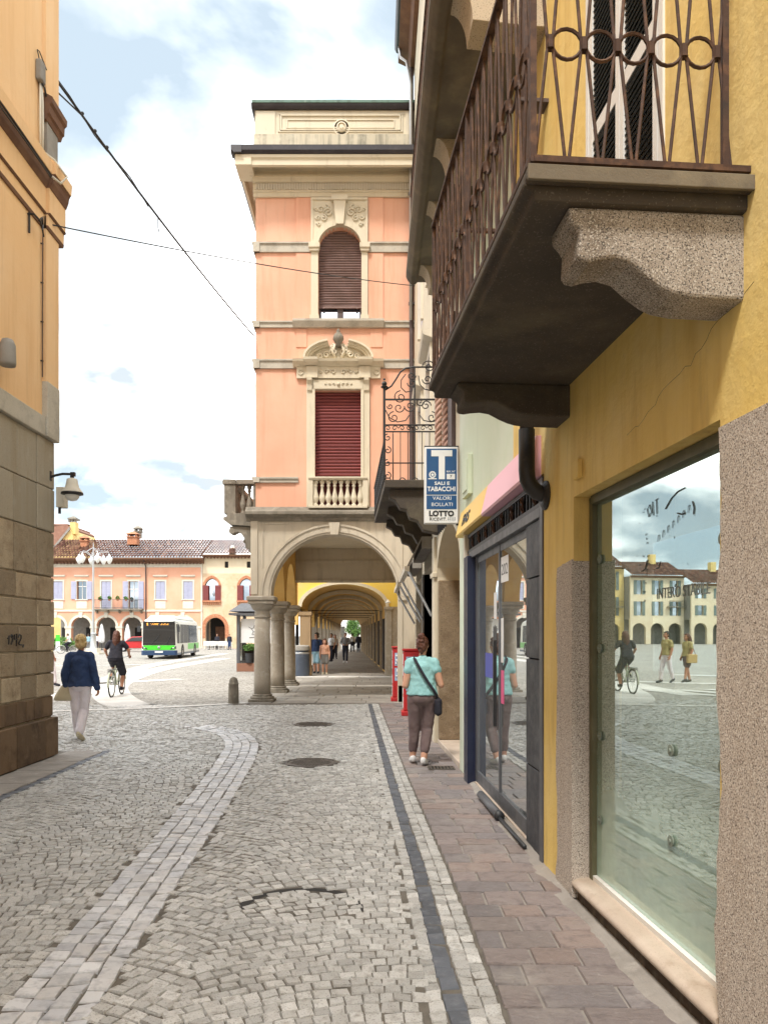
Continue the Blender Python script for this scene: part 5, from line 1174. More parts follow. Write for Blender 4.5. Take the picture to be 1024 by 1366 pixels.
# top entablature
mb = MB()
ent=[(-.1,z_(264)),(.06,z_(264)),(.06,z_(259)),(.09,z_(258)),(.09,z_(248)),(.16,z_(247)),(.18,z_(243)),(.20,z_(242)),(.20,z_(239)),(.11,z_(238)),(.11,z_(232)),(.17,z_(230)),(.17,z_(228)),(.54,z_(227)),(.56,12.36),(.62,12.38),(.62,12.50),(.66,12.54),(.66,12.60),(-.1,12.62)]
FP.prof(mb,ent,UL-.05,UR); FPS.prof(mb,[(d-.38,z) for d,z in ent],YP-.0,24)
en=mb.build('main_cornice',M_['cream'],pb)
mb = MB(); n=62
for i in range(n):
    u=UL+(UR-UL)*(i+.5)/n; FP.box(mb,u-.017,u+.017,z_(256),z_(248.5),.085,.135)
mb.build('dentils',M_['palestone'],en)
# corner block so the eaves return cleanly
mb = MB(); mb.box(UL-.37,UL,YP-.655,YP,12.37,12.605); mb.build('eaves_corner',M_['cream'],en)
mb = MB(); gp=[(.50,12.605),(.68,12.605),(.73,12.66),(.74,12.77),(.50,12.77)]
FP.prof(mb,gp,-3.285,UR); FPS.prof(mb,[(d-.38,z) for d,z in gp],YP-.743,24.2)
mb.build('roof_gutter',M_['gutter'],pb)
mb = MB(); FP.box(mb,UL-.38,UR,12.70,12.74,-.5,.6); mb.build('cornice_roof',M_['gutter'],pb)
# attic parapet
az0,az1=12.74,z_(147)
mb = MB(); FP.box(mb,u_(340),UR,z_(181),az1,-5,.0); mb.build('attic',M_['cream'],pb)
mb = MB(); FP.box(mb,u_(339),UR,az0,z_(181)-.002,-5.1,.07); mb.build('attic_base',M_['stain'],pb)
mb = MB()
for a,c,zl,zh,d0,d1 in ((342,367,180,149,0,.03),(541,553,180,149,0,.03)): FP.box(mb,u_(a),u_(c),z_(zl),z_(zh),d0,d1)
for k,(a,c,zl,zh) in enumerate(((371,537,176,151.5),(374,534,174,153.5),(382,526,171,159))):
    w=.03; d=.02+.012*(k==1)
    for q in ((a,c,zh+1.4,zh),(a,c,zl,zl-1.4)): FP.box(mb,u_(q[0]),u_(q[1]),z_(q[2]),z_(q[3]),0,d)
    FP.box(mb,u_(a),u_(a)+w,z_(zl),z_(zh),0,d-.002); FP.box(mb,u_(c)-w,u_(c),z_(zl),z_(zh),0,d-.002)
mtx=FP.mat(u_(455.5),z_(170),0); k=len(mb.v); 
mb.lathe([(.12,.0),(.12,.045),(.09,.06),(.085,.03),(.05,.03),(.05,.05),(.001,.055)],(0,0,0),24); mb.lathe([(.20,0),(.20,.02),(.17,.028),(.165,.0)],(0,0,0),24)
for i in range(k,len(mb.v)): mb.v[i]=tuple(mtx@Vector(mb.v[i]))
mb.build('attic_panel',M_['cream'],pb)
mb = MB(); FP.prof(mb,[(-5,az1),(.06,az1),(.10,az1+.05),(.12,az1+.10),(-5,az1+.10)],u_(336),UR+.05); mb.build('attic_cornice',M_['gutter'],pb)
mb = MB(); FP.prof(mb,[(-5.1,az1+.10),(.14,az1+.10),(.15,az1+.15),(-.5,az1+.36),(-5.1,az1+.36)],u_(337),UR+.06); mb.build('copper_roof',M_['copper'],pb)
# ---- upper window
mb = MB()
sw=u_(415); se=u_(490.5)
FP.box(mb,sw,ow0,z_(428),ozs,0,.07); FP.box(mb,ow1,se,z_(428),ozs,0,.07)
for a,c in ((sw-.03,ow0+.02),(ow1-.02,se+.03)):
    FP.box(mb,a,c,z_(337),z_(333),0,.12); FP.box(mb,a-.02,c+.02,z_(333),z_(327),0,.15); FP.box(mb,a,c,z_(428),z_(422),0,.11)
mb2 = MB(); 
T=arch_pts(oc,orr+.05,ozs,(z_(303)-ozs)+.05,18)
q=[(sw,ozs)]+[(T[0][0],ozs)]
wall(mb,FP,sw,se,ozs,z_(266),[(oc-orr-.001,oc+orr+.001,ozs,arch_pts(oc,orr,ozs,(z_(303)-ozs),18))],.09,back=False)
# wall() above starts at d=0; bring the spandrel proud of the plaster
k=0
wf=mb.build('upper_window',M_['cream'],pb)
mb = MB(); wall(mb,Frame((0,YP-.065),(1,0),(0,-1)),sw,se,ozs+.001,z_(266),[(oc-orr,oc+orr,ozs+.001,arch_pts(oc,orr,ozs+.001,(z_(303)-ozs),18))],.064); mb.build('window_surround',M_['cream'],wf)
mb = MB(); archivolt(mb,FP,oc,orr,orr+.13,ozs,(z_(303)-ozs),(z_(303)-ozs)+.13,.06,.11,18)
FP.poly(mb,[(oc-.09,z_(303)),(oc+.09,z_(303)),(oc+.15,z_(268)),(oc-.15,z_(268))],.06,.17); FP.box(mb,oc-.19,oc+.19,z_(272),z_(266),.06,.2)
FP.box(mb,sw,sw+.05,ozs,z_(266),.06,.09); FP.box(mb,se-.05,se,ozs,z_(266),.06,.09); FP.box(mb,sw,se,z_(269),z_(266),.06,.10)
mb.build('arch_moulding',M_['cream'],wf)
mb = MB()
for s in (-1,1):
    for (dx,dz,r,t,a,k) in ((.27,.33,.11,1.4,0,1),(.45,.40,.09,1.3,PI,-1),(.38,.20,.08,1.3,PI/2,1),(.52,.22,.06,1.2,0,-1),(.50,.05,.05,1.2,0,1),(.56,.40,.05,1,0,1),(.30,.46,.06,1,1,1)):
        FP.tube(mb,[(oc+s*(x),z_(303)+z,.075) for x,z in spiral((dx,dz-.02),r,t,a,14,k)],.022,5)
mb.build('relief_carving',M_['cream'],wf,smooth=True)
mb = MB(); zt=z_(303); zb=z_(405); n=30
for i in range(n):
    za=lerp(zb,zt+.0,i/n); zc=lerp(zb,zt,(i+1)/n); zm=(za+zc)/2
    hw=orr if zm<ozs else orr*math.sqrt(max(0,1-((zm-ozs)/(zt-ozs))**2))
    if hw>.03: FP.prof(mb,[(-.20,za),(-.165,za+.006),(-.15,(za+zc)/2),(-.165,zc-.012),(-.20,zc-.008)],oc-hw,oc+hw)
FP.box(mb,ow0,ow1,zb-.04,zb,-.2,-.14); FP.box(mb,oc-.42,oc-.38,zb-.06,zb-.03,-.14,-.12); FP.box(mb,oc+.38,oc+.42,zb-.06,zb-.03,-.14,-.12)
mb.build('roller_shutter',M_['shutter'],wf)
mb = MB(); FP.box(mb,ow0,ow0+.05,oz0,zb-.04,-.28,-.2); FP.box(mb,ow1-.05,ow1,oz0,zb-.04,-.28,-.2); FP.box(mb,oc-.07,oc+.07,oz0,zb-.04,-.28,-.2); FP.box(mb,ow0+.05,ow1-.05,oz0,oz0+.04,-.28,-.2); mb.build('sash',M_['pipe'],wf)
mb = MB(); FP.box(mb,ow0,ow1,oz0,zb+.1,-.27,-.26); mb.build('pane',M_['skyglass'],wf)
mb = MB(); FP.box(mb,ow0-.05,ow1+.05,oz0-.2,ozs+orr+.1,-.42,-.40); mb.build('backing',M_['dark'],wf)
# ---- lower window with pediment and balustrade
mb = MB()
FP.box(mb,u_(409),lw0,lz0,z_(507),0,.07); FP.box(mb,lw1,u_(493),lz0,z_(507),0,.07); FP.box(mb,lw0,lw1,lz1,z_(507),0,.06)
FP.box(mb,u_(417),lw0+.005,lz0,lz1,.07,.10); FP.box(mb,lw1-.005,u_(485),lz0,lz1,.07,.10); FP.box(mb,u_(418),u_(484),z_(520),z_(509),.06,.09)
for a,c in ((u_(410),u_(416.5)),(u_(485.5),u_(492))):
    FP.prof(mb,[(.07,z_(524)),(.11,z_(522)),(.13,z_(514)),(.19,z_(510)),(.20,z_(506)),(.07,z_(506))],a,c)
FP.box(mb,u_(396),u_(507),z_(506),z_(491),0,.10); FP.box(mb,u_(409),u_(424),z_(506),z_(491),.10,.15); FP.box(mb,u_(479),u_(494),z_(506),z_(491),.10,.15)
FP.prof(mb,[(0,z_(491)),(.12,z_(491)),(.16,z_(489)),(.24,z_(486)),(.26,z_(483)),(0,z_(482))],u_(391.5),u_(511.5)); FP.prof(mb,[(.2,z_(490.5)),(.27,z_(488)),(.31,z_(485)),(.32,z_(482)),(.2,z_(481))],u_(406),u_(425)); FP.prof(mb,[(.2,z_(490.5)),(.27,z_(488)),(.31,z_(485)),(.32,z_(482)),(.2,z_(481))],u_(478),u_(497))
lwf=mb.build('lower_window',M_['cream'],pb)
pc=u_(451.5); rw=u_(498)-pc; pz=z_(482)
mb = MB()
def seg(r0,r1,h0,h1,a0,a1,d0,d1,n=10):
    A=arch_pts(pc,r0,pz,h0,n,a0,a1); B=arch_pts(pc,r1,pz,h1,n,a0,a1)
    for i in range(n):
        q=[A[i],A[i+1],B[i+1],B[i]]; mb.rings([[FP.p(u,z,d0) for u,z in q],[FP.p(u,z,d1) for u,z in q]])
h=z_(456)-pz
for a0,a1 in ((PI,PI*.60),(PI*.40,0)):
    seg(rw*.80,rw*.87,h*.74,h*.82,a0,a1,0,.14); seg(rw*.87,rw*.94,h*.82,h*.91,a0,a1,0,.20); seg(rw*.94,rw,h*.91,h,a0,a1,0,.27)
FP.poly(mb,arch_pts(pc,rw*.82,pz,h*.78,14),0,.05)
mb.build('pediment',M_['cream'],lwf)
mb = MB()
for s in (-1,1):
    for (dx,dz,r,t,a,k) in ((.12,.18,.09,1.2,0,1),(.28,.13,.09,1.4,PI,-1),(.44,.09,.07,1.3,0,1),(.14,.32,.06,1.2,PI/2,1),(.56,.05,.045,1.1,0,-1)):
        FP.tube(mb,[(pc+s*x,pz+z,.09) for x,z in spiral((dx,dz),r,t,a,14,k)],.026,5)
    FP.tube(mb,[(pc+s*.05,pz+.02,.09),(pc+s*.14,pz+.2,.12),(pc+s*.07,pz+.36,.12)],.035,6)
    for (dx,dz,r,t,a,k) in ((.12,0,.06,1.2,0,1),(.28,.01,.055,1.2,PI,-1),(.42,0,.04,1.2,0,1)): FP.tube(mb,[(pc+s*x,z_(498)+z,.115) for x,z in spiral((dx,dz),r,t,a,12,k)],.016,4)
    for (dx,dz,r) in ((.10,0,.035),(.2,0,.03),(.3,.0,.02)): FP.tube(mb,[(pc+s*x,z_(514)+z,.1) for x,z in spiral((dx,dz),r,1,0,10)],.012,4)
    FP.tube(mb,[(u_(401.5) if s<0 else u_(502))+0 and ((u_(401.5) if s<0 else u_(502))+.06*math.cos(a),z_(498.5)+.06*math.sin(a),.11) for a in np.linspace(0,6.28,9)],.014,4)
mb.ball(FP.p(pc,z_(514),.1),.045,8); mb.build('relief_carving',M_['cream'],lwf,smooth=True)
mb = MB(); c=FP.p(pc,0,.14); mb.lathe([(.07,pz+.30),(.05,pz+.36),(.09,pz+.40),(.13,pz+.47),(.12,pz+.54),(.08,pz+.60),(.04,pz+.63),(.05,pz+.66),(.015,pz+.72),(.001,pz+.73)],c,14); mb.build('finial',M_['greystone'],lwf,smooth=True)
mb = MB(); n=27
for i in range(n):
    za=lerp(z_(638),lz1,i/n); zc=lerp(z_(638),lz1,(i+1)/n)
    FP.prof(mb,[(-.16,za),(-.12,za+.004),(-.105,(za+zc)/2),(-.125,zc-.012),(-.16,zc-.012)],lw0+rnd.uniform(0,.012),lw1-rnd.uniform(0,.012))
FP.box(mb,lw0,lw1,lz0,lz1,-.2,-.17); mb.build('red_blind',M_['redshut'],lwf)
def baluster(mb,c,z0,z1,r):
    h=z1-z0; pr=[(r*.8,0),(r*.8,.06),(r*.45,.09),(r*.55,.14),(r,.28),(r*.95,.36),(r*.5,.58),(r*.38,.74),(r*.6,.78),(r*.6,.81),(r*.4,.84),(r*.75,.9),(r*.8,1.0)]
    mb.lathe([(a,z0+b_*h) for a,b_ in pr],c,12)
mb = MB(); FP.prof(mb,[(-.12,z_(642)),(.17,z_(642)),(.2,z_(640)),(.2,z_(638)),(-.12,z_(637.5))],u_(412),u_(490)); FP.box(mb,u_(412),u_(490),z_(682)+.05,z_(676),-.12,.2); FP.box(mb,u_(411),u_(418),z_(676),z_(642),-.1,.17); FP.box(mb,u_(484),u_(491),z_(676),z_(642),-.1,.17)
bl=mb.build('balustrade',M_['cream'],lwf,bevel=.006)
for k in range(8):
    mb = MB(); baluster(mb,FP.p(u_(421.5+k*8.4),0,.08),z_(676),z_(642),.075); mb.build('baluster',M_['cream'],bl,smooth=True)
# ---- balcony on the piazza side
sy0,sy1=18.35,23.0; zb0,zr=z_(691)*1.0,z_(641)
sx0=PX(299,sy0); zf=PZ(686,sy0); zt_=PZ(646,sy0)
mb = MB()
FPS.prof(mb,[(0,zf-.30),(.60,zf-.26),(.70,zf-.20),(.78,zf-.14),(.78,zf-.08),(.70,zf-.06),(.70,zf+.02),(0,zf+.02)],sy0-.05,sy1)
sb=mb.build('side_balcony',M_['greystone'],pb)
dd=-2.92-sx0
mb = MB()
for y in (sy0+.12,sy1-.15): FPS.box(mb,y-.13,y+.13,zf+.02,zt_,dd-.28,dd)
FPS.box(mb,sy0+.0,sy0+.24,zf+.02,zt_,-.05,.06)
FPS.prof(mb,[(dd-.30,zt_),(dd+.03,zt_),(dd+.04,zt_+.06),(dd+.02,zt_+.11),(dd-.28,zt_+.11)],sy0-.04,sy1); mb.hexa([FPS.p(sy0-.04,zt_+.001,-.05),FPS.p(sy0-.04,zt_+.001,dd-.3),FPS.p(sy0+.26,zt_+.001,dd-.3),FPS.p(sy0+.26,zt_+.001,-.05),FPS.p(sy0-.04,zt_+.108,-.05),FPS.p(sy0-.04,zt_+.108,dd-.3),FPS.p(sy0+.26,zt_+.108,dd-.3),FPS.p(sy0+.26,zt_+.108,-.05)])
mb.build('balustrade_rail',M_['greystone'],sb,bevel=.008)
for k in range(2):
    mb = MB(); baluster(mb,FPS.p(sy0+.12,0,.17+k*.16),zf+.02,zt_,.075); mb.build('baluster',M_['greystone'],sb,smooth=True)
for k in range(12):
    mb = MB(); baluster(mb,FPS.p(sy0+.5+k*.31,0,dd-.14),zf+.02,zt_,.08); mb.build('baluster',M_['greystone'],sb,smooth=True)
for y in (sy0+.15,sy0+2.2,sy1-.3):
    mb = MB(); z0=zf-.3
    FPS.prof(mb,[(-.02,z0),(.62,z0),(.64,z0-.06),(.60,z0-.16),(.50,z0-.15),(.44,z0-.12),(.36,z0-.16),(.28,z0-.28),(.24,z0-.40),(.14,z0-.50),(.10,z0-.62),(-.02,z0-.66)],y-.14,y+.14)
    for (d,z,r) in ((.58,z0-.11,.075),(.17,z0-.47,.085),(.09,z0-.60,.07)): mb.tube([FPS.p(y-.16,z,d),FPS.p(y+.16,z,d)],r,12)
    mb.build('scroll_bracket',M_['greystone'],sb)
# ---- columns
def column(x,y,label=None):
    mb = MB(); r=.195
    mb.lathe([(r*1.03,.16),(r*1.02,.5),(r,1.0),(r*.93,2.02)],(x,y,0),28); co=mb.build('column',M_['stone'],pb,smooth=True)
    mb = MB(); mb.cbox(x-.295,x+.295,y-.295,y+.295,0,.075,.012); mb.lathe([(.28,.075),(.29,.10),(.28,.125),(.235,.135),(.23,.15),(.245,.165),(.225,.185),(.202,.19)],(x,y,0),28); mb.build('base',M_['greystone'],co,angle=40)
    mb = MB(); mb.lathe([(.18,2.0),(.205,2.02),(.205,2.05),(.182,2.06),(.182,2.18),(.22,2.20),(.27,2.27),(.285,2.33)],(x,y,0),28); mb.cbox(x-.30,x+.30,y-.30,y+.30,2.33,2.41,.012); mb.cbox(x-.33,x+.33,y-.33,y+.33,2.41,2.52,.02); mb.build('capital',M_['stone'],co,angle=40)
CY=[17.98,20.8,23.6,26.4,29.3]
for y in CY[:3]: column(-2.70,y)
for y in CY[4:]:
    mb = MB(); mb.box(-2.92,-2.50,y-.22,y+.22,0,2.5); mb.box(-2.96,-2.46,y-.26,y+.26,2.36,2.5); mb.box(-2.95,-2.47,y-.25,y+.25,0,.35); mb.build('pillar',MATS.get('brown_pillar_render') or mat('brown_pillar_render',(.34,.24,.14),.9,[((.24,.16,.09),1.5,.48,.7,(2,2,.4),.7)],[(20,.3)]),pb)
mb = MB(); ops=[]
for a,c in zip(CY[:2],CY[1:3]):
    r=(c-a)/2-.22; m_=(a+c)/2; ops.append((m_-r,m_+r,2.52,arch_pts(m_,r,2.52,r,16)))
wall(mb,FPS,17.82,24.0,2.52,4.34,ops,.44); mb.build('side_arches',M_['vault'],pb)
mb = MB(); mb.box(-2.9,.93,18.25,24.0,4.30,4.36); mb.build('porch_ceiling',M_['cream'],pb)
mb = MB(); mb.box(-2.5,.93,23.42,23.82,PZ(776,23.6),4.3); mb.box(-2.5,.93,23.39,23.42,PZ(752,23.6),PZ(748,23.6)); mb.box(-2.5,.93,23.36,23.42,PZ(778,23.6),PZ(774,23.6)); mb.build('cross_beam',M_['archstone'],pb,bevel=.01)
mb = MB()
for y in (20.8,23.62): FT2=Frame((.935,0),(0,1),(-1,0)); FT2.box(mb,y-.25,y+.25,0,2.52,-.1,.10); FT2.box(mb,y-.3,y+.3,2.40,2.52,-.1,.16)
mb.box(.93,1.1,17.9,29.2,0,4.3); mb.build('porch_wall',M_['vault'],pb)
for (y0,y1) in ((18.6,20.3),(21.3,23.2),(24.3,26.4),(26.9,28.8)):
    mb = MB(); mb.box(.90,.929,y0,y1,.05,2.4); mb.build('shop_opening',M_['dark'],pb)
mb = MB(); 
P0=GP(523,901); 
# ================================================================== ARCADE RUNNING ON BEHIND
ab = thing('arcade','long vaulted arcade with ochre ceilings leading away under the houses','arcade',(-1.3,29.4,0))
A0,A1=29.3,82.0
def cxa(y): return lerp(-1.22,-2.70,(y-A0)/(A1-A0))
def hwa(y): return lerp(1.76,1.16,(y-A0)/(A1-A0))
ZS=2.70; RISE=.98
mb = MB(); Fc=Frame((0,A0-.02),(1,0),(0,-1)); c0=cxa(A0); r0=hwa(A0)-.12
wall(mb,Fc,-3.0,.93,ZS,4.34,[(c0-r0,c0+r0,ZS,arch_pts(c0,r0,ZS,RISE-.1,20))],.3); mb.build('end_wall',M_['yvault'],ab)
mb = MB(); archivolt(mb,Fc,c0,r0,r0+.14,ZS,RISE-.1,RISE+.02,-.02,.05,20); mb.build('entrance_arch',M_['cream'],ab)
mb = MB(); Fc.box(mb,c0+r0,.66,0,ZS,-.35,.03); Fc.box(mb,c0+r0-.06,.72,ZS-.12,ZS,-.38,.08); Fc.box(mb,c0+r0-.03,.70,0,.45,-.36,.06); Fc.box(mb,.66,.93,0,ZS,-.3,.0); mb.build('pilaster',M_['stone'],ab,bevel=.01)
# vault
mb = MB(); N=48; n=16
for k in range(N):
    ya=lerp(A0+.28,A1,k/N); yc=lerp(A0+.28,A1,(k+1)/N)
    a=[(u,ya,z) for u,z in arch_pts(cxa(ya),hwa(ya),ZS,RISE,n)]; c=[(u,yc,z) for u,z in arch_pts(cxa(yc),hwa(yc),ZS,RISE,n)]
    for i in range(n): mb.add([a[i],a[i+1],c[i+1],c[i]],[(0,1,2,3)])
mb.build('vault',M_['vault'],ab)
nb=11; ys=[lerp(A0+.4,A1-.4,i/nb) for i in range(nb+1)]
for y in ys[1:]:
    mb = MB(); Fr=Frame((0,y-.25),(1,0),(0,-1)); archivolt(mb,Fr,cxa(y),hwa(y)-.14,hwa(y)+.02,ZS-.05,RISE-.12,RISE+.02,-.45,0,14); mb.build('vault_rib',M_['cream'],ab)
# tie rods
mb = MB()
for y in ys[1:5]: mb.tube([(cxa(y)-hwa(y),y,ZS+.02),(cxa(y)+hwa(y),y,ZS+.02)],.016,6)
mb.build('tie_rods',M_['black'],ab)
for y in ys[1:]:
    mb = MB(); xl=cxa(y)-hwa(y); mb.box(xl-.30,xl+.14,y-.28,y+.28,0,ZS); mb.box(xl-.32,xl+.19,y-.33,y+.33,ZS-.16,ZS-.02); mb.box(xl-.32,xl+.17,y-.3,y+.3,0,.3); mb.build('pillar',M_['stone'],ab)
mb = MB()
for a,c in zip(ys[:-1],ys[1:]):
    m_=(a+c)/2; r=(c-a)/2-.28; Fx=Frame((cxa(m_)-hwa(m_)-.02,0),(0,1),(1,0))
    wall(mb,Fx,a,c,ZS-.7,4.1,[(m_-r,m_+r,ZS-.7,arch_pts(m_,r,ZS-.7,1.15,12))],.3)
mb.build('side_arches',M_['vault'],ab)
mb = MB()
for a,c in zip(ys[:-1],ys[1:]):
    xa,xc=cxa(a)+hwa(a),cxa(c)+hwa(c); mb.hexa([(xa-.02,a,0),(xa+.3,a,0),(xc+.3,c,0),(xc-.02,c,0),(xa-.02,a,ZS),(xa+.3,a,ZS),(xc+.3,c,ZS),(xc-.02,c,ZS)])
mb.build('house_wall',M_['vault'],ab)
for a,c in zip(ys[:-1],ys[1:]):
    xa=cxa((a+c)/2)+hwa((a+c)/2); mb = MB()
    for f0,f1 in ((.18,.42),(.55,.82)):
        ya,yc=lerp(a,c,f0),lerp(a,c,f1); x0_=cxa(ya)+hwa(ya)-.05; x1_=cxa(yc)+hwa(yc)-.05
        mb.hexa([(x0_,ya,.1),(x0_+.1,ya,.1),(x1_+.1,yc,.1),(x1_,yc,.1),(x0_,ya,2.3),(x0_+.1,ya,2.3),(x1_+.1,yc,2.3),(x1_,yc,2.3)])
    mb.build('shop_opening',M_['dark'],ab)
    mb = MB(); yy=a; x0_=cxa(yy)+hwa(yy); mb.box(x0_-.13,x0_+.1,yy-.25,yy+.25,0,ZS); mb.build('wall_pilaster',M_['stone'],ab)
mb = MB(); mb.box(-4.6,6,A0+.0,A1,4.36,12.0); mb.build('upper_storeys',M_['creamhouse'],ab)
mb = MB(); mb.box(-6.2,-4.02,A1-.1,A1+.3,0,6); mb.box(-1.5,4,A1-.1,A1+.3,0,6); mb.box(-4.02,-1.5,A1-.1,A1+.3,3.2,6); mb.build('far_gable',M_['creamhouse'],ab)
t=thing('arcade_spotlight','small white spotlight on the pier at the mouth of the vaulted arcade','spotlight',(.55,29.0,2.9))
mb = MB(); mb.tube([(.50,29.2,2.95),(.50,29.0,2.92)],.02,6); mb.build('arm',M_['black'],t)
mb = MB(); mb.lathe([(.03,.12),(.10,.02),(.11,0),(.001,-.01)],(.50,28.95,2.84),14); mb.build('lamp_head',M_['lampwhite'],t,smooth=True)
# bollard, bin, kiosk
bx_,by_=GP(311.5,939); mb = MB(); mb.lathe([(.122,0),(.12,.30),(.112,.44),(.118,.445),(.118,.475),(.108,.48),(.10,.54),(.075,.595),(.03,.62),(.001,.625)],(bx_,by_,0),20); tag(mb.build('stone_bollard',M_['greystone'],None,smooth=True),'short round topped stone bollard standing beside the first arcade column','bollard')
bx2,by2=-2.86,29.0; bx2=PX(403,by2)
t=thing('litter_bin','large blue grey cylindrical litter bin behind the arcade columns','litter bin',(bx2,by2,0))
mb = MB(); mb.lathe([(.001,.02),(.27,.02),(.28,.10),(.28,.92),(.24,.93),(.24,1.0),(.001,1.0)],(bx2,by2,0),24); mb.build('bin_body',M_['binmetal'],t,angle=40)
mb = MB(); mb.lathe([(.285,1.0),(.29,1.04),(.285,1.16),(.23,1.20),(.001,1.21)],(bx2,by2,0),24); mb.build('bin_lid',M_['greyplas'],t,angle=40)
mb = MB(); mb.lathe([(.283,.86),(.287,.87),(.287,.92),(.283,.93)],(bx2,by2,0),24); mb.build('bin_band',M_['alum'],t)
kx,ky=-5.62,33.0
t=thing('kiosk','dark framed kiosk with glass sides and posters seen behind the first column','kiosk',(kx,ky,0))
mb = MB(); mb.hexa([(kx-.72,ky-.5,2.62),(kx+2.4,ky-.5,2.62),(kx+2.4,ky+2.4,2.62),(kx-.72,ky+2.4,2.62),(kx-.3,ky+.2,3.0),(kx+2.0,ky+.2,3.05),(kx+2.0,ky+1.8,3.05),(kx-.3,ky+1.8,3.0)]); mb.box(kx-.72,kx+2.4,ky-.5,ky+2.4,2.46,2.55); mb.build('kiosk_roof',M_['anthr'],t)
for (x,y) in ((kx-.35,ky-.2),(kx-.45,ky+1.9),(kx+2.0,ky-.2),(kx+2.0,ky+1.9)):
    mb = MB(); mb.box(x-.07,x+.07,y-.07,y+.07,0,2.5); mb.build('post',M_['anthr'],t)
mb = MB(); mb.hexa([(kx-.49,ky+1.8,.2),(kx-.46,ky+1.8,.2),(kx-.40,ky-.1,.2),(kx-.43,ky-.1,.2),(kx-.49,ky+1.8,2.2),(kx-.46,ky+1.8,2.2),(kx-.40,ky-.1,2.2),(kx-.43,ky-.1,2.2)]); mb.build('side_glass',M_['shopglass'],t)
mb = MB(); mb.box(kx-.25,kx+1.9,ky-.18,ky-.14,1.25,2.3); po=mb.build('poster',M_['white'],t)
mb = MB(); 
for pts in ([(.1,1.95),(.22,1.86),(.32,1.92),(.36,2.04)],[(.22,1.86),(.30,1.74),(.44,1.72),(.52,1.80)],[(.30,1.74),(.24,1.62),(.36,1.60)],[(.12,1.48),(.5,1.5)]): mb.tube([(kx+a,ky-.19,b_) for a,b_ in pts],.011,4)
mb.build('poster_drawing',M_['plastic'],po)
mb = MB(); mb.box(kx-.2,kx+1.9,ky-.18,ky-.14,.45,1.2); mb.box(kx-.30,kx+1.95,ky-.2,ky+.1,.38,.46); mb.build('counter_panel',M_['busglass'],t)
mb = MB(); mb.box(kx-.4,kx+1.95,ky-.35,ky+.15,0,.36); mb.build('brick_planter',mat('dusty_brick',(.26,.13,.085),.9),t)
def bush(name,label,loc,r,h,n,size,m='leaf',group=None,seed=1):
    t=thing(name,label,'plant',loc,group); R_=random.Random(seed); mb=MB()
    for i in range(n):
        th=R_.uniform(0,2*PI); ph=math.acos(R_.uniform(-.3,1)); rr=R_.uniform(.55,1.0)**.6*(1+.2*math.sin(th*3+ph*4))
        p=Vector((loc[0]+r*rr*math.sin(ph)*math.cos(th),loc[1]+r*rr*math.sin(ph)*math.sin(th),loc[2]+h*.45+h*.55*rr*math.cos(ph)))
        a=Vector((R_.uniform(-1,1),R_.uniform(-1,1),R_.uniform(-.5,1))).normalized()*size; b_=a.orthogonal().normalized()*size*.5
        mb.add([p-a,p+b_,p+a,p-b_],[(0,1,2,3)])
    mb.build('foliage',M_[m],t); return t
t=bush('potted_shrub','small green shrub in a planter beside the kiosk',(kx+.15,ky-.28,.38+.42),.26,.4,500,.05,seed=4)
mb=MB(); mb.lathe([(.16,.38),(.2,.8),(.17,.8),(.001,.74)],(kx+.15,ky-.28,0),14); mb.build('pot',M_['plastic'],t)
# ================================================================== FAR SIDE OF THE PIAZZA
YB=88.0; SB=YB/1000
def ub(px): return (px-500)*SB
def zb_(py): return EYE+(HY-py)*SB
FB=Frame((0,YB),(1,0),(0,-1))
fh=thing('salmon_arcaded_house','long salmon pink house with arcade and lavender shutters across the piazza','house',(ub(170),YB,0))
centres=[ub(74),ub(108),ub(141.7),ub(176),ub(210),ub(244)]
zs=zb_(835.5); rr_=1.14
ops=[(c-rr_,c+rr_,0,arch_pts(c,rr_,zs,rr_*.95,14)) for c in centres]
U0,U1=ub(62),ub(270)
mb=MB(); wall(mb,FB,U0,U1,0,zb_(815),ops,.6); 
mb.build('arcade_wall',M_['salmon'],fh)
wins=[]   # centre px, half width m, bottom py, top py, kind
for c,kind in ((77.6,'closed'),(109,'open'),(141.7,'door'),(178,'opendoor'),(214,'closed'),(251,'closed')):
    u=ub(c); zbm=zb_(812) if 'door' in kind else zb_(799.5); wins.append((u,.56,zbm,zb_(775.5),kind))
mb=MB(); wall(mb,FB,U0,U1,zb_(815),zb_(752),[(u-h,u+h,a,b_) for u,h,a,b_,k in wins],.3); mb.build('upper_wall',M_['salmon'],fh)
mb=MB()
for c in centres:
    archivolt(mb,FB,c,rr_,rr_+.28,zs,rr_*.95,rr_*.95+.28,-.02,.07,14); FB.poly(mb,[(c-.16,zs+1.0),(c+.16,zs+1.0),(c+.24,zs+1.65),(c-.24,zs+1.65)],0,.14)
FB.box(mb,U0,U1,zb_(816),zb_(813.5),0,.10); FB.box(mb,U0,U1,zb_(757),zb_(752),0,.12); FB.box(mb,ub(268),U1,0,zb_(752),0,.06)
for u,h,a,b_,k in wins:
    if 'door' not in k: FB.box(mb,u-.62,u+.62,zb_(812),zb_(802),0,.05)
mb.build('stone_trim',M_['palestone'],fh)
for c0,c1 in zip([U0]+[c+rr_ for c in centres],[c-rr_ for c in centres]+[U1]):
    mb=MB(); m_=(c0+c1)/2; w=min(.33,(c1-c0)/2-.01); FB.box(mb,m_-w,m_+w,0,zs-.25,-.5,.05); FB.box(mb,m_-w-.08,m_+w+.08,zs-.25,zs,-.55,.12); FB.box(mb,m_-w-.05,m_+w+.05,0,.25,-.55,.1); mb.build('pier',M_['palestone'],fh)
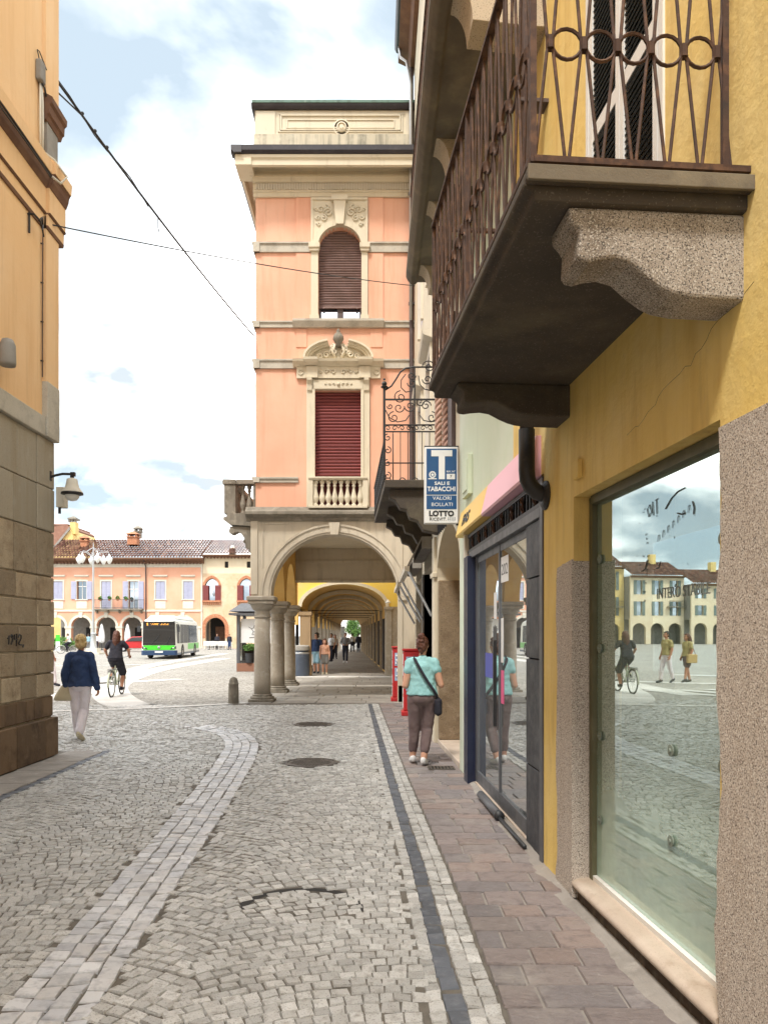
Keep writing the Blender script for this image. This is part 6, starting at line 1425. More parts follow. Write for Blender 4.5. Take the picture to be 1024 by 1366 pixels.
for u,h,a,b_,k in wins:
    mb=MB(); FB.box(mb,u-h-.16,u-h,a,b_+.16,-.05,.06); FB.box(mb,u+h,u+h+.16,a,b_+.16,-.05,.06); FB.box(mb,u-h,u+h,b_,b_+.16,-.05,.06); FB.box(mb,u-h-.2,u+h+.2,a-.12,a,-.05,.12)
    FB.prof(mb,[(0,b_+.5),(.06,b_+.5),(.2,b_+.62),(.2,b_+.72),(0,b_+.76)],u-h-.28,u+h+.28); wf=mb.build('window',M_['palestone'],fh)
    mb=MB(); FB.box(mb,u-h,u+h,a,b_,-.28,-.26); mb.build('pane',M_['pane'],wf)
    if k in('closed','door'):
        for s in (0,1):
            mb=MB(); a0=u-h+.01+s*h; FB.box(mb,a0,a0+h-.02,a,b_,-.07,-.03)
            for i in range(10): z0=lerp(a,b_,(i+.15)/10); FB.box(mb,a0+.06,a0+h-.08,z0,z0+(b_-a)*.06,-.03,-.005)
            mb.build('shutter',M_['lav'],wf)
    else:
        for s in (-1,1):
            mb=MB(); a0=u+s*(h+.36)-.30; FB.box(mb,a0,a0+.6,a,b_,.07,.11)
            for i in range(10): z0=lerp(a,b_,(i+.15)/10); FB.box(mb,a0+.06,a0+.54,z0,z0+(b_-a)*.06,.11,.13)
            mb.build('shutter',M_['lav'],wf)
        mb=MB(); FB.box(mb,u-.03,u+.03,a,b_,-.24,-.2); FB.box(mb,u-h,u+h,a+(b_-a)*.7,a+(b_-a)*.73,-.24,-.2); mb.build('sash',M_['whitep'],wf)
# balcony with iron rail
mb=MB(); FB.box(mb,ub(126),ub(192),zb_(814),zb_(812.4),0,.85)
for px in (130,145,160,175,189): FB.prof(mb,[(0,zb_(814)),(.6,zb_(814)),(.1,zb_(818)),(0,zb_(818.5))],ub(px)-.1,ub(px)+.1)
bc=mb.build('balcony',M_['greystone'],fh)
mb=MB(); zr0,zr1=zb_(812),zb_(800.5)
for z in (zr0+.08,zr1): mb.bar(FB.p(ub(126),z,.8),FB.p(ub(192),z,.8),.05); 
for k in range(40): u=lerp(ub(126),ub(192),k/39); mb.bar(FB.p(u,zr0,.8),FB.p(u,zr1,.8),.022)
for u in (ub(126),ub(192)):
    mb.bar(FB.p(u,zr1,0),FB.p(u,zr1,.8),.05)
mb.build('railing',M_['anthr'],bc)
for k,(px,py) in enumerate(((137,799),(149,798.5),(160,798.5),(171,799))):
    loc=tuple(FB.p(ub(px),zb_(py)-.25,.8)); t=bush('flower_pot',['plant pot on the balcony rail nearest the lamp post','second plant pot from the lamp post on the balcony rail','third plant pot from the lamp post on the balcony rail','plant pot on the balcony rail in front of the open shutters'][k],loc,.22,.5,60,.12,group='plant pots on the balcony rail',seed=k); mb=MB(); mb.lathe([(.10,-.05),(.16,.2),(.13,.2),(.001,.17)],loc,10); mb.build('pot',M_['brick'],t)
# recess behind the arches
mb=MB(); FB.box(mb,U0,U1,0,zb_(815),-4.2,-4.0); FB.box(mb,U0,U1,zb_(818),zb_(815),-4.0,-.6); mb.build('porch_wall',M_['greyplas'],fh)
for c in centres: mb=MB(); FB.box(mb,c-.9,c+.35,0,2.5,-4.0,-3.9); mb.build('shop_opening',M_['dark'],fh)
mb=MB(); mb.box(U0,U1,YB+.7,YB+11,4.2,zb_(752)); mb.build('house_core',M_['salmon'],fh)
# roof, eaves, chimneys
ez,rz=zb_(745),zb_(712.5)
def roof(name,u0,u1,ez,rz,dp,par,over=1.0,fy=YB,hip=False):
    mb=MB(); n=int((u1-u0)/.34); yr=fy+dp/2
    # rolls of tiles running down the slope
    rows=9
    for sgn,ya in ((1,fy-over),):
        for j in range(rows):
            ta,tb=j/rows,(j+1.08)/rows
            for i in range(n):
                ua=lerp(u0,u1,i/n); uc=lerp(u0,u1,(i+1)/n); um=(ua+uc)/2
                y0_=lerp(ya,yr,ta); y1_=lerp(ya,yr,min(1,tb)); z0=lerp(ez,rz,ta)+.05; z1=lerp(ez,rz,min(1,tb))+.0; jz=rnd.uniform(-.02,.03)
                mb.add([(ua,y0_,z0-.04),(um,y0_,z0+.13+jz),(uc,y0_,z0-.04),(uc,y1_,z1-.04),(um,y1_,z1+.10),(ua,y1_,z1-.04)],[(0,1,4,5),(1,2,3,4)])
            if sgn<0: break
    return mb.build(name,mat('terracotta_tiles',(.24,.115,.08),.95,[((.10,.055,.045),.8,.5,.72,None,.6),((.18,.115,.08),.5,.58,.75,None,.5)],[(4,.4)],island=.35,ihue=[(.085,.038,.028),(.14,.068,.048),(.11,.052,.038),(.18,.10,.07)],spec=.1) if 'terracotta_tiles' not in MATS else MATS['terracotta_tiles'],par)
rf=roof('roof',U0-.3,ub(270),ez,rz,11,fh,1.1)
mb=MB(); FB.prof(mb,[(0,zb_(752)),(.3,zb_(752)),(1.05,zb_(747)),(1.05,zb_(745.5)),(0,zb_(745))],U0,U1+.2); FB.prof(mb,[(1.0,zb_(747)),(1.2,zb_(747)),(1.22,zb_(745)),(1.0,zb_(745))],U0,U1+.2)
for k in range(46): u=lerp(U0,U1,(k+.5)/46); FB.box(mb,u-.07,u+.07,zb_(752)-.05,zb_(750.5),.1,.8)
mb.build('eaves',M_['brown'],fh)
mb=MB(); mb.tube([FB.p(ub(194),zb_(748),.9),FB.p(ub(195),zb_(756),.15),FB.p(ub(195),.2,.12)],.07,6); mb.build('drainpipe',M_['pipe'],fh)
def chimney(px,py0,py1,w,par,y=YB+3,m='brick',cap=True):
    s=y/1000; x=(px-500)*s; z0=EYE+(HY-py0)*s; z1=EYE+(HY-py1)*s
    mb=MB(); mb.box(x-w/2,x+w/2,y-w/2,y+w/2,z0,z1-.5); mb.box(x-w/2-.12,x+w/2+.12,y-w/2-.12,y+w/2+.12,z1-.6,z1-.5); 
    for a in (-1,1):
        for b_ in (-1,1): mb.box(x+a*w*.4-.1,x+a*w*.4+.1,y+b_*w*.4-.1,y+b_*w*.4+.1,z1-.5,z1-.2)
    mb.hexa([(x-w/2-.2,y-w/2-.2,z1-.2),(x+w/2+.2,y-w/2-.2,z1-.2),(x+w/2+.2,y+w/2+.2,z1-.2),(x-w/2-.2,y+w/2+.2,z1-.2),(x-.15,y-.15,z1+.15),(x+.15,y-.15,z1+.15),(x+.15,y+.15,z1+.15),(x-.15,y+.15,z1+.15)])
    return mb.build('chimney',M_[m],par)
chimney(113,736,716,.75,rf); chimney(178,727,711,1.15,rf); chimney(184.5,718,703.5,.7,rf,YB+6,'greystone')
mb=MB(); mb.lathe([(.1,rz-.3),(.08,rz+.4),(.16,rz+.5),(.01,rz+.95)],(ub(157),YB+5.5,0),8); mb.build('vent_pipe',M_['plastic'],rf)
def aerial(px,py0,py1,y,label):
    s=y/1000; x=(px-500)*s; z0=EYE+(HY-py0)*s; z1=EYE+(HY-py1)*s; mb=MB(); mb.tube([(x,y,z0-1),(x,y,z1)],.035,5)
    for z,w in ((z1-.15,.6),(z1-.6,.9),(z1-1.3,1.3)): mb.bar((x-w,y,z),(x+w,y,z),.03)
    for k in range(5): mb.bar((x-1.0+.45*k,y,z1-1.3-.25),(x-1.0+.45*k,y,z1-1.3+.25),.02)
    return tag(mb.build('roof_aerial',M_['alum']),label,'aerial')
aerial(199,714,687,YB+6,'tall television aerial on the salmon house roof beside the chimneys')
aerial(270,714,692,YB+6,'thin television aerial on the roof of the tan stone house')
# ---- tan stone house
P0,P1=ub(270.3),ub(352)
ph=thing('tan_stone_house','old tan brick house with pointed windows and red shutters beside the salmon house','house',(ub(300),YB,0))
wops=[]
for px in (282.6,328.5): wops.append((ub(px)-.82,ub(px)+.82,zb_(801),pointed(ub(px),.82,zb_(783),(zb_(771.5)-zb_(783)),8)))
c2=ub(287); r2=1.15
mb=MB(); wall(mb,FB,P0,P1,0,zb_(811),[(c2-r2,c2+r2,0,arch_pts(c2,r2,zb_(838),zb_(824)-zb_(838),14))],.5)
wall(mb,FB,P0,P1,zb_(811),zb_(765),wops,.4)
mb.build('brick_wall',M_['tan'],ph)
mb=MB(); wall(mb,FB,P0,P1,zb_(765),zb_(742),[(ub(px)-.22,ub(px)+.22,zb_(757.5),zb_(749)) for px in (302,331.5)],.3); mb.build('attic_wall',M_['creamhouse'],ph)
mb=MB()
for px in (302,331.5): FB.box(mb,ub(px)-.25,ub(px)+.25,zb_(758),zb_(748.5),-.28,-.26); mb.build('loft_window',M_['dark'],ph); mb=MB()
FB.box(mb,c2-1.2,c2+1.2,0,4,-3.2,-3.0); mb.build('dark_opening',M_['dark'],ph)
mb=MB(); FB.box(mb,c2-.55,c2+.5,0,2.6,-2.9,-2.8); mb.build('wooden_door',M_['brown'],ph)
mb=MB(); mb.box(P0,P1,YB+3.3,YB+11,0,zb_(742)); mb.box(P0,P1,YB+.5,YB+3.3,4.5,zb_(742)); mb.build('house_core',M_['tan'],ph)
mb=MB(); archivolt(mb,FB,c2,r2,r2+.42,zb_(838),zb_(824)-zb_(838),zb_(824)-zb_(838)+.42,-.02,.05,16); FB.box(mb,c2-r2-.42,c2-r2,zb_(851),zb_(838),-.02,.05); FB.box(mb,c2+r2,c2+r2+.42,zb_(851),zb_(838),-.02,.05)
mb.build('door_arch',M_['brick'],ph)
for px in (282.6,328.5):
    u=ub(px); mb=MB(); A=pointed(u,.82,zb_(783),zb_(771.5)-zb_(783),8); B=pointed(u,1.10,zb_(783),zb_(769)-zb_(783)+.1,8)
    for i in range(len(A)-1): q=[A[i],A[i+1],B[i+1],B[i]]; mb.rings([[FB.p(a,z,-.02) for a,z in q],[FB.p(a,z,.08) for a,z in q]])
    pw=mb.build('pointed_window',M_['brick'],ph)
    mb=MB(); FB.poly(mb,[(u-.8,zb_(801))]+pointed(u,.8,zb_(783),zb_(772.5)-zb_(783),8)+[(u+.8,zb_(801))],-.28,-.24); mb.build('pane',M_['pane'],pw)
    for s in (-1,1):
        mb=MB(); a0=u+s*.72-.34; FB.box(mb,a0,a0+.68,zb_(801),zb_(781),.03,.10)
        for i in range(9): z0=lerp(zb_(800.5),zb_(781.5),(i+.1)/9); FB.box(mb,a0+.07,a0+.61,z0,z0+.12,.10,.12)
        mb.build('shutter',M_['redshut'],pw)
    mb=MB(); FB.box(mb,u-1.1,u+1.1,zb_(803.5),zb_(801),0,.22)
    for k in range(9): uu=u-1.0+.25*k; FB.box(mb,uu-.06,uu+.06,zb_(807),zb_(803.5),0,.16)
    mb.build('sill',M_['brick'],pw)
mb=MB(); FB.prof(mb,[(0,zb_(743.5)),(.7,zb_(742.5)),(.75,zb_(740.5)),(0,zb_(740))],P0,P1)
for k in range(18): u=lerp(P0,P1,(k+.5)/18); FB.box(mb,u-.07,u+.07,zb_(745),zb_(743),0,.6)
mb.build('eaves',M_['brown'],ph)
r2f=roof('roof',P0-.1,P1,zb_(740),zb_(713),11,ph,.8)
mb=MB(); s=(YB+2)/1000; x=(310-500)*s; mb.box(x-.35,x+.35,YB+1.6,YB+2.3,zb_(738),zb_(729)); mb.lathe([(.35,zb_(729)),(.30,zb_(727)),(.12,zb_(725.5)),(.01,zb_(724.5))],(x,YB+1.95,0),10); mb.build('dormer',M_['palestone'],r2f)
# ---- taller yellow house behind on the left
Y3=100; s3=.1
def u3(px): return (px-500)*s3
def z3(py): return EYE+(HY-py)*s3
F3=Frame((0,Y3),(1,0),(0,-1))
yh=thing('yellow_gabled_house','taller yellow house with a round attic window rising behind the salmon house','house',(u3(85),Y3,0))
mb=MB(); F3.poly(mb,[(u3(40),0),(u3(97),0),(u3(97),z3(715)),(u3(93),z3(706)),(u3(76),z3(729)),(u3(40),z3(731))],-9,0); mb.build('gable_wall',M_['ybuild'],yh)
mb=MB(); F3.poly(mb,[(u3(40),z3(729)),(u3(76),z3(727)),(u3(93),z3(704)),(u3(90),z3(701)),(u3(76),z3(702)),(u3(40),z3(703))],-9,.12); F3.box(mb,u3(40),u3(90),z3(701),z3(699),-8,0); mb.build('roof',M_['tile'],yh)
mb=MB(); F3.poly(mb,[(u3(72),z3(734)),(u3(94),z3(707)),(u3(94),z3(703)),(u3(72),z3(730))],.12,.3); mb.build('verge',M_['greyplas'],yh)
mb=MB(); F3.poly(mb,[(u3(82)+.35*math.cos(a),z3(724)+.5*math.sin(a)) for a in np.linspace(0,2*PI,14)[:-1]],0,.03); mb.build('round_window',M_['dark'],yh)
mb=MB(); mb.box(u3(92),u3(99.5),Y3+.3,Y3+1.4,z3(712),z3(696)); yc=mb.build('chimney',M_['ybuild'],yh)
mb=MB(); mb.box(u3(89.5),u3(100.5),Y3+.1,Y3+1.6,z3(692.5),z3(690.5)); mb.hexa([(u3(90),Y3+.2,z3(690.5)),(u3(100),Y3+.2,z3(690.5)),(u3(100),Y3+1.5,z3(690.5)),(u3(90),Y3+1.5,z3(690.5)),(u3(94),Y3+.7,z3(687.5)),(u3(96),Y3+.7,z3(687.5)),(u3(96),Y3+1,z3(687.5)),(u3(94),Y3+1,z3(687.5))])
for px in (91,95,99): mb.box(u3(px)-.12,u3(px)+.12,Y3+.3,Y3+.6,z3(696),z3(692.5))
mb.build('chimney_cap',M_['greystone'],yc)
# ---- houses along the left side of the piazza, seen mirrored in the display window
def plain_house(label,x0,x1,y,h,m,rows,seed,cat='house'):
    F=Frame((0,y),(1,0),(0,-1)); t=thing('arcaded_house',label,cat,((x0+x1)/2,y,0),'yellow houses along the far end of the piazza'); n=max(2,round((x1-x0)/3.6)); p=(x1-x0)/n
    cs=[x0+p*(i+.5) for i in range(n)]
    mb=MB(); wall(mb,F,x0,x1,0,4.4,[(c-1.2,c+1.2,0,arch_pts(c,1.2,2.5,1.1,10)) for c in cs],.5)
    zz=4.4; wl=[]
    for k in range(rows):
        hh=(h-4.4)/rows; wall(mb,F,x0,x1,zz,zz+hh,[(c-.5,c+.5,zz+.5,zz+hh-.7) for c in cs],.3); wl+=[(c,zz+.5,zz+hh-.7) for c in cs]; zz+=hh
    mb.build('wall',M_[m],t)
    mb=MB(); mb.box(x0,x1,y+2.5,y+10,0,h); mb.box(x0,x1,y+.5,y+2.5,4.2,h); mb.build('house_core',M_['greyplas'],t)
    for c,a,b_ in wl:
        mb=MB(); F.box(mb,c-.5,c+.5,a,b_,-.27,-.25); pn=mb.build('window',M_['pane'],t)
        mb=MB()
        for s in (-1,1): F.box(mb,c+s*.78-.26,c+s*.78+.26,a,b_,.02,.07)
        mb.build('shutters',M_['greensh'],pn)
    mb=MB(); F.prof(mb,[(0,h-.25),(.7,h-.1),(.75,h+.08),(0,h+.1)],x0,x1); mb.build('eaves',M_['brown'],t)
    rf=roof('roof',x0,x1,h+.1,h+2.9,10,t,.8,fy=y); 
    mb=MB(); cx=lerp(x0,x1,.35); mb.box(cx-.5,cx+.5,y+4,y+5,h+2,h+4.2); mb.build('chimney',M_['ybuild'],rf)
    mb=MB(); F.box(mb,cs[0]-1.6,cs[0]+1.6,6.3 if rows>1 else 4.3,6.45 if rows>1 else 4.45,0,.8); bb=mb.build('balcony',M_['greystone'],t)
    mb=MB()
    for k in range(16): u=cs[0]-1.55+3.1*k/15; zq=6.45 if rows>1 else 4.45; mb.bar(F.p(u,zq,.76),F.p(u,zq+.95,.76),.03)
    mb.bar(F.p(cs[0]-1.55,zq+.95,.76),F.p(cs[0]+1.55,zq+.95,.76),.05); mb.build('railing',M_['black'],bb)
    return t
plain_house('tall ochre yellow arcaded house next to the salmon house, mirrored in the display glass',-59.5,-51.5,121,13.2,'ybuild',2,1)
plain_house('cream arcaded house mirrored in the middle of the display glass',-69.5,-59.6,119,11.6,'creamhouse',2,2)
plain_house('lowest cream arcaded house mirrored near the stone pillar edge of the display glass',-80,-69.6,117,10.2,'creamhouse',2,3)
plain_house('long ochre arcaded house farthest from the salmon house',-104,-80.1,112,11.0,'ybuild',2,4)
# ---- beyond the arcade's far end
xh=thing('distant_white_house','pale house seen through the far end of the arcade','house',(-3,125,0))
Fx=Frame((0,125),(1,0),(0,-1)); mb=MB(); wall(mb,Fx,-9,8,0,9,[(-6,-5,1,3),(-4.2,-3.2,1,3),(1,2,1,3),(-4.2,-3.2,5,7)],.3); mb.box(-9,8,125.4,130,0,9); mb.build('wall',M_['whitep'],xh)
for a in (-6,-4.2,1): mb=MB(); Fx.box(mb,a,a+1,1,3,-.3,-.28); mb.build('window',M_['pane'],xh)
tr=thing('street_tree','bright green tree seen through the far end of the arcade','tree',(-2.95,104,0))
mb=MB(); mb.tube([(-2.95,104,0),(-2.9,104,1.2),(-3.0,104,2.4)],[.12,.10,.06],8); mb.tube([(-2.92,104,1.2),(-2.5,103.8,2.3)],[.05,.03],6); mb.tube([(-2.92,104,1.0),(-3.4,104.2,2.1)],[.05,.03],6); mb.build('trunk',M_['bark'],tr)
mb=MB(); R_=random.Random(11)
cl=[(-2.9,104,2.6,1.0),(-2.3,103.9,2.1,.7),(-3.5,104.1,2.3,.75),(-2.8,103.5,1.8,.6),(-2.7,104,3.4,.8),(-3.3,104,3.1,.7)]
for k in range(2200):
    c=R_.choice(cl); d=Vector((R_.gauss(0,1),R_.gauss(0,1),R_.gauss(0,1))).normalized()*c[3]*R_.uniform(.4,1)
    p=Vector(c[:3])+d; a=Vector((R_.uniform(-1,1),R_.uniform(-1,1),R_.uniform(-1,1))).normalized()*.12; b_=a.orthogonal().normalized()*.07
    mb.add([p-a,p+b_,p+a,p-b_],[(0,1,2,3)])
mb.build('crown',M_['leaf'],tr)

# ================================================================== BUS
def bus():
    t=thing('city_bus','white and green city bus with a dark windscreen crossing the piazza','bus',(0,0,0))
    w,L,h=1.16,10.5,2.92
    def sec(y,inw,zt,zb=.32): # cross section
        return [(-w+inw,y,zb),(w-inw,y,zb),(w-inw*.9,y,1.1),(w-.06-inw,y,zt-.35),(w-.18-inw,y,zt-.08),(w-.35-inw,y,zt),(-w+.35+inw,y,zt),(-w+.18+inw,y,zt-.08),(-w+.06+inw,y,zt-.35),(-w+inw*.9,y,1.1)]
    mb=MB(); mb.rings([sec(.06,.10,h-.20),sec(.14,.03,h-.06),sec(.5,0,h),sec(L-.4,0,h),sec(L,.06,h-.1)]); mb.build('body',M_['buswhite'],t,angle=35)
    mb=MB(); mb.rings([[(-w+.25,.9,h),(w-.25,.9,h),(w-.25,L-1,h),(-w+.25,L-1,h)],[(-w+.35,1.2,h+.22),(w-.35,1.2,h+.22),(w-.35,L-1.3,h+.22),(-w+.35,L-1.3,h+.22)]]); mb.build('roof_pod',M_['buswhite'],t)
    mb=MB(); mb.hexa([(-w+.10,.10,1.0),(w-.10,.10,1.0),(w-.10,.2,1.0),(-w+.10,.2,1.0),(-w+.14,.03,2.66),(w-.14,.03,2.66),(w-.14,.2,2.72),(-w+.14,.2,2.72)]); mb.v=[(x,y-.06,z) for x,y,z in mb.v]; ws=mb.build('windscreen',M_['busglass'],t)
    mb=MB(); mb.box(-w+.30,w-.45,-.045,-.03,2.40,2.60); mb.build('destination_board',M_['dark'],ws)
    em=bpy.data.materials.new('amber_leds'); n_=nodes(em); b_=NB(n_); e=b_.n('ShaderNodeEmission'); e.inputs[0].default_value=(1,.42,.06,1); e.inputs[1].default_value=1.4; o_=b_.n('ShaderNodeOutputMaterial'); n_.links.new(e.outputs[0],o_.inputs[0])
    lettering('lettering','2',Matrix.Translation((-w+.42,-.05,2.5))@Matrix.Rotation(PI/2,4,'X'),.22,em,ws,depth=.002,bold=.006)
    mb=MB(); R_=random.Random(2)
    for k in range(26):
        x=-w+.62+k*.045
        for z in (2.46,2.50,2.54):
            if R_.random()<.6: mb.box(x,x+.03,-.05,-.046,z-.012,z+.014)
    mb.build('led_dots',em,ws)
    mb=MB(); mb.tube([(-.5,-.055,1.05),(-.1,-.07,1.5),(.05,-.06,1.75)],.014,5); mb.tube([(.5,-.055,1.05),(.75,-.07,1.6)],.014,5); mb.build('wipers',M_['plastic'],ws)
    mb=MB(); mb.hexa([(-w+.14,.0,.66),(w-.14,.0,.66),(w-.12,.2,.66),(-w+.12,.2,.66),(-w+.16,.02,.98),(w-.16,.02,.98),(w-.14,.2,.98),(-w+.14,.2,.98)]); 
    mb.build('green_front',M_['busgreen'],t)
    mb=MB(); mb.rings([[(-w-.005,.10,.28),(-w+.12,-.03,.28),(w-.12,-.03,.28),(w+.005,.10,.28),(w+.005,.3,.28),(-w-.005,.3,.28)],[(-w-.005,.10,.62),(-w+.12,-.03,.62),(w-.12,-.03,.62),(w+.005,.10,.62),(w+.005,.3,.62),(-w-.005,.3,.62)]]); mb.build('bumper',M_['busblue'],t,bevel=.02)
    for s in (-1,1):
        mb=MB(); mb.hexa([(s*(w-.42),-.02,.70),(s*(w-.06),.04,.74),(s*(w-.05),.2,.74),(s*(w-.42),.2,.70),(s*(w-.36),-.015,.80),(s*(w-.06),.04,.93),(s*(w-.05),.2,.93),(s*(w-.36),.2,.80)]); hl=mb.build('headlight',M_['plastic'],t)
        mb=MB(); mb.ball((s*(w-.22),.0,.79),(.08,.03,.05),10); mb.build('lamp',M_['chrome'],hl)
        mb=MB(); mb.box(s*(w+.12)-.10,s*(w+.12)+.10,-.15,-.05,1.95,2.35); mb.tube([(s*w*.93,.05,2.65),(s*(w+.1),-.1,2.6),(s*(w+.12),-.1,2.3)],.02,5); mb.build('mirror',M_['plastic'],t,bevel=.03)
        mb=MB(); 
        for y0,y1 in ((.30,1.2),(1.28,2.9),(2.98,4.6),(4.68,6.2),(6.28,7.8),(7.86,9.3)): mb.hexa([(s*(w+.004),y0,1.12),(s*(w+.004),y1,1.12),(s*(w-.2),y1,1.12),(s*(w-.2),y0,1.12),(s*(w-.052),y0,2.52),(s*(w-.052),y1,2.52),(s*(w-.25),y1,2.52),(s*(w-.25),y0,2.52)])
        mb.build('side_windows',M_['busglass'],t)
        mb=MB(); mb.box(min(s*(w+.006),s*(w-.1)),max(s*(w+.006),s*(w-.1)),4.7,L-.3,.62,1.08); mb.build('green_panel',M_['busgreen'],t)
        mb=MB(); mb.box(min(s*(w+.007),s*(w-.1)),max(s*(w+.007),s*(w-.1)),.35,L-.1,.29,.44); mb.build('skirt',M_['busblue'],t)
        for y in (2.35,8.1):
            mb=MB(); m4=Matrix.Translation((s*(w-.14),y,.48))@Matrix.Rotation(s*PI/2,4,'Y'); 
            mb.lathe([(.001,-.14),(.46,-.14),(.48,-.08),(.48,.10),(.44,.145),(.30,.15),(.30,.12),(.001,.12)],(0,0,0),22); mb.v=[tuple(m4@Vector(v)) for v in mb.v]; wh=mb.build('wheel',M_['rubber'],t)
            mb=MB(); mb.lathe([(.29,.122),(.29,.155),(.2,.135),(.10,.16),(.001,.16)],(0,0,0),18); mb.v=[tuple(m4@Vector(v)) for v in mb.v]; mb.build('rim',M_['alum'],wh)
            mb=MB(); A=arch_pts(y,.60,.5,.55,12); 
            for (a,c) in zip(A[:-1],A[1:]): pass
            mb.rings([[(s*(w+.009),q,z) for q,z in [(y-.6,.26)]+A+[(y+.6,.26)]],[(s*(w-.1),q,z) for q,z in [(y-.6,.26)]+A+[(y+.6,.26)]]]); mb.build('wheel_arch',M_['dark'],t)
    mb=MB(); mb.box(-.26,.26,-.04,-.03,.46,.58); mb.build('number_plate',M_['white'],t)
    mb=MB(); mb.box(w-.02,w+.008,1.25,1.36,1.05,2.55); mb.build('door_post',M_['buswhite'],t)
    mb=MB(); mb.lathe([(.10,0),(.10,.02),(.05,.035),(.001,.035)],(0,0,0),12); m4=Matrix.Translation((0,-.0,.85))@Matrix.Rotation(PI/2,4,'X'); mb.v=[tuple(m4@Vector(v)) for v in mb.v]; mb.build('badge',M_['chrome'],t)
    t.scale=(.99,.99,.92)
    return t
bt=bus(); bt.location=(PX(212,49.3),49.3,0); bt.rotation_euler=(0,0,R(5.2))
# ================================================================== CAR
def car():
    t=thing('red_car','small red parked car half hidden behind the bus','car',(0,0,0))
    prof=[(-2.0,.35),(-2.02,.62),(-1.9,.82),(-1.1,.95),(-.45,1.42),(.75,1.47),(1.55,1.05),(1.95,.95),(2.02,.6),(1.98,.33)]
    mb=MB(); rs=[]
    for yy,k in ((-.80,.93),(-.74,.98),(-.62,1),(.62,1),(.74,.98),(.80,.93)):
        rs.append([(x*(.97+.03*k), yy*(1 if z<1 else .86), .33+(z-.33)*k) for x,z in prof])
    mb.rings(rs); mb.build('body',M_['red'],t,angle=35)
    for s in (-1,1):
        mb=MB(); mb.rings([[(x,s*.70*f,z) for x,z,f in ((-1.0,.97,1.1),(-.42,1.36,1.0),(.7,1.40,1.0),(1.35,1.05,1.1))],[(x,s*.735*f,z) for x,z,f in ((-1.0,.97,1.1),(-.42,1.36,1.0),(.7,1.40,1.0),(1.35,1.05,1.1))]]); mb.build('side_windows',M_['busglass'],t)
        for x in (-1.25,1.25):
            m4=Matrix.Translation((x,s*.70,.31))@Matrix.Rotation(-s*PI/2,4,'X'); mb=MB(); mb.lathe([(.001,-.1),(.29,-.1),(.31,-.05),(.31,.08),(.28,.115),(.19,.115),(.19,.09),(.001,.09)],(0,0,0),18); mb.v=[tuple(m4@Vector(v)) for v in mb.v]; wh=mb.build('wheel',M_['rubber'],t)
            mb=MB(); mb.lathe([(.19,.092),(.19,.12),(.06,.105),(.001,.11)],(0,0,0),12); mb.v=[tuple(m4@Vector(v)) for v in mb.v]; mb.build('rim',M_['alum'],wh)
    mb=MB(); mb.hexa([(-1.12,-.58,.97),(-1.12,.58,.97),(-1.05,.58,.97),(-1.05,-.58,.97),(-.50,-.52,1.40),(-.50,.52,1.40),(-.42,.52,1.38),(-.42,-.52,1.38)]); mb.build('windscreen',M_['busglass'],t)
    for s in (-1,1): mb=MB(); mb.ball((-1.9,s*.52,.70),(.10,.16,.08),8); mb.build('headlight',M_['chrome'],t)
    return t
ct=car(); ct.location=(PX(183.5,72),72,0); ct.rotation_euler=(0,0,R(12))
# ================================================================== PIAZZA FURNITURE
def many_armed_lamp():
    Y=62; x=PX(124.5,Y); t=thing('street_lamp','tall grey lamp post with a ring of white globe lamps in the piazza','street lamp',(x,Y,0)); zt=PZ(735,Y)
    mb=MB(); mb.lathe([(.42,0),(.42,.25),(.28,.4),(.20,1.6),(.22,1.7),(.12,1.8),(.09,4),(.075,zt-.9),(.05,zt-.4),(.03,zt+.5),(.001,zt+.75)],(x,Y,0),14); mb.build('post',M_['alum'],t,angle=40)
    mb=MB(); mb.box(x-.7,x+.7,Y-.7,Y+.7,0,.14); mb.box(x-.45,x+.45,Y-.45,Y+.45,.14,.5); mb.build('pedestal',M_['palestone'],t)
    for k,(dx,dy) in enumerate(((-1.25,.2),(-.62,-.75),(.62,-.75),(1.25,.2),(.5,.95),(-.5,.95))):
        mb=MB(); mb.tube([(x,Y,zt-.55),(x+dx*.5,Y+dy*.5,zt-.12),(x+dx*.92,Y+dy*.92,zt-.05),(x+dx,Y+dy,zt-.25)],.03,5); mb.tube([(x,Y,zt+.3),(x+dx*.6,Y+dy*.6,zt-.1)],.018,4); ar=mb.build('arm',M_['alum'],t)
        mb=MB(); c=(x+dx,Y+dy,zt-1.05); mb.lathe([(.02,-.05),(.12,.05),(.24,.30),(.26,.45),(.16,.55),(.10,.62),(.10,.72),(.03,.80)],c,12); mb.build('globe',M_['lampwhite'],ar,smooth=True)
    return t
many_armed_lamp()
def parasol(px,Y,label):
    x=PX(px,Y); t=thing('closed_parasol',label,'parasol',(x,Y,0),'closed white parasols in front of the arcade')
    mb=MB(); mb.tube([(x,Y,0),(x,Y,2.9)],.03,6); mb.box(x-.3,x+.3,Y-.3,Y+.3,0,.08); mb.build('pole',M_['plastic'],t)
    mb=MB(); rs=[]
    for z,r in ((.75,.14),(.9,.24),(1.3,.27),(1.9,.23),(2.5,.12),(2.75,.04)): rs.append([(x+r*(1+.22*(j%2))*math.cos(2*PI*j/14),Y+r*(1+.22*(j%2))*math.sin(2*PI*j/14),z) for j in range(14)])
    mb.rings(rs); mb.build('canopy',M_['cloth_white'],t); return t
parasol(135.5,79,'closed white parasol between the lamp post and the cyclist')
parasol(170,79,'closed white parasol in front of the arch next to the bus')
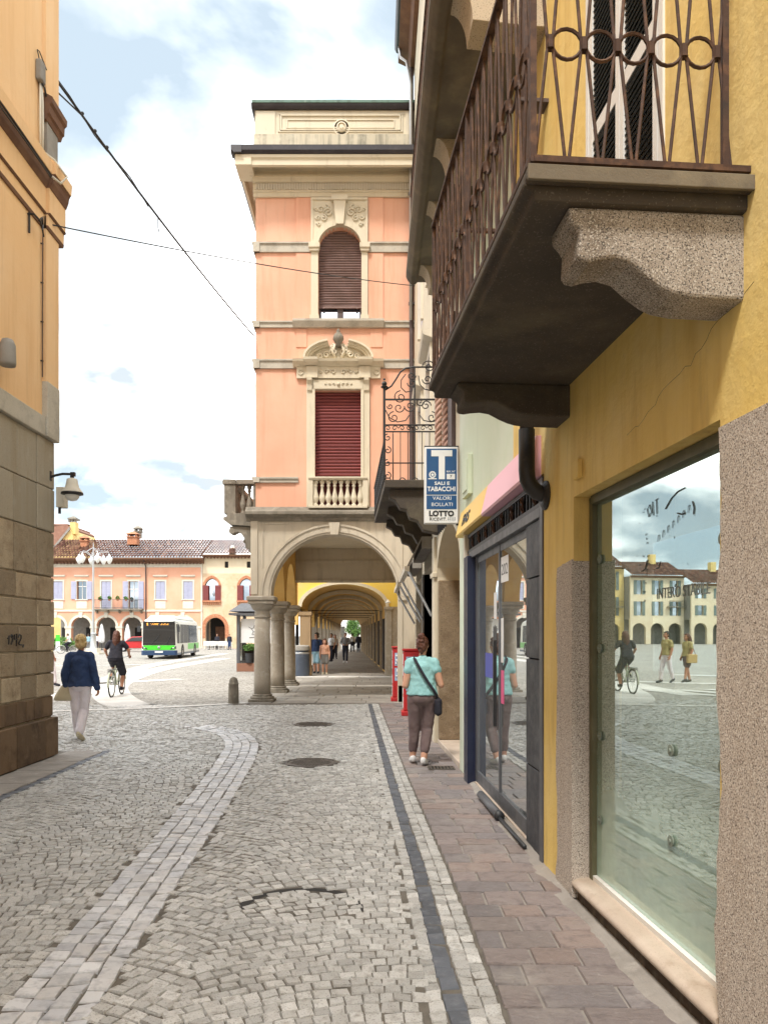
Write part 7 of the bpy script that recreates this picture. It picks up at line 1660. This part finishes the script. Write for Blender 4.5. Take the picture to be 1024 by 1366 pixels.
def cafe_chair():
    t=thing('cafe_chair','white cafe chair outside the tan stone house','chair',(0,0,0),'white cafe chairs outside the tan house')
    mb=MB(); mb.box(-.24,.24,-.22,.22,.43,.47); mb.build('seat',M_['whitep'],t)
    mb=MB(); mb.box(-.24,.24,.20,.24,.55,.90); mb.build('backrest',M_['whitep'],t)
    for x in (-.21,.21):
        for y in (-.19,.21):
            mb=MB(); mb.box(x-.02,x+.02,y-.02,y+.02,0,.43 if y<0 else .56); mb.build('leg',M_['whitep'],t)
    return t
ch=cafe_chair(); k=0
lab=['white cafe chair in the row nearest the bus tail','white cafe chair in the back row under the brick arch']
for row,(Y,y2) in enumerate(((80.5,0),(83.0,0))):
    for i in range(7):
        x=PX(274+i*5.1+row*2.2,Y)
        o=ch if k==0 else dup(ch,(0,0,0)); o.location=(x,Y,0); o.rotation_euler=(0,0,R(180 if (i+row)%2 else 0)); o['label']='white cafe chair, %s from the bus in the %s row'%(['first','second','third','fourth','fifth','sixth','seventh'][i],['nearer','farther'][row]); k+=1
for i,px in enumerate((279,291,303)):
    Y=81.7; x=PX(px,Y); t=thing('cafe_table',['round cafe table next to the bus tail','round cafe table in the middle of the white chairs','round cafe table nearest the dark kiosk'][i],'table',(x,Y,0),'cafe tables outside the tan house')
    mb=MB(); mb.lathe([(.001,.72),(.4,.72),(.4,.75),(.001,.75)],(x,Y,0),14); mb.build('tabletop',M_['white'],t)
    mb=MB(); mb.lathe([(.25,0),(.25,.03),(.03,.06),(.03,.72)],(x,Y,0),10); mb.build('pedestal',M_['plastic'],t)
mb=MB(); hx=PX(84,77); mb.box(hx-1.2,hx+1.2,76.6,77.4,0,.4); hb_=mb; t=bush('planter_hedge','low green hedge beside the banner stand across the piazza',(PX(84,77),77,.0),1.3,1.3,900,.13,seed=9); hb_.build('planter_box',M_['greyplas'],t)
t=thing('banner_stand','small green and white banner stand at the foot of the far houses','banner',(PX(77,74),74,0)); mb=MB(); x=PX(77,74); mb.box(x-.2,x+.2,74,74.05,.1,.95); mb.box(x-.25,x+.25,73.9,74.15,0,.1); mb.build('white_panel',M_['white'],t); mb=MB(); mb.box(x-.2,x+.2,73.99,74.06,.95,1.6); mb.build('green_panel',M_['busgreen'],t)
# ================================================================== PEOPLE
# each body is one surface: tapered limbs and masses fused by a voxel remesh; clothes and hair are fused the same way
def fuse(mb, name, m, parent, vox, sm=3):
    o = mb.build(name, m, parent, smooth=True)
    r = o.modifiers.new('fuse','REMESH'); r.mode='VOXEL'; r.voxel_size=vox; r.use_smooth_shade=True
    if sm: s = o.modifiers.new('soft','SMOOTH'); s.iterations=sm; s.factor=.5
    if name in FOLDS:
        st, sz = FOLDS[name]
        tx = bpy.data.textures.get('folds_'+name)
        if tx is None: tx = bpy.data.textures.new('folds_'+name,'CLOUDS'); tx.noise_scale = sz; tx.noise_depth = 2
        d = o.modifiers.new('folds','DISPLACE'); d.texture = tx; d.strength = st; d.mid_level = .5; d.texture_coords = 'LOCAL'
    return o
V=Vector
FOLDS={'top':(.030,.10),'trousers':(.024,.12),'shorts':(.024,.10),'hair':(.035,.028)}
def hand(mb, wr, d, palm_n, side, curl=.5, sc=1.0):
    # palm and five separate fingers; d = hand direction, palm_n = direction the palm faces, side = thumb side
    d=V(d).normalized(); pn=(V(palm_n)-d*V(palm_n).dot(d)).normalized(); sd=d.cross(pn).normalized()*side
    wr=V(wr); pc=wr+d*.05*sc
    mb.ball(pc,(.022*sc,.022*sc,.022*sc),8)
    for k in range(4): 
        kb=wr+d*.085*sc+sd*(.030-.020*k)*sc
        mb.limb(wr+d*.01*sc+sd*(.016-.011*k)*sc,.013*sc,kb,.0115*sc,8)
        ln=(.070,.078,.072,.056)[k]*sc; c=curl*(1+.12*k)
        p=kb; dd=d
        for j,f in enumerate((.45,.32,.23)):
            dd=(dd*math.cos(c*.8)+pn*math.sin(c*.8)).normalized() if j==0 else (Matrix.Rotation(0,3,'X')@(dd+pn*c*.7)).normalized()
            q=p+dd*ln*f; mb.limb(p,.0095*sc-.001*j,q,.0090*sc-.001*j,8); p=q
    tb=wr+d*.028*sc+sd*.024*sc; tm=tb+(d*.6+sd*.65+pn*.35).normalized()*.038*sc; te=tm+(d*.85+sd*.1+pn*.5).normalized()*.03*sc
    mb.limb(tb,.013*sc,tm,.0105*sc,8); mb.limb(tm,.0105*sc,te,.0085*sc,8)

def head(mb, eyes, lips, c, face, k=1.0, up=(0,0,1)):
    f=V(face).normalized(); up=V(up).normalized(); f=(f-up*f.dot(up)).normalized(); r=f.cross(up)
    M3=Matrix((r,f,up)).transposed(); c=V(c)
    def P(x,y,z): return c+M3@V((x*k,y*k,z*k))
    mb.ball(P(0,-.012,.025),(.074*k,.092*k,.090*k),16,rot=M3)
    mb.ball(P(0,.022,-.035),(.058*k,.068*k,.078*k),14,rot=M3)
    mb.ball(P(0,.055,-.092),(.028*k,.024*k,.022*k),10,rot=M3)      # chin
    mb.limb(P(0,.082,.02),.010*k,P(0,.104,-.022),.014*k,8)            # nose
    for s in (-1,1):
        mb.ball(P(s*.074,-.008,-.005),(.012*k,.020*k,.030*k),8,rot=M3)   # ear
        mb.ball(P(s*.034,.066,-.022),(.024*k,.02*k,.02*k),8,rot=M3)      # cheek
        if eyes is not None: eyes.ball(P(s*.030,.082,.010),(.013*k,.006*k,.007*k),8,rot=M3); eyes.ball(P(s*.031,.084,.030),(.020*k,.006*k,.004*k),8,rot=M3)
    if lips is not None: lips.ball(P(0,.090,-.060),(.022*k,.008*k,.008*k),8,rot=M3)
    return P

def figure(name,label,J,top,bottom,shoes,hairm,skin='skin',group=None,rz=0,loc=(0,0,0),vox=.011,hair='short',sleeve='short',legs='long',build=1.0,topinfl=.014,hem=.0,face=(0,1,0),skirt=False,acc=None,size=1.0,wid=1.0):
    """J: joints in metres, figure standing at the origin and facing +Y"""
    t=thing(name,label,'person',(0,0,0),group)
    b=build; j={k:V(v) for k,v in J.items() if isinstance(v,tuple)}
    body=MB(); ey=MB(); lp=MB(); ch=j['chest']; pv=j['pelvis']; nk=j['neck']; hd=j['head']
    wst=pv.lerp(ch,.5); 
    across=(j['shR']-j['shL']).normalized(); fw=V((0,0,1)).cross(across).normalized()
    R3=Matrix((across,fw,V((0,0,1)))).transposed()
    sw=(j['shR']-j['shL']).length/2
    def torso(mb,g):
        mb.ball(pv,(.165*b+g,.115*b+g,.125+g),16,rot=R3); mb.ball(pv.lerp(ch,.35),(.140*b+g,.100*b+g,.12+g),16,rot=R3)
        mb.ball(pv.lerp(ch,.68),(.148*b+g,.105*b+g,.13+g),16,rot=R3); mb.ball(ch,(sw*.92+g,.105*b+g,.13+g),16,rot=R3)
        for q in 'LR': mb.limb(j['sh'+q],.052*b+g,nk-V((0,0,.055)),.046+g,12)
        mb.limb(ch+V((0,0,.09)),.075+g,nk-V((0,0,.05)),.058+g,12)
    def arm(mb,s,g,frac=1.0,cuff=0):
        a,e,w=j['sh'+s],j['el'+s],j['wr'+s]
        if frac<=.5: e2=a.lerp(e,frac*2); mb.limb(a,.054*b+g,e2,.048*b+g+cuff,12)
        else:
            mb.limb(a,.054*b+g,e,.041*b+g,12); w2=e.lerp(w,(frac-.5)*2); mb.limb(e,.041*b+g,w2,lerp(.041,.027,(frac-.5)*2)*b+g+cuff,12)
    def leg(mb,s,g,frac=1.0,flare=0):
        a,k,w=j['hip'+s],j['kn'+s],j['an'+s]
        if frac<=.5: mb.limb(a,.092*b+g,a.lerp(k,frac*2),lerp(.092,.058,frac*2)*b+g+flare,14)
        else:
            mb.limb(a,.092*b+g,k,.058*b+g+flare*.5,14); w2=k.lerp(w,(frac-.5)*2); mid=k.lerp(w2,.4)
            mb.limb(k,.058*b+g+flare*.5,mid,.054*b+g+flare*.7,12); mb.limb(mid,.054*b+g+flare*.7,w2,lerp(.056,.038,(frac-.5)*2)*b+g+flare,12)
    torso(body,0)
    body.limb(nk-V((0,0,.06)),.052,hd-V((0,0,.09)),.047,12); P=head(body,ey,lp,hd,face)
    for s,sd in (('L',-1),('R',1)):
        arm(body,s,0); leg(body,s,0); w=j['wr'+s]; e=j['el'+s]; d=(w-e).normalized()
        pn=V(J.get('palm'+s,tuple(-across*sd))); hand(body,w,J.get('hdir'+s,tuple(d)),pn,sd*J.get('thumb'+s,1),J.get('curl'+s,.45))
        an=j['an'+s]; toe=j['toe'+s]; hl=an+V((0,0,-.035))-(toe-an).normalized()*.035
        body.limb(hl,.032,toe,.028,10); body.limb(an,.038,hl,.034,10)
    fuse(body,'body',M_[skin],t,vox*.62,1)
    ey.build('eyes',M_['iris'],t,smooth=True); lp.build('mouth',M_['lips'],t,smooth=True)
    up=MB(); g=topinfl
    up.ball(pv.lerp(ch,.68),(.150*b+g,.108*b+g,.13+g),16,rot=R3); up.ball(ch,(sw*.92+g,.105*b+g,.13+g),16,rot=R3)
    for q in 'LR': up.limb(j['sh'+q],.052*b+g,nk-V((0,0,.06)),.040+g,12)
    up.limb(ch+V((0,0,.09)),.075+g,nk-V((0,0,.05)),.058+g,12)
    zh=pv.z+.02-hem; rs=[]
    for z,wx,wy in ((ch.z,sw*.88+g,.103*b+g),(lerp(zh,ch.z,.62),.146*b+g,.108*b+g),(lerp(zh,ch.z,.32),.158*b+g*1.2,.118*b+g*1.2),(zh+.012,.178*b+g*1.6,.132*b+g*1.6),(zh,.176*b+g*1.5,.130*b+g*1.5)):
        c0=pv.lerp(ch,max(0,min(1,(z-pv.z)/max(.01,ch.z-pv.z)))); c0=V((c0.x,c0.y,z)); rs.append([c0+R3@V((wx*math.cos(2*PI*q/24),wy*math.sin(2*PI*q/24),0)) for q in range(24)])
    up.rings(rs)
    if sleeve!='none':
        fr={'short':.30,'cap':.16,'long':1.0,'three':.85}[sleeve]
        for s in 'LR': arm(up,s,topinfl*(1.0 if sleeve!='long' else 1.25),fr,.006)
    o=fuse(up,'top',M_[top],t,vox,3)
    if bottom:
        dn=MB(); g=.012
        dn.ball(pv+V((0,0,-.02)),(.172*b+g,.122*b+g,.14),16,rot=R3); dn.ball(pv+V((0,0,-.06))-fw*.045,(.15*b+g,.09*b+g,.10),16,rot=R3)
        fr={'long':.94,'crop':.86,'short':.36,'knee':.47,'wide':.95}[legs]; fl={'long':.008,'crop':.004,'short':.03,'knee':.035,'wide':.022}[legs]
        for s in 'LR': leg(dn,s,g,fr,fl)
        if skirt: dn.limb(pv,.17*b,(j['knL']+j['knR'])/2+V((0,0,.1)),.19*b,18)
        fuse(dn,'trousers' if legs in('long','crop','wide') else 'shorts',M_[bottom],t,vox,3)
    for s in 'LR':
        sh=MB(); an=j['an'+s]; toe=j['toe'+s]; hl=an+V((0,0,-.04))-(toe-an).normalized()*.04
        dr=(toe-hl).normalized(); sdv=dr.cross(V((0,0,1))).normalized(); mid=hl.lerp(toe,.55)
        sh.limb(hl+V((0,0,.0)),.040,mid+V((0,0,.0)),.042,12); sh.limb(mid,.042,toe,.036,12); sh.limb(hl+V((0,0,.012)),.040,an+V((0,0,-.012)),.043,12)
        fuse(sh,'shoe',M_[shoes],t,.009,2)
    hm=MB(); f=V(face).normalized()
    R4=Matrix((f.cross(V((0,0,1))).normalized(),f,V((0,0,1)))).transposed()
    hm.ball(P(0,-.030,.045),(.083,.088,.083),16,rot=R4); hm.ball(P(0,-.055,.0),(.078,.062,.085),14,rot=R4)
    for s in (-1,1): hm.ball(P(s*.055,-.02,.03),(.032,.06,.055),10,rot=R4)
    hm.ball(P(0,.035,.085),(.062,.045,.028),12,rot=R4)
    if hair=='bob':
        hm.ball(P(0,-.055,-.03),(.085,.065,.075),14,rot=R4); hm.ball(P(0,-.03,.055),(.098,.10,.085),16,rot=R4)
        for s in (-1,1): hm.ball(P(s*.066,-.015,-.01),(.030,.055,.07),10,rot=R4)
    if hair=='bun': hm.ball(P(.0,-.075,.115),(.050,.050,.048),12,rot=R4); hm.ball(P(.025,-.09,.10),(.03,.03,.04),8); hm.limb(P(0,-.08,-.07),.03,P(0,-.06,-.1),.018,8)
    if hair=='long':
        hm.limb(P(0,-.07,.0),.085,P(0,-.11,-.16),.085,14); hm.limb(P(0,-.11,-.16),.085,P(.01,-.12,-.36),.05,14)
        for s in (-1,1): hm.limb(P(s*.065,-.03,.0),.035,P(s*.075,-.07,-.2),.04,10)
    fuse(hm,'hair',M_[hairm],t,.010,2)
    if acc: acc(t,j,P,fw,across)
    t.location=loc; t.rotation_euler=(0,0,rz); t.scale=(wid*size,size,size)
    return t

def std(h=1.66,step=.0,armL=None,armR=None,sh=.17,hip=.085):
    k=h/1.66
    J=dict(pelvis=(0,0,.93),chest=(0,.0,1.23),neck=(0,-.01,1.415),head=(0,.015,1.545),
      shL=(-sh,-.01,1.325),shR=(sh,-.01,1.325),elL=(-sh-.05,-.03,1.08),elR=(sh+.05,-.03,1.08),wrL=(-sh-.05,.06,.86),wrR=(sh+.05,.06,.86),
      hipL=(-hip,0,.88),hipR=(hip,0,.88),knL=(-hip,.02+step*.3,.48),knR=(hip,.02-step*.2,.48),anL=(-hip,step*.5,.085),anR=(hip,-step*.5,.085+abs(step)*.12),
      toeL=(-hip-.01,.14+step*.5,.028),toeR=(hip+.01,.12-step*.5,.028))
    if armL: J['elL'],J['wrL']=armL
    if armR: J['elR'],J['wrR']=armR
    for q in list(J): 
        if not isinstance(J[q],(int,float)): J[q]=tuple(c*k for c in J[q])
    return J

# --- woman in teal walking up the pavement
J=std(1.64,0); J.update(shL=(-.165,0,1.30),shR=(.165,0,1.30),elL=(-.235,-.03,1.02),wrL=(-.17,.20,1.06),elR=(.255,-.02,1.03),wrR=(.16,.20,1.10),
  hipL=(-.098,0,.86),hipR=(.098,0,.86),knL=(-.105,.06,.47),knR=(.075,.05,.47),anL=(-.125,.12,.09),anR=(.015,-.06,.09),toeL=(-.135,.26,.03),toeR=(.055,.07,.03),
  head=(.01,.03,1.53),neck=(0,0,1.40),hdirL=(.6,.8,.15),hdirR=(-.5,.85,.2),curlL=.8,curlR=.8)
def teal_acc(t,j,P,fw,ac):
    mb=MB(); mb.limb(P(.055,.075,.012),.004,P(.076,-.01,.012),.004,6); mb.ball(P(.036,.098,.008),(.026,.006,.020),8); mb.ball(P(-.036,.098,.008),(.026,.006,.020),8); mb.build('glasses',M_['plastic'],t)
teal=figure('person','person with a hair bun in teal top and cropped mauve trousers beside the shop front',J,'cloth_teal','cloth_mauve','cloth_white','hair_brown',loc=(PX(563,9.2),9.2,0),vox=.011,hair='bun',sleeve='cap',legs='crop',build=1.13,hem=.04,face=(.35,1,-.12),size=.96,wid=.93)
teal_loc=V((PX(563,9.2),9.2,0))
t=thing('shoulder_bag','black shoulder bag worn across the back of the person in teal','bag',tuple(teal_loc))
o=MB(); 
pts=[(-.115,.03,1.385),(-.10,-.10,1.345),(-.03,-.150,1.22),(.06,-.150,1.08),(.14,-.135,.97),(.195,-.09,.88)]
P_=[V((p[0]*.9,p[1]*1.02-.012,p[2]*.96)) for p in smooth_path(pts,5)]
for a,c in zip(P_[:-1],P_[1:]):
    m4=(c-a).normalized(); o.bar(teal_loc+a,teal_loc+c+m4*.006,.034,.010,up=(0.15,-1,0))
o.build('strap',M_['cloth_black'],t)
o=MB(); o.cbox(.155,.255,-.14,.10,.64,.87,.03); o.v=[(x*.92+teal_loc.x,y+teal_loc.y,z*.96) for x,y,z in o.v]; o.build('pouch',M_['cloth_black'],t,bevel=.01)

# --- person in denim shirt and pale trousers on the left
J=std(1.66,0); J.update(shL=(-.165,0,1.32),shR=(.165,0,1.32),elL=(-.245,-.06,1.06),wrL=(-.235,.02,.83),elR=(.235,-.03,1.06),wrR=(.285,.0,.83),
  hipL=(-.09,0,.88),hipR=(.09,0,.88),knL=(-.085,.06,.48),knR=(.05,.04,.47),anL=(-.075,.18,.09),anR=(.035,-.20,.13),toeL=(-.08,.315,.03),toeR=(.065,-.075,.028),
  head=(.015,.02,1.545),hdirR=(.15,.1,-1),palmR=(-1,.2,0),curlR=.7,curlL=1.0)
YL_=11.4
blond=figure('person','blond person in navy denim shirt and pale trousers walking past the stone corner',J,'cloth_denim','cloth_pale','bagcream','hair_blond',skin='tanskin',loc=(PX(107,YL_),YL_,0),rz=R(8),vox=.011,hair='bob',sleeve='long',legs='wide',build=1.02,topinfl=.020,hem=.10,face=(.15,1,0),size=.96,wid=.92)
t=thing('handbag','cream triangular handbag hanging from the hand of the person in denim','bag',(PX(86,YL_),YL_,.6))
o=MB(); bx0=V((PX(86,YL_),YL_-.02,-.02))
rs=[]
for z,wx,wy in ((.62,.17,.05),(.64,.20,.065),(.70,.19,.065),(.80,.13,.05),(.88,.07,.035),(.92,.045,.028)):
    wx*=.8; rs.append([bx0+V((wx*math.cos(2*PI*k/16)+(z-.62)*.18,wy*math.sin(2*PI*k/16),z)) for k in range(16)])
o.rings(rs); o.build('bag_body',M_['bagcream'],t,smooth=True)
o=MB(); o.tube([bx0+V((.035,.02,.90)),bx0+V((.06,.02,.98)),bx0+V((.075,.0,1.0)),bx0+V((.09,-.01,.97)),bx0+V((.07,-.02,.90))],.010,6); o.build('handle',M_['bagcream'],t)

# --- bicycles
def bicycle(name,label,frame='cloth_white'):
    t=thing(name,label,'bicycle',(0,0,0)); r=.33; wb=.52
    for y,nm in ((-wb,'wheel'),(wb,'wheel')):
        mb=MB(); mb.tube([(0,y+r*math.cos(a),r+r*math.sin(a)) for a in np.linspace(0,2*PI,33)[:-1]],.019,6,closed=True); wh=mb.build(nm,M_['rubber'],t,smooth=True)
        mb=MB(); mb.tube([(0,y+(r-.03)*math.cos(a),r+(r-.03)*math.sin(a)) for a in np.linspace(0,2*PI,33)[:-1]],.010,5,closed=True); mb.tube([(-.05,y,r),(.05,y,r)],.02,8); mb.build('rim',M_['alum'],wh)
        mb=MB()
        for k in range(14): a=2*PI*k/14; mb.tube([(0.02*(-1)**k,y,r),(0,y+(r-.03)*math.cos(a),r+(r-.03)*math.sin(a))],.0022,3)
        mb.build('spokes',M_['alum'],wh)
        mb=MB(); a=np.linspace(PI*.05,PI*.95,12) if y>0 else np.linspace(PI*.1,PI*1.05,12); mb.tube([(0,y+(r+.045)*math.cos(q),r+(r+.045)*math.sin(q)) for q in a],.026,6); mb.build('mudguard',M_['paleg'],t,smooth=True)
    mb=MB(); bb=(0,-.05,.29); st=(0,-.18,.80); hs=(0,.36,.86); hb=(0,.40,.66)
    for p,q in ((bb,st),(bb,hb),((0,-.12,.60),hs),(hb,hs)): mb.tube([p,q],.018,8)
    for s in (-.05,.05): mb.tube([(s,-wb,r),(s*.4,-.16,.72)],.010,6); mb.tube([(s,-wb,r),(s,-.05,.29)],.010,6); mb.tube([(s,wb,r),(s*.9,.42,.64),(0,.40,.68)],.012,6)
    mb.build('frame',M_[frame],t,smooth=True)
    mb=MB(); mb.tube([st,(0,-.20,.90)],.013,6); mb.tube([(-.05,-.28,.92),(0,-.20,.94),(0,-.03,.93)],[.07,.06,.025],8); mb.build('saddle',M_['cloth_black'],t,smooth=True)
    mb=MB(); mb.tube([hs,(0,.33,1.0)],.013,6); mb.tube([(-.28,.12,1.02),(-.25,.26,1.03),(-.12,.34,1.01),(.12,.34,1.01),(.25,.26,1.03),(.28,.12,1.02)],.012,6); mb.build('handlebar',M_['chrome'],t,smooth=True)
    mb=MB(); mb.tube([(-.07,-.05,.29),(.07,-.05,.29)],.016,6); mb.tube([(.07,-.05,.29),(.08,.03,.15)],.010,5); mb.tube([(-.07,-.05,.29),(-.08,-.13,.43)],.010,5); mb.box(.08,.17,-.01,.07,.135,.165); mb.box(-.17,-.08,-.17,-.09,.42,.45); mb.build('pedals',M_['chrome'],t)
    mb=MB(); mb.box(-.06,.06,-.72,-.35,.70,.72); mb.tube([(-.05,-.68,.70),(-.05,-wb,.35)],.008,5); mb.tube([(.05,-.68,.70),(.05,-wb,.35)],.008,5); mb.box(-.04,.04,-.76,-.73,.60,.68); mb.build('rear_rack',M_['alum'],t)
    return t
def rider(label,top,bottom,hairm,hairst,skin,sleeve,loc,rz,vox=.013,legs='knee'):
    J=dict(pelvis=(0,-.17,1.02),chest=(0,-.06,1.29),neck=(0,-.03,1.46),head=(0,.0,1.59),shL=(-.17,-.05,1.39),shR=(.17,-.05,1.39),
     elL=(-.30,.0,1.20),elR=(.30,.0,1.20),wrL=(-.285,.12,1.06),wrR=(.285,.12,1.06),hdirL=(0,.9,-.2),hdirR=(0,.9,-.2),palmL=(0,0,-1),palmR=(0,0,-1),curlL=1.0,curlR=1.0,
     hipL=(-.09,-.16,.96),hipR=(.09,-.16,.96),knL=(-.12,.22,.80),knR=(.12,.14,.58),anL=(-.12,-.08,.50),anR=(.12,.0,.22),toeL=(-.125,.06,.47),toeR=(.125,.13,.19))
    return figure('person',label,J,top,bottom,'cloth_black',hairm,skin=skin,loc=loc,rz=rz,vox=vox,hair=hairst,sleeve=sleeve,legs=legs,build=1.02,hem=.06)
YC_=19.75; xc=PX(147,YC_-.5)
bk=bicycle('bicycle','pale bicycle ridden away by the long haired person in black','paleg'); bk.location=(xc,YC_,0); bk.rotation_euler=(0,0,R(5))
rider('long haired person in black riding a pale bicycle across the piazza','cloth_black','cloth_black','hair_brown','long','tanskin','short',(xc,YC_,0),R(5))
bk2=bicycle('bicycle','dark bicycle ridden by the person in a white shirt near the far houses','cloth_black'); bk2.location=(PX(90,64),64,0); bk2.rotation_euler=(0,0,R(110))
rider('person in white shirt riding a dark bicycle near the far houses','cloth_white','cloth_black','hair_dark','short','skin','short',(PX(90,64),64,0),R(110),.02,'long')

# --- people under the arcade
Y5=31.0
J=std(1.68,.05,armL=((-.25,-.0,1.08),(-.27,.05,.84)),armR=((.23,.0,1.08),(.22,.10,.86)))
figure('person','person in navy top and light blue bermudas under the arcade',J,'cloth_denim','cloth_ltblue','cloth_black','hair_dark',skin='skin',loc=(PX(422,Y5),Y5,0),rz=R(170),vox=.013,hair='bob',sleeve='three',legs='knee',build=1.1,hem=.05,face=(.5,1,0))
t=thing('carrier_bag','white carrier bag held low by the person in light blue bermudas','bag',(PX(413,Y5),Y5-.05,.4)); o=MB(); x0=PX(412.5,Y5); o.rings([[(x0-.16,Y5-.10,.34),(x0+.16,Y5-.10,.34),(x0+.16,Y5+.0,.34),(x0-.16,Y5+.0,.34)],[(x0-.15,Y5-.10,.62),(x0+.17,Y5-.10,.62),(x0+.17,Y5,.62),(x0-.15,Y5,.62)],[(x0+.04,Y5-.07,.80),(x0+.18,Y5-.07,.80),(x0+.18,Y5-.03,.80),(x0+.04,Y5-.03,.80)]]); o.build('bag_body',M_['cloth_white'],t,bevel=.01)
J=std(1.42,-.12)
figure('person','bare armed younger person in grey shorts beside the one in light blue bermudas',J,'skin','cloth_grey','bagcream','hair_brown',skin='skin',loc=(PX(433,30.2),30.2,0),rz=R(185),vox=.013,hair='long',sleeve='none',legs='short',build=.85)
J=std(1.72,.22,armL=((-.25,.02,1.10),(-.14,.20,1.02)),armR=((.25,.02,1.10),(.14,.20,1.02)))
figure('person','person in grey jacket and dark trousers walking towards the camera down the arcade',J,'cloth_grey','cloth_black','cloth_white','hair_dark',loc=(PX(460.5,43),43,0),rz=R(180),vox=.015,hair='short',sleeve='long',legs='long')
J=std(1.68,.1)
figure('person','person in white shirt and dark trousers under the arcade, near the one in pink',J,'cloth_white','cloth_black','cloth_black','hair_dark',loc=(PX(442,45),45,0),rz=R(150),vox=.018,hair='short',sleeve='short',legs='long')
figure('person','person in a pink top standing in the dark part of the arcade',std(1.6,.1),'cloth_pale','cloth_black','cloth_black','hair_brown',loc=(PX(446.5,50),50,0),rz=R(200),vox=.018,hair='long',sleeve='short',legs='long')
figure('person','person in white seen in the light at the far end of the arcade',std(1.7,.25),'cloth_white','cloth_black','cloth_black','hair_dark',loc=(PX(470,70),70,0),rz=R(20),vox=.025,hair='short',sleeve='long',legs='long')
figure('person','person in black silhouetted against the light at the far arcade end',std(1.72,.1),'cloth_black','cloth_black','cloth_black','hair_dark',loc=(PX(478,68),68,0),rz=R(0),vox=.025,hair='short',sleeve='long',legs='long')
# --- couple crossing the piazza, seen mirrored in the display window
figure('person','person in khaki shirt and pale trousers mirrored in the display glass',std(1.72,.35),'cloth_khaki','cloth_pale','cloth_black','hair_dark',skin='tanskin',loc=(-10.2,23.4,0),rz=R(-100),vox=.014,hair='short',sleeve='short',legs='long',hem=.06)
figure('person','bare legged person with straw bag mirrored in the display glass',std(1.64,-.3),'cloth_khaki','cloth_mauve','cloth_black','hair_brown',skin='tanskin',loc=(-11.0,23.5,0),rz=R(-95),vox=.014,hair='long',sleeve='short',legs='short',hem=.06)
t=thing('straw_bag','straw shoulder bag carried by the bare legged walker in the piazza','bag',(-11.0,23.25,.7)); o=MB(); o.cbox(-11.2,-10.85,23.2,23.32,.66,.95,.02); o.build('bag_body',M_['tanbag'],t); o=MB(); o.tube([(-11.15,23.26,.95),(-11.05,23.36,1.35),(-10.9,23.26,.95)],.012,5); o.build('strap',M_['brown'],t)
# --- small figures by the far arches
for k,(px,Y,lb_,tp,bt_,rz_) in enumerate(((118,70,'person in pale blue standing by the lamp post in the piazza','cloth_ltblue','cloth_grey',40),(129,75,'person in a light top standing between lamp post and closed parasol','cloth_pale','cloth_black',-30),(156,78,'person in black standing between the two closed parasols','cloth_black','cloth_black',10),(306,80,'person in dark clothes standing by the white cafe chairs','cloth_black','cloth_denim',200),(289.5,82,'person in dark clothes sitting at the cafe under the brick arch','cloth_black','cloth_black',180))):
    figure('person',lb_,std(1.7,.12),tp,bt_,'cloth_black','hair_dark',loc=(PX(px,Y),Y,0),rz=R(rz_),vox=.028,hair='short',sleeve='long',legs='long')
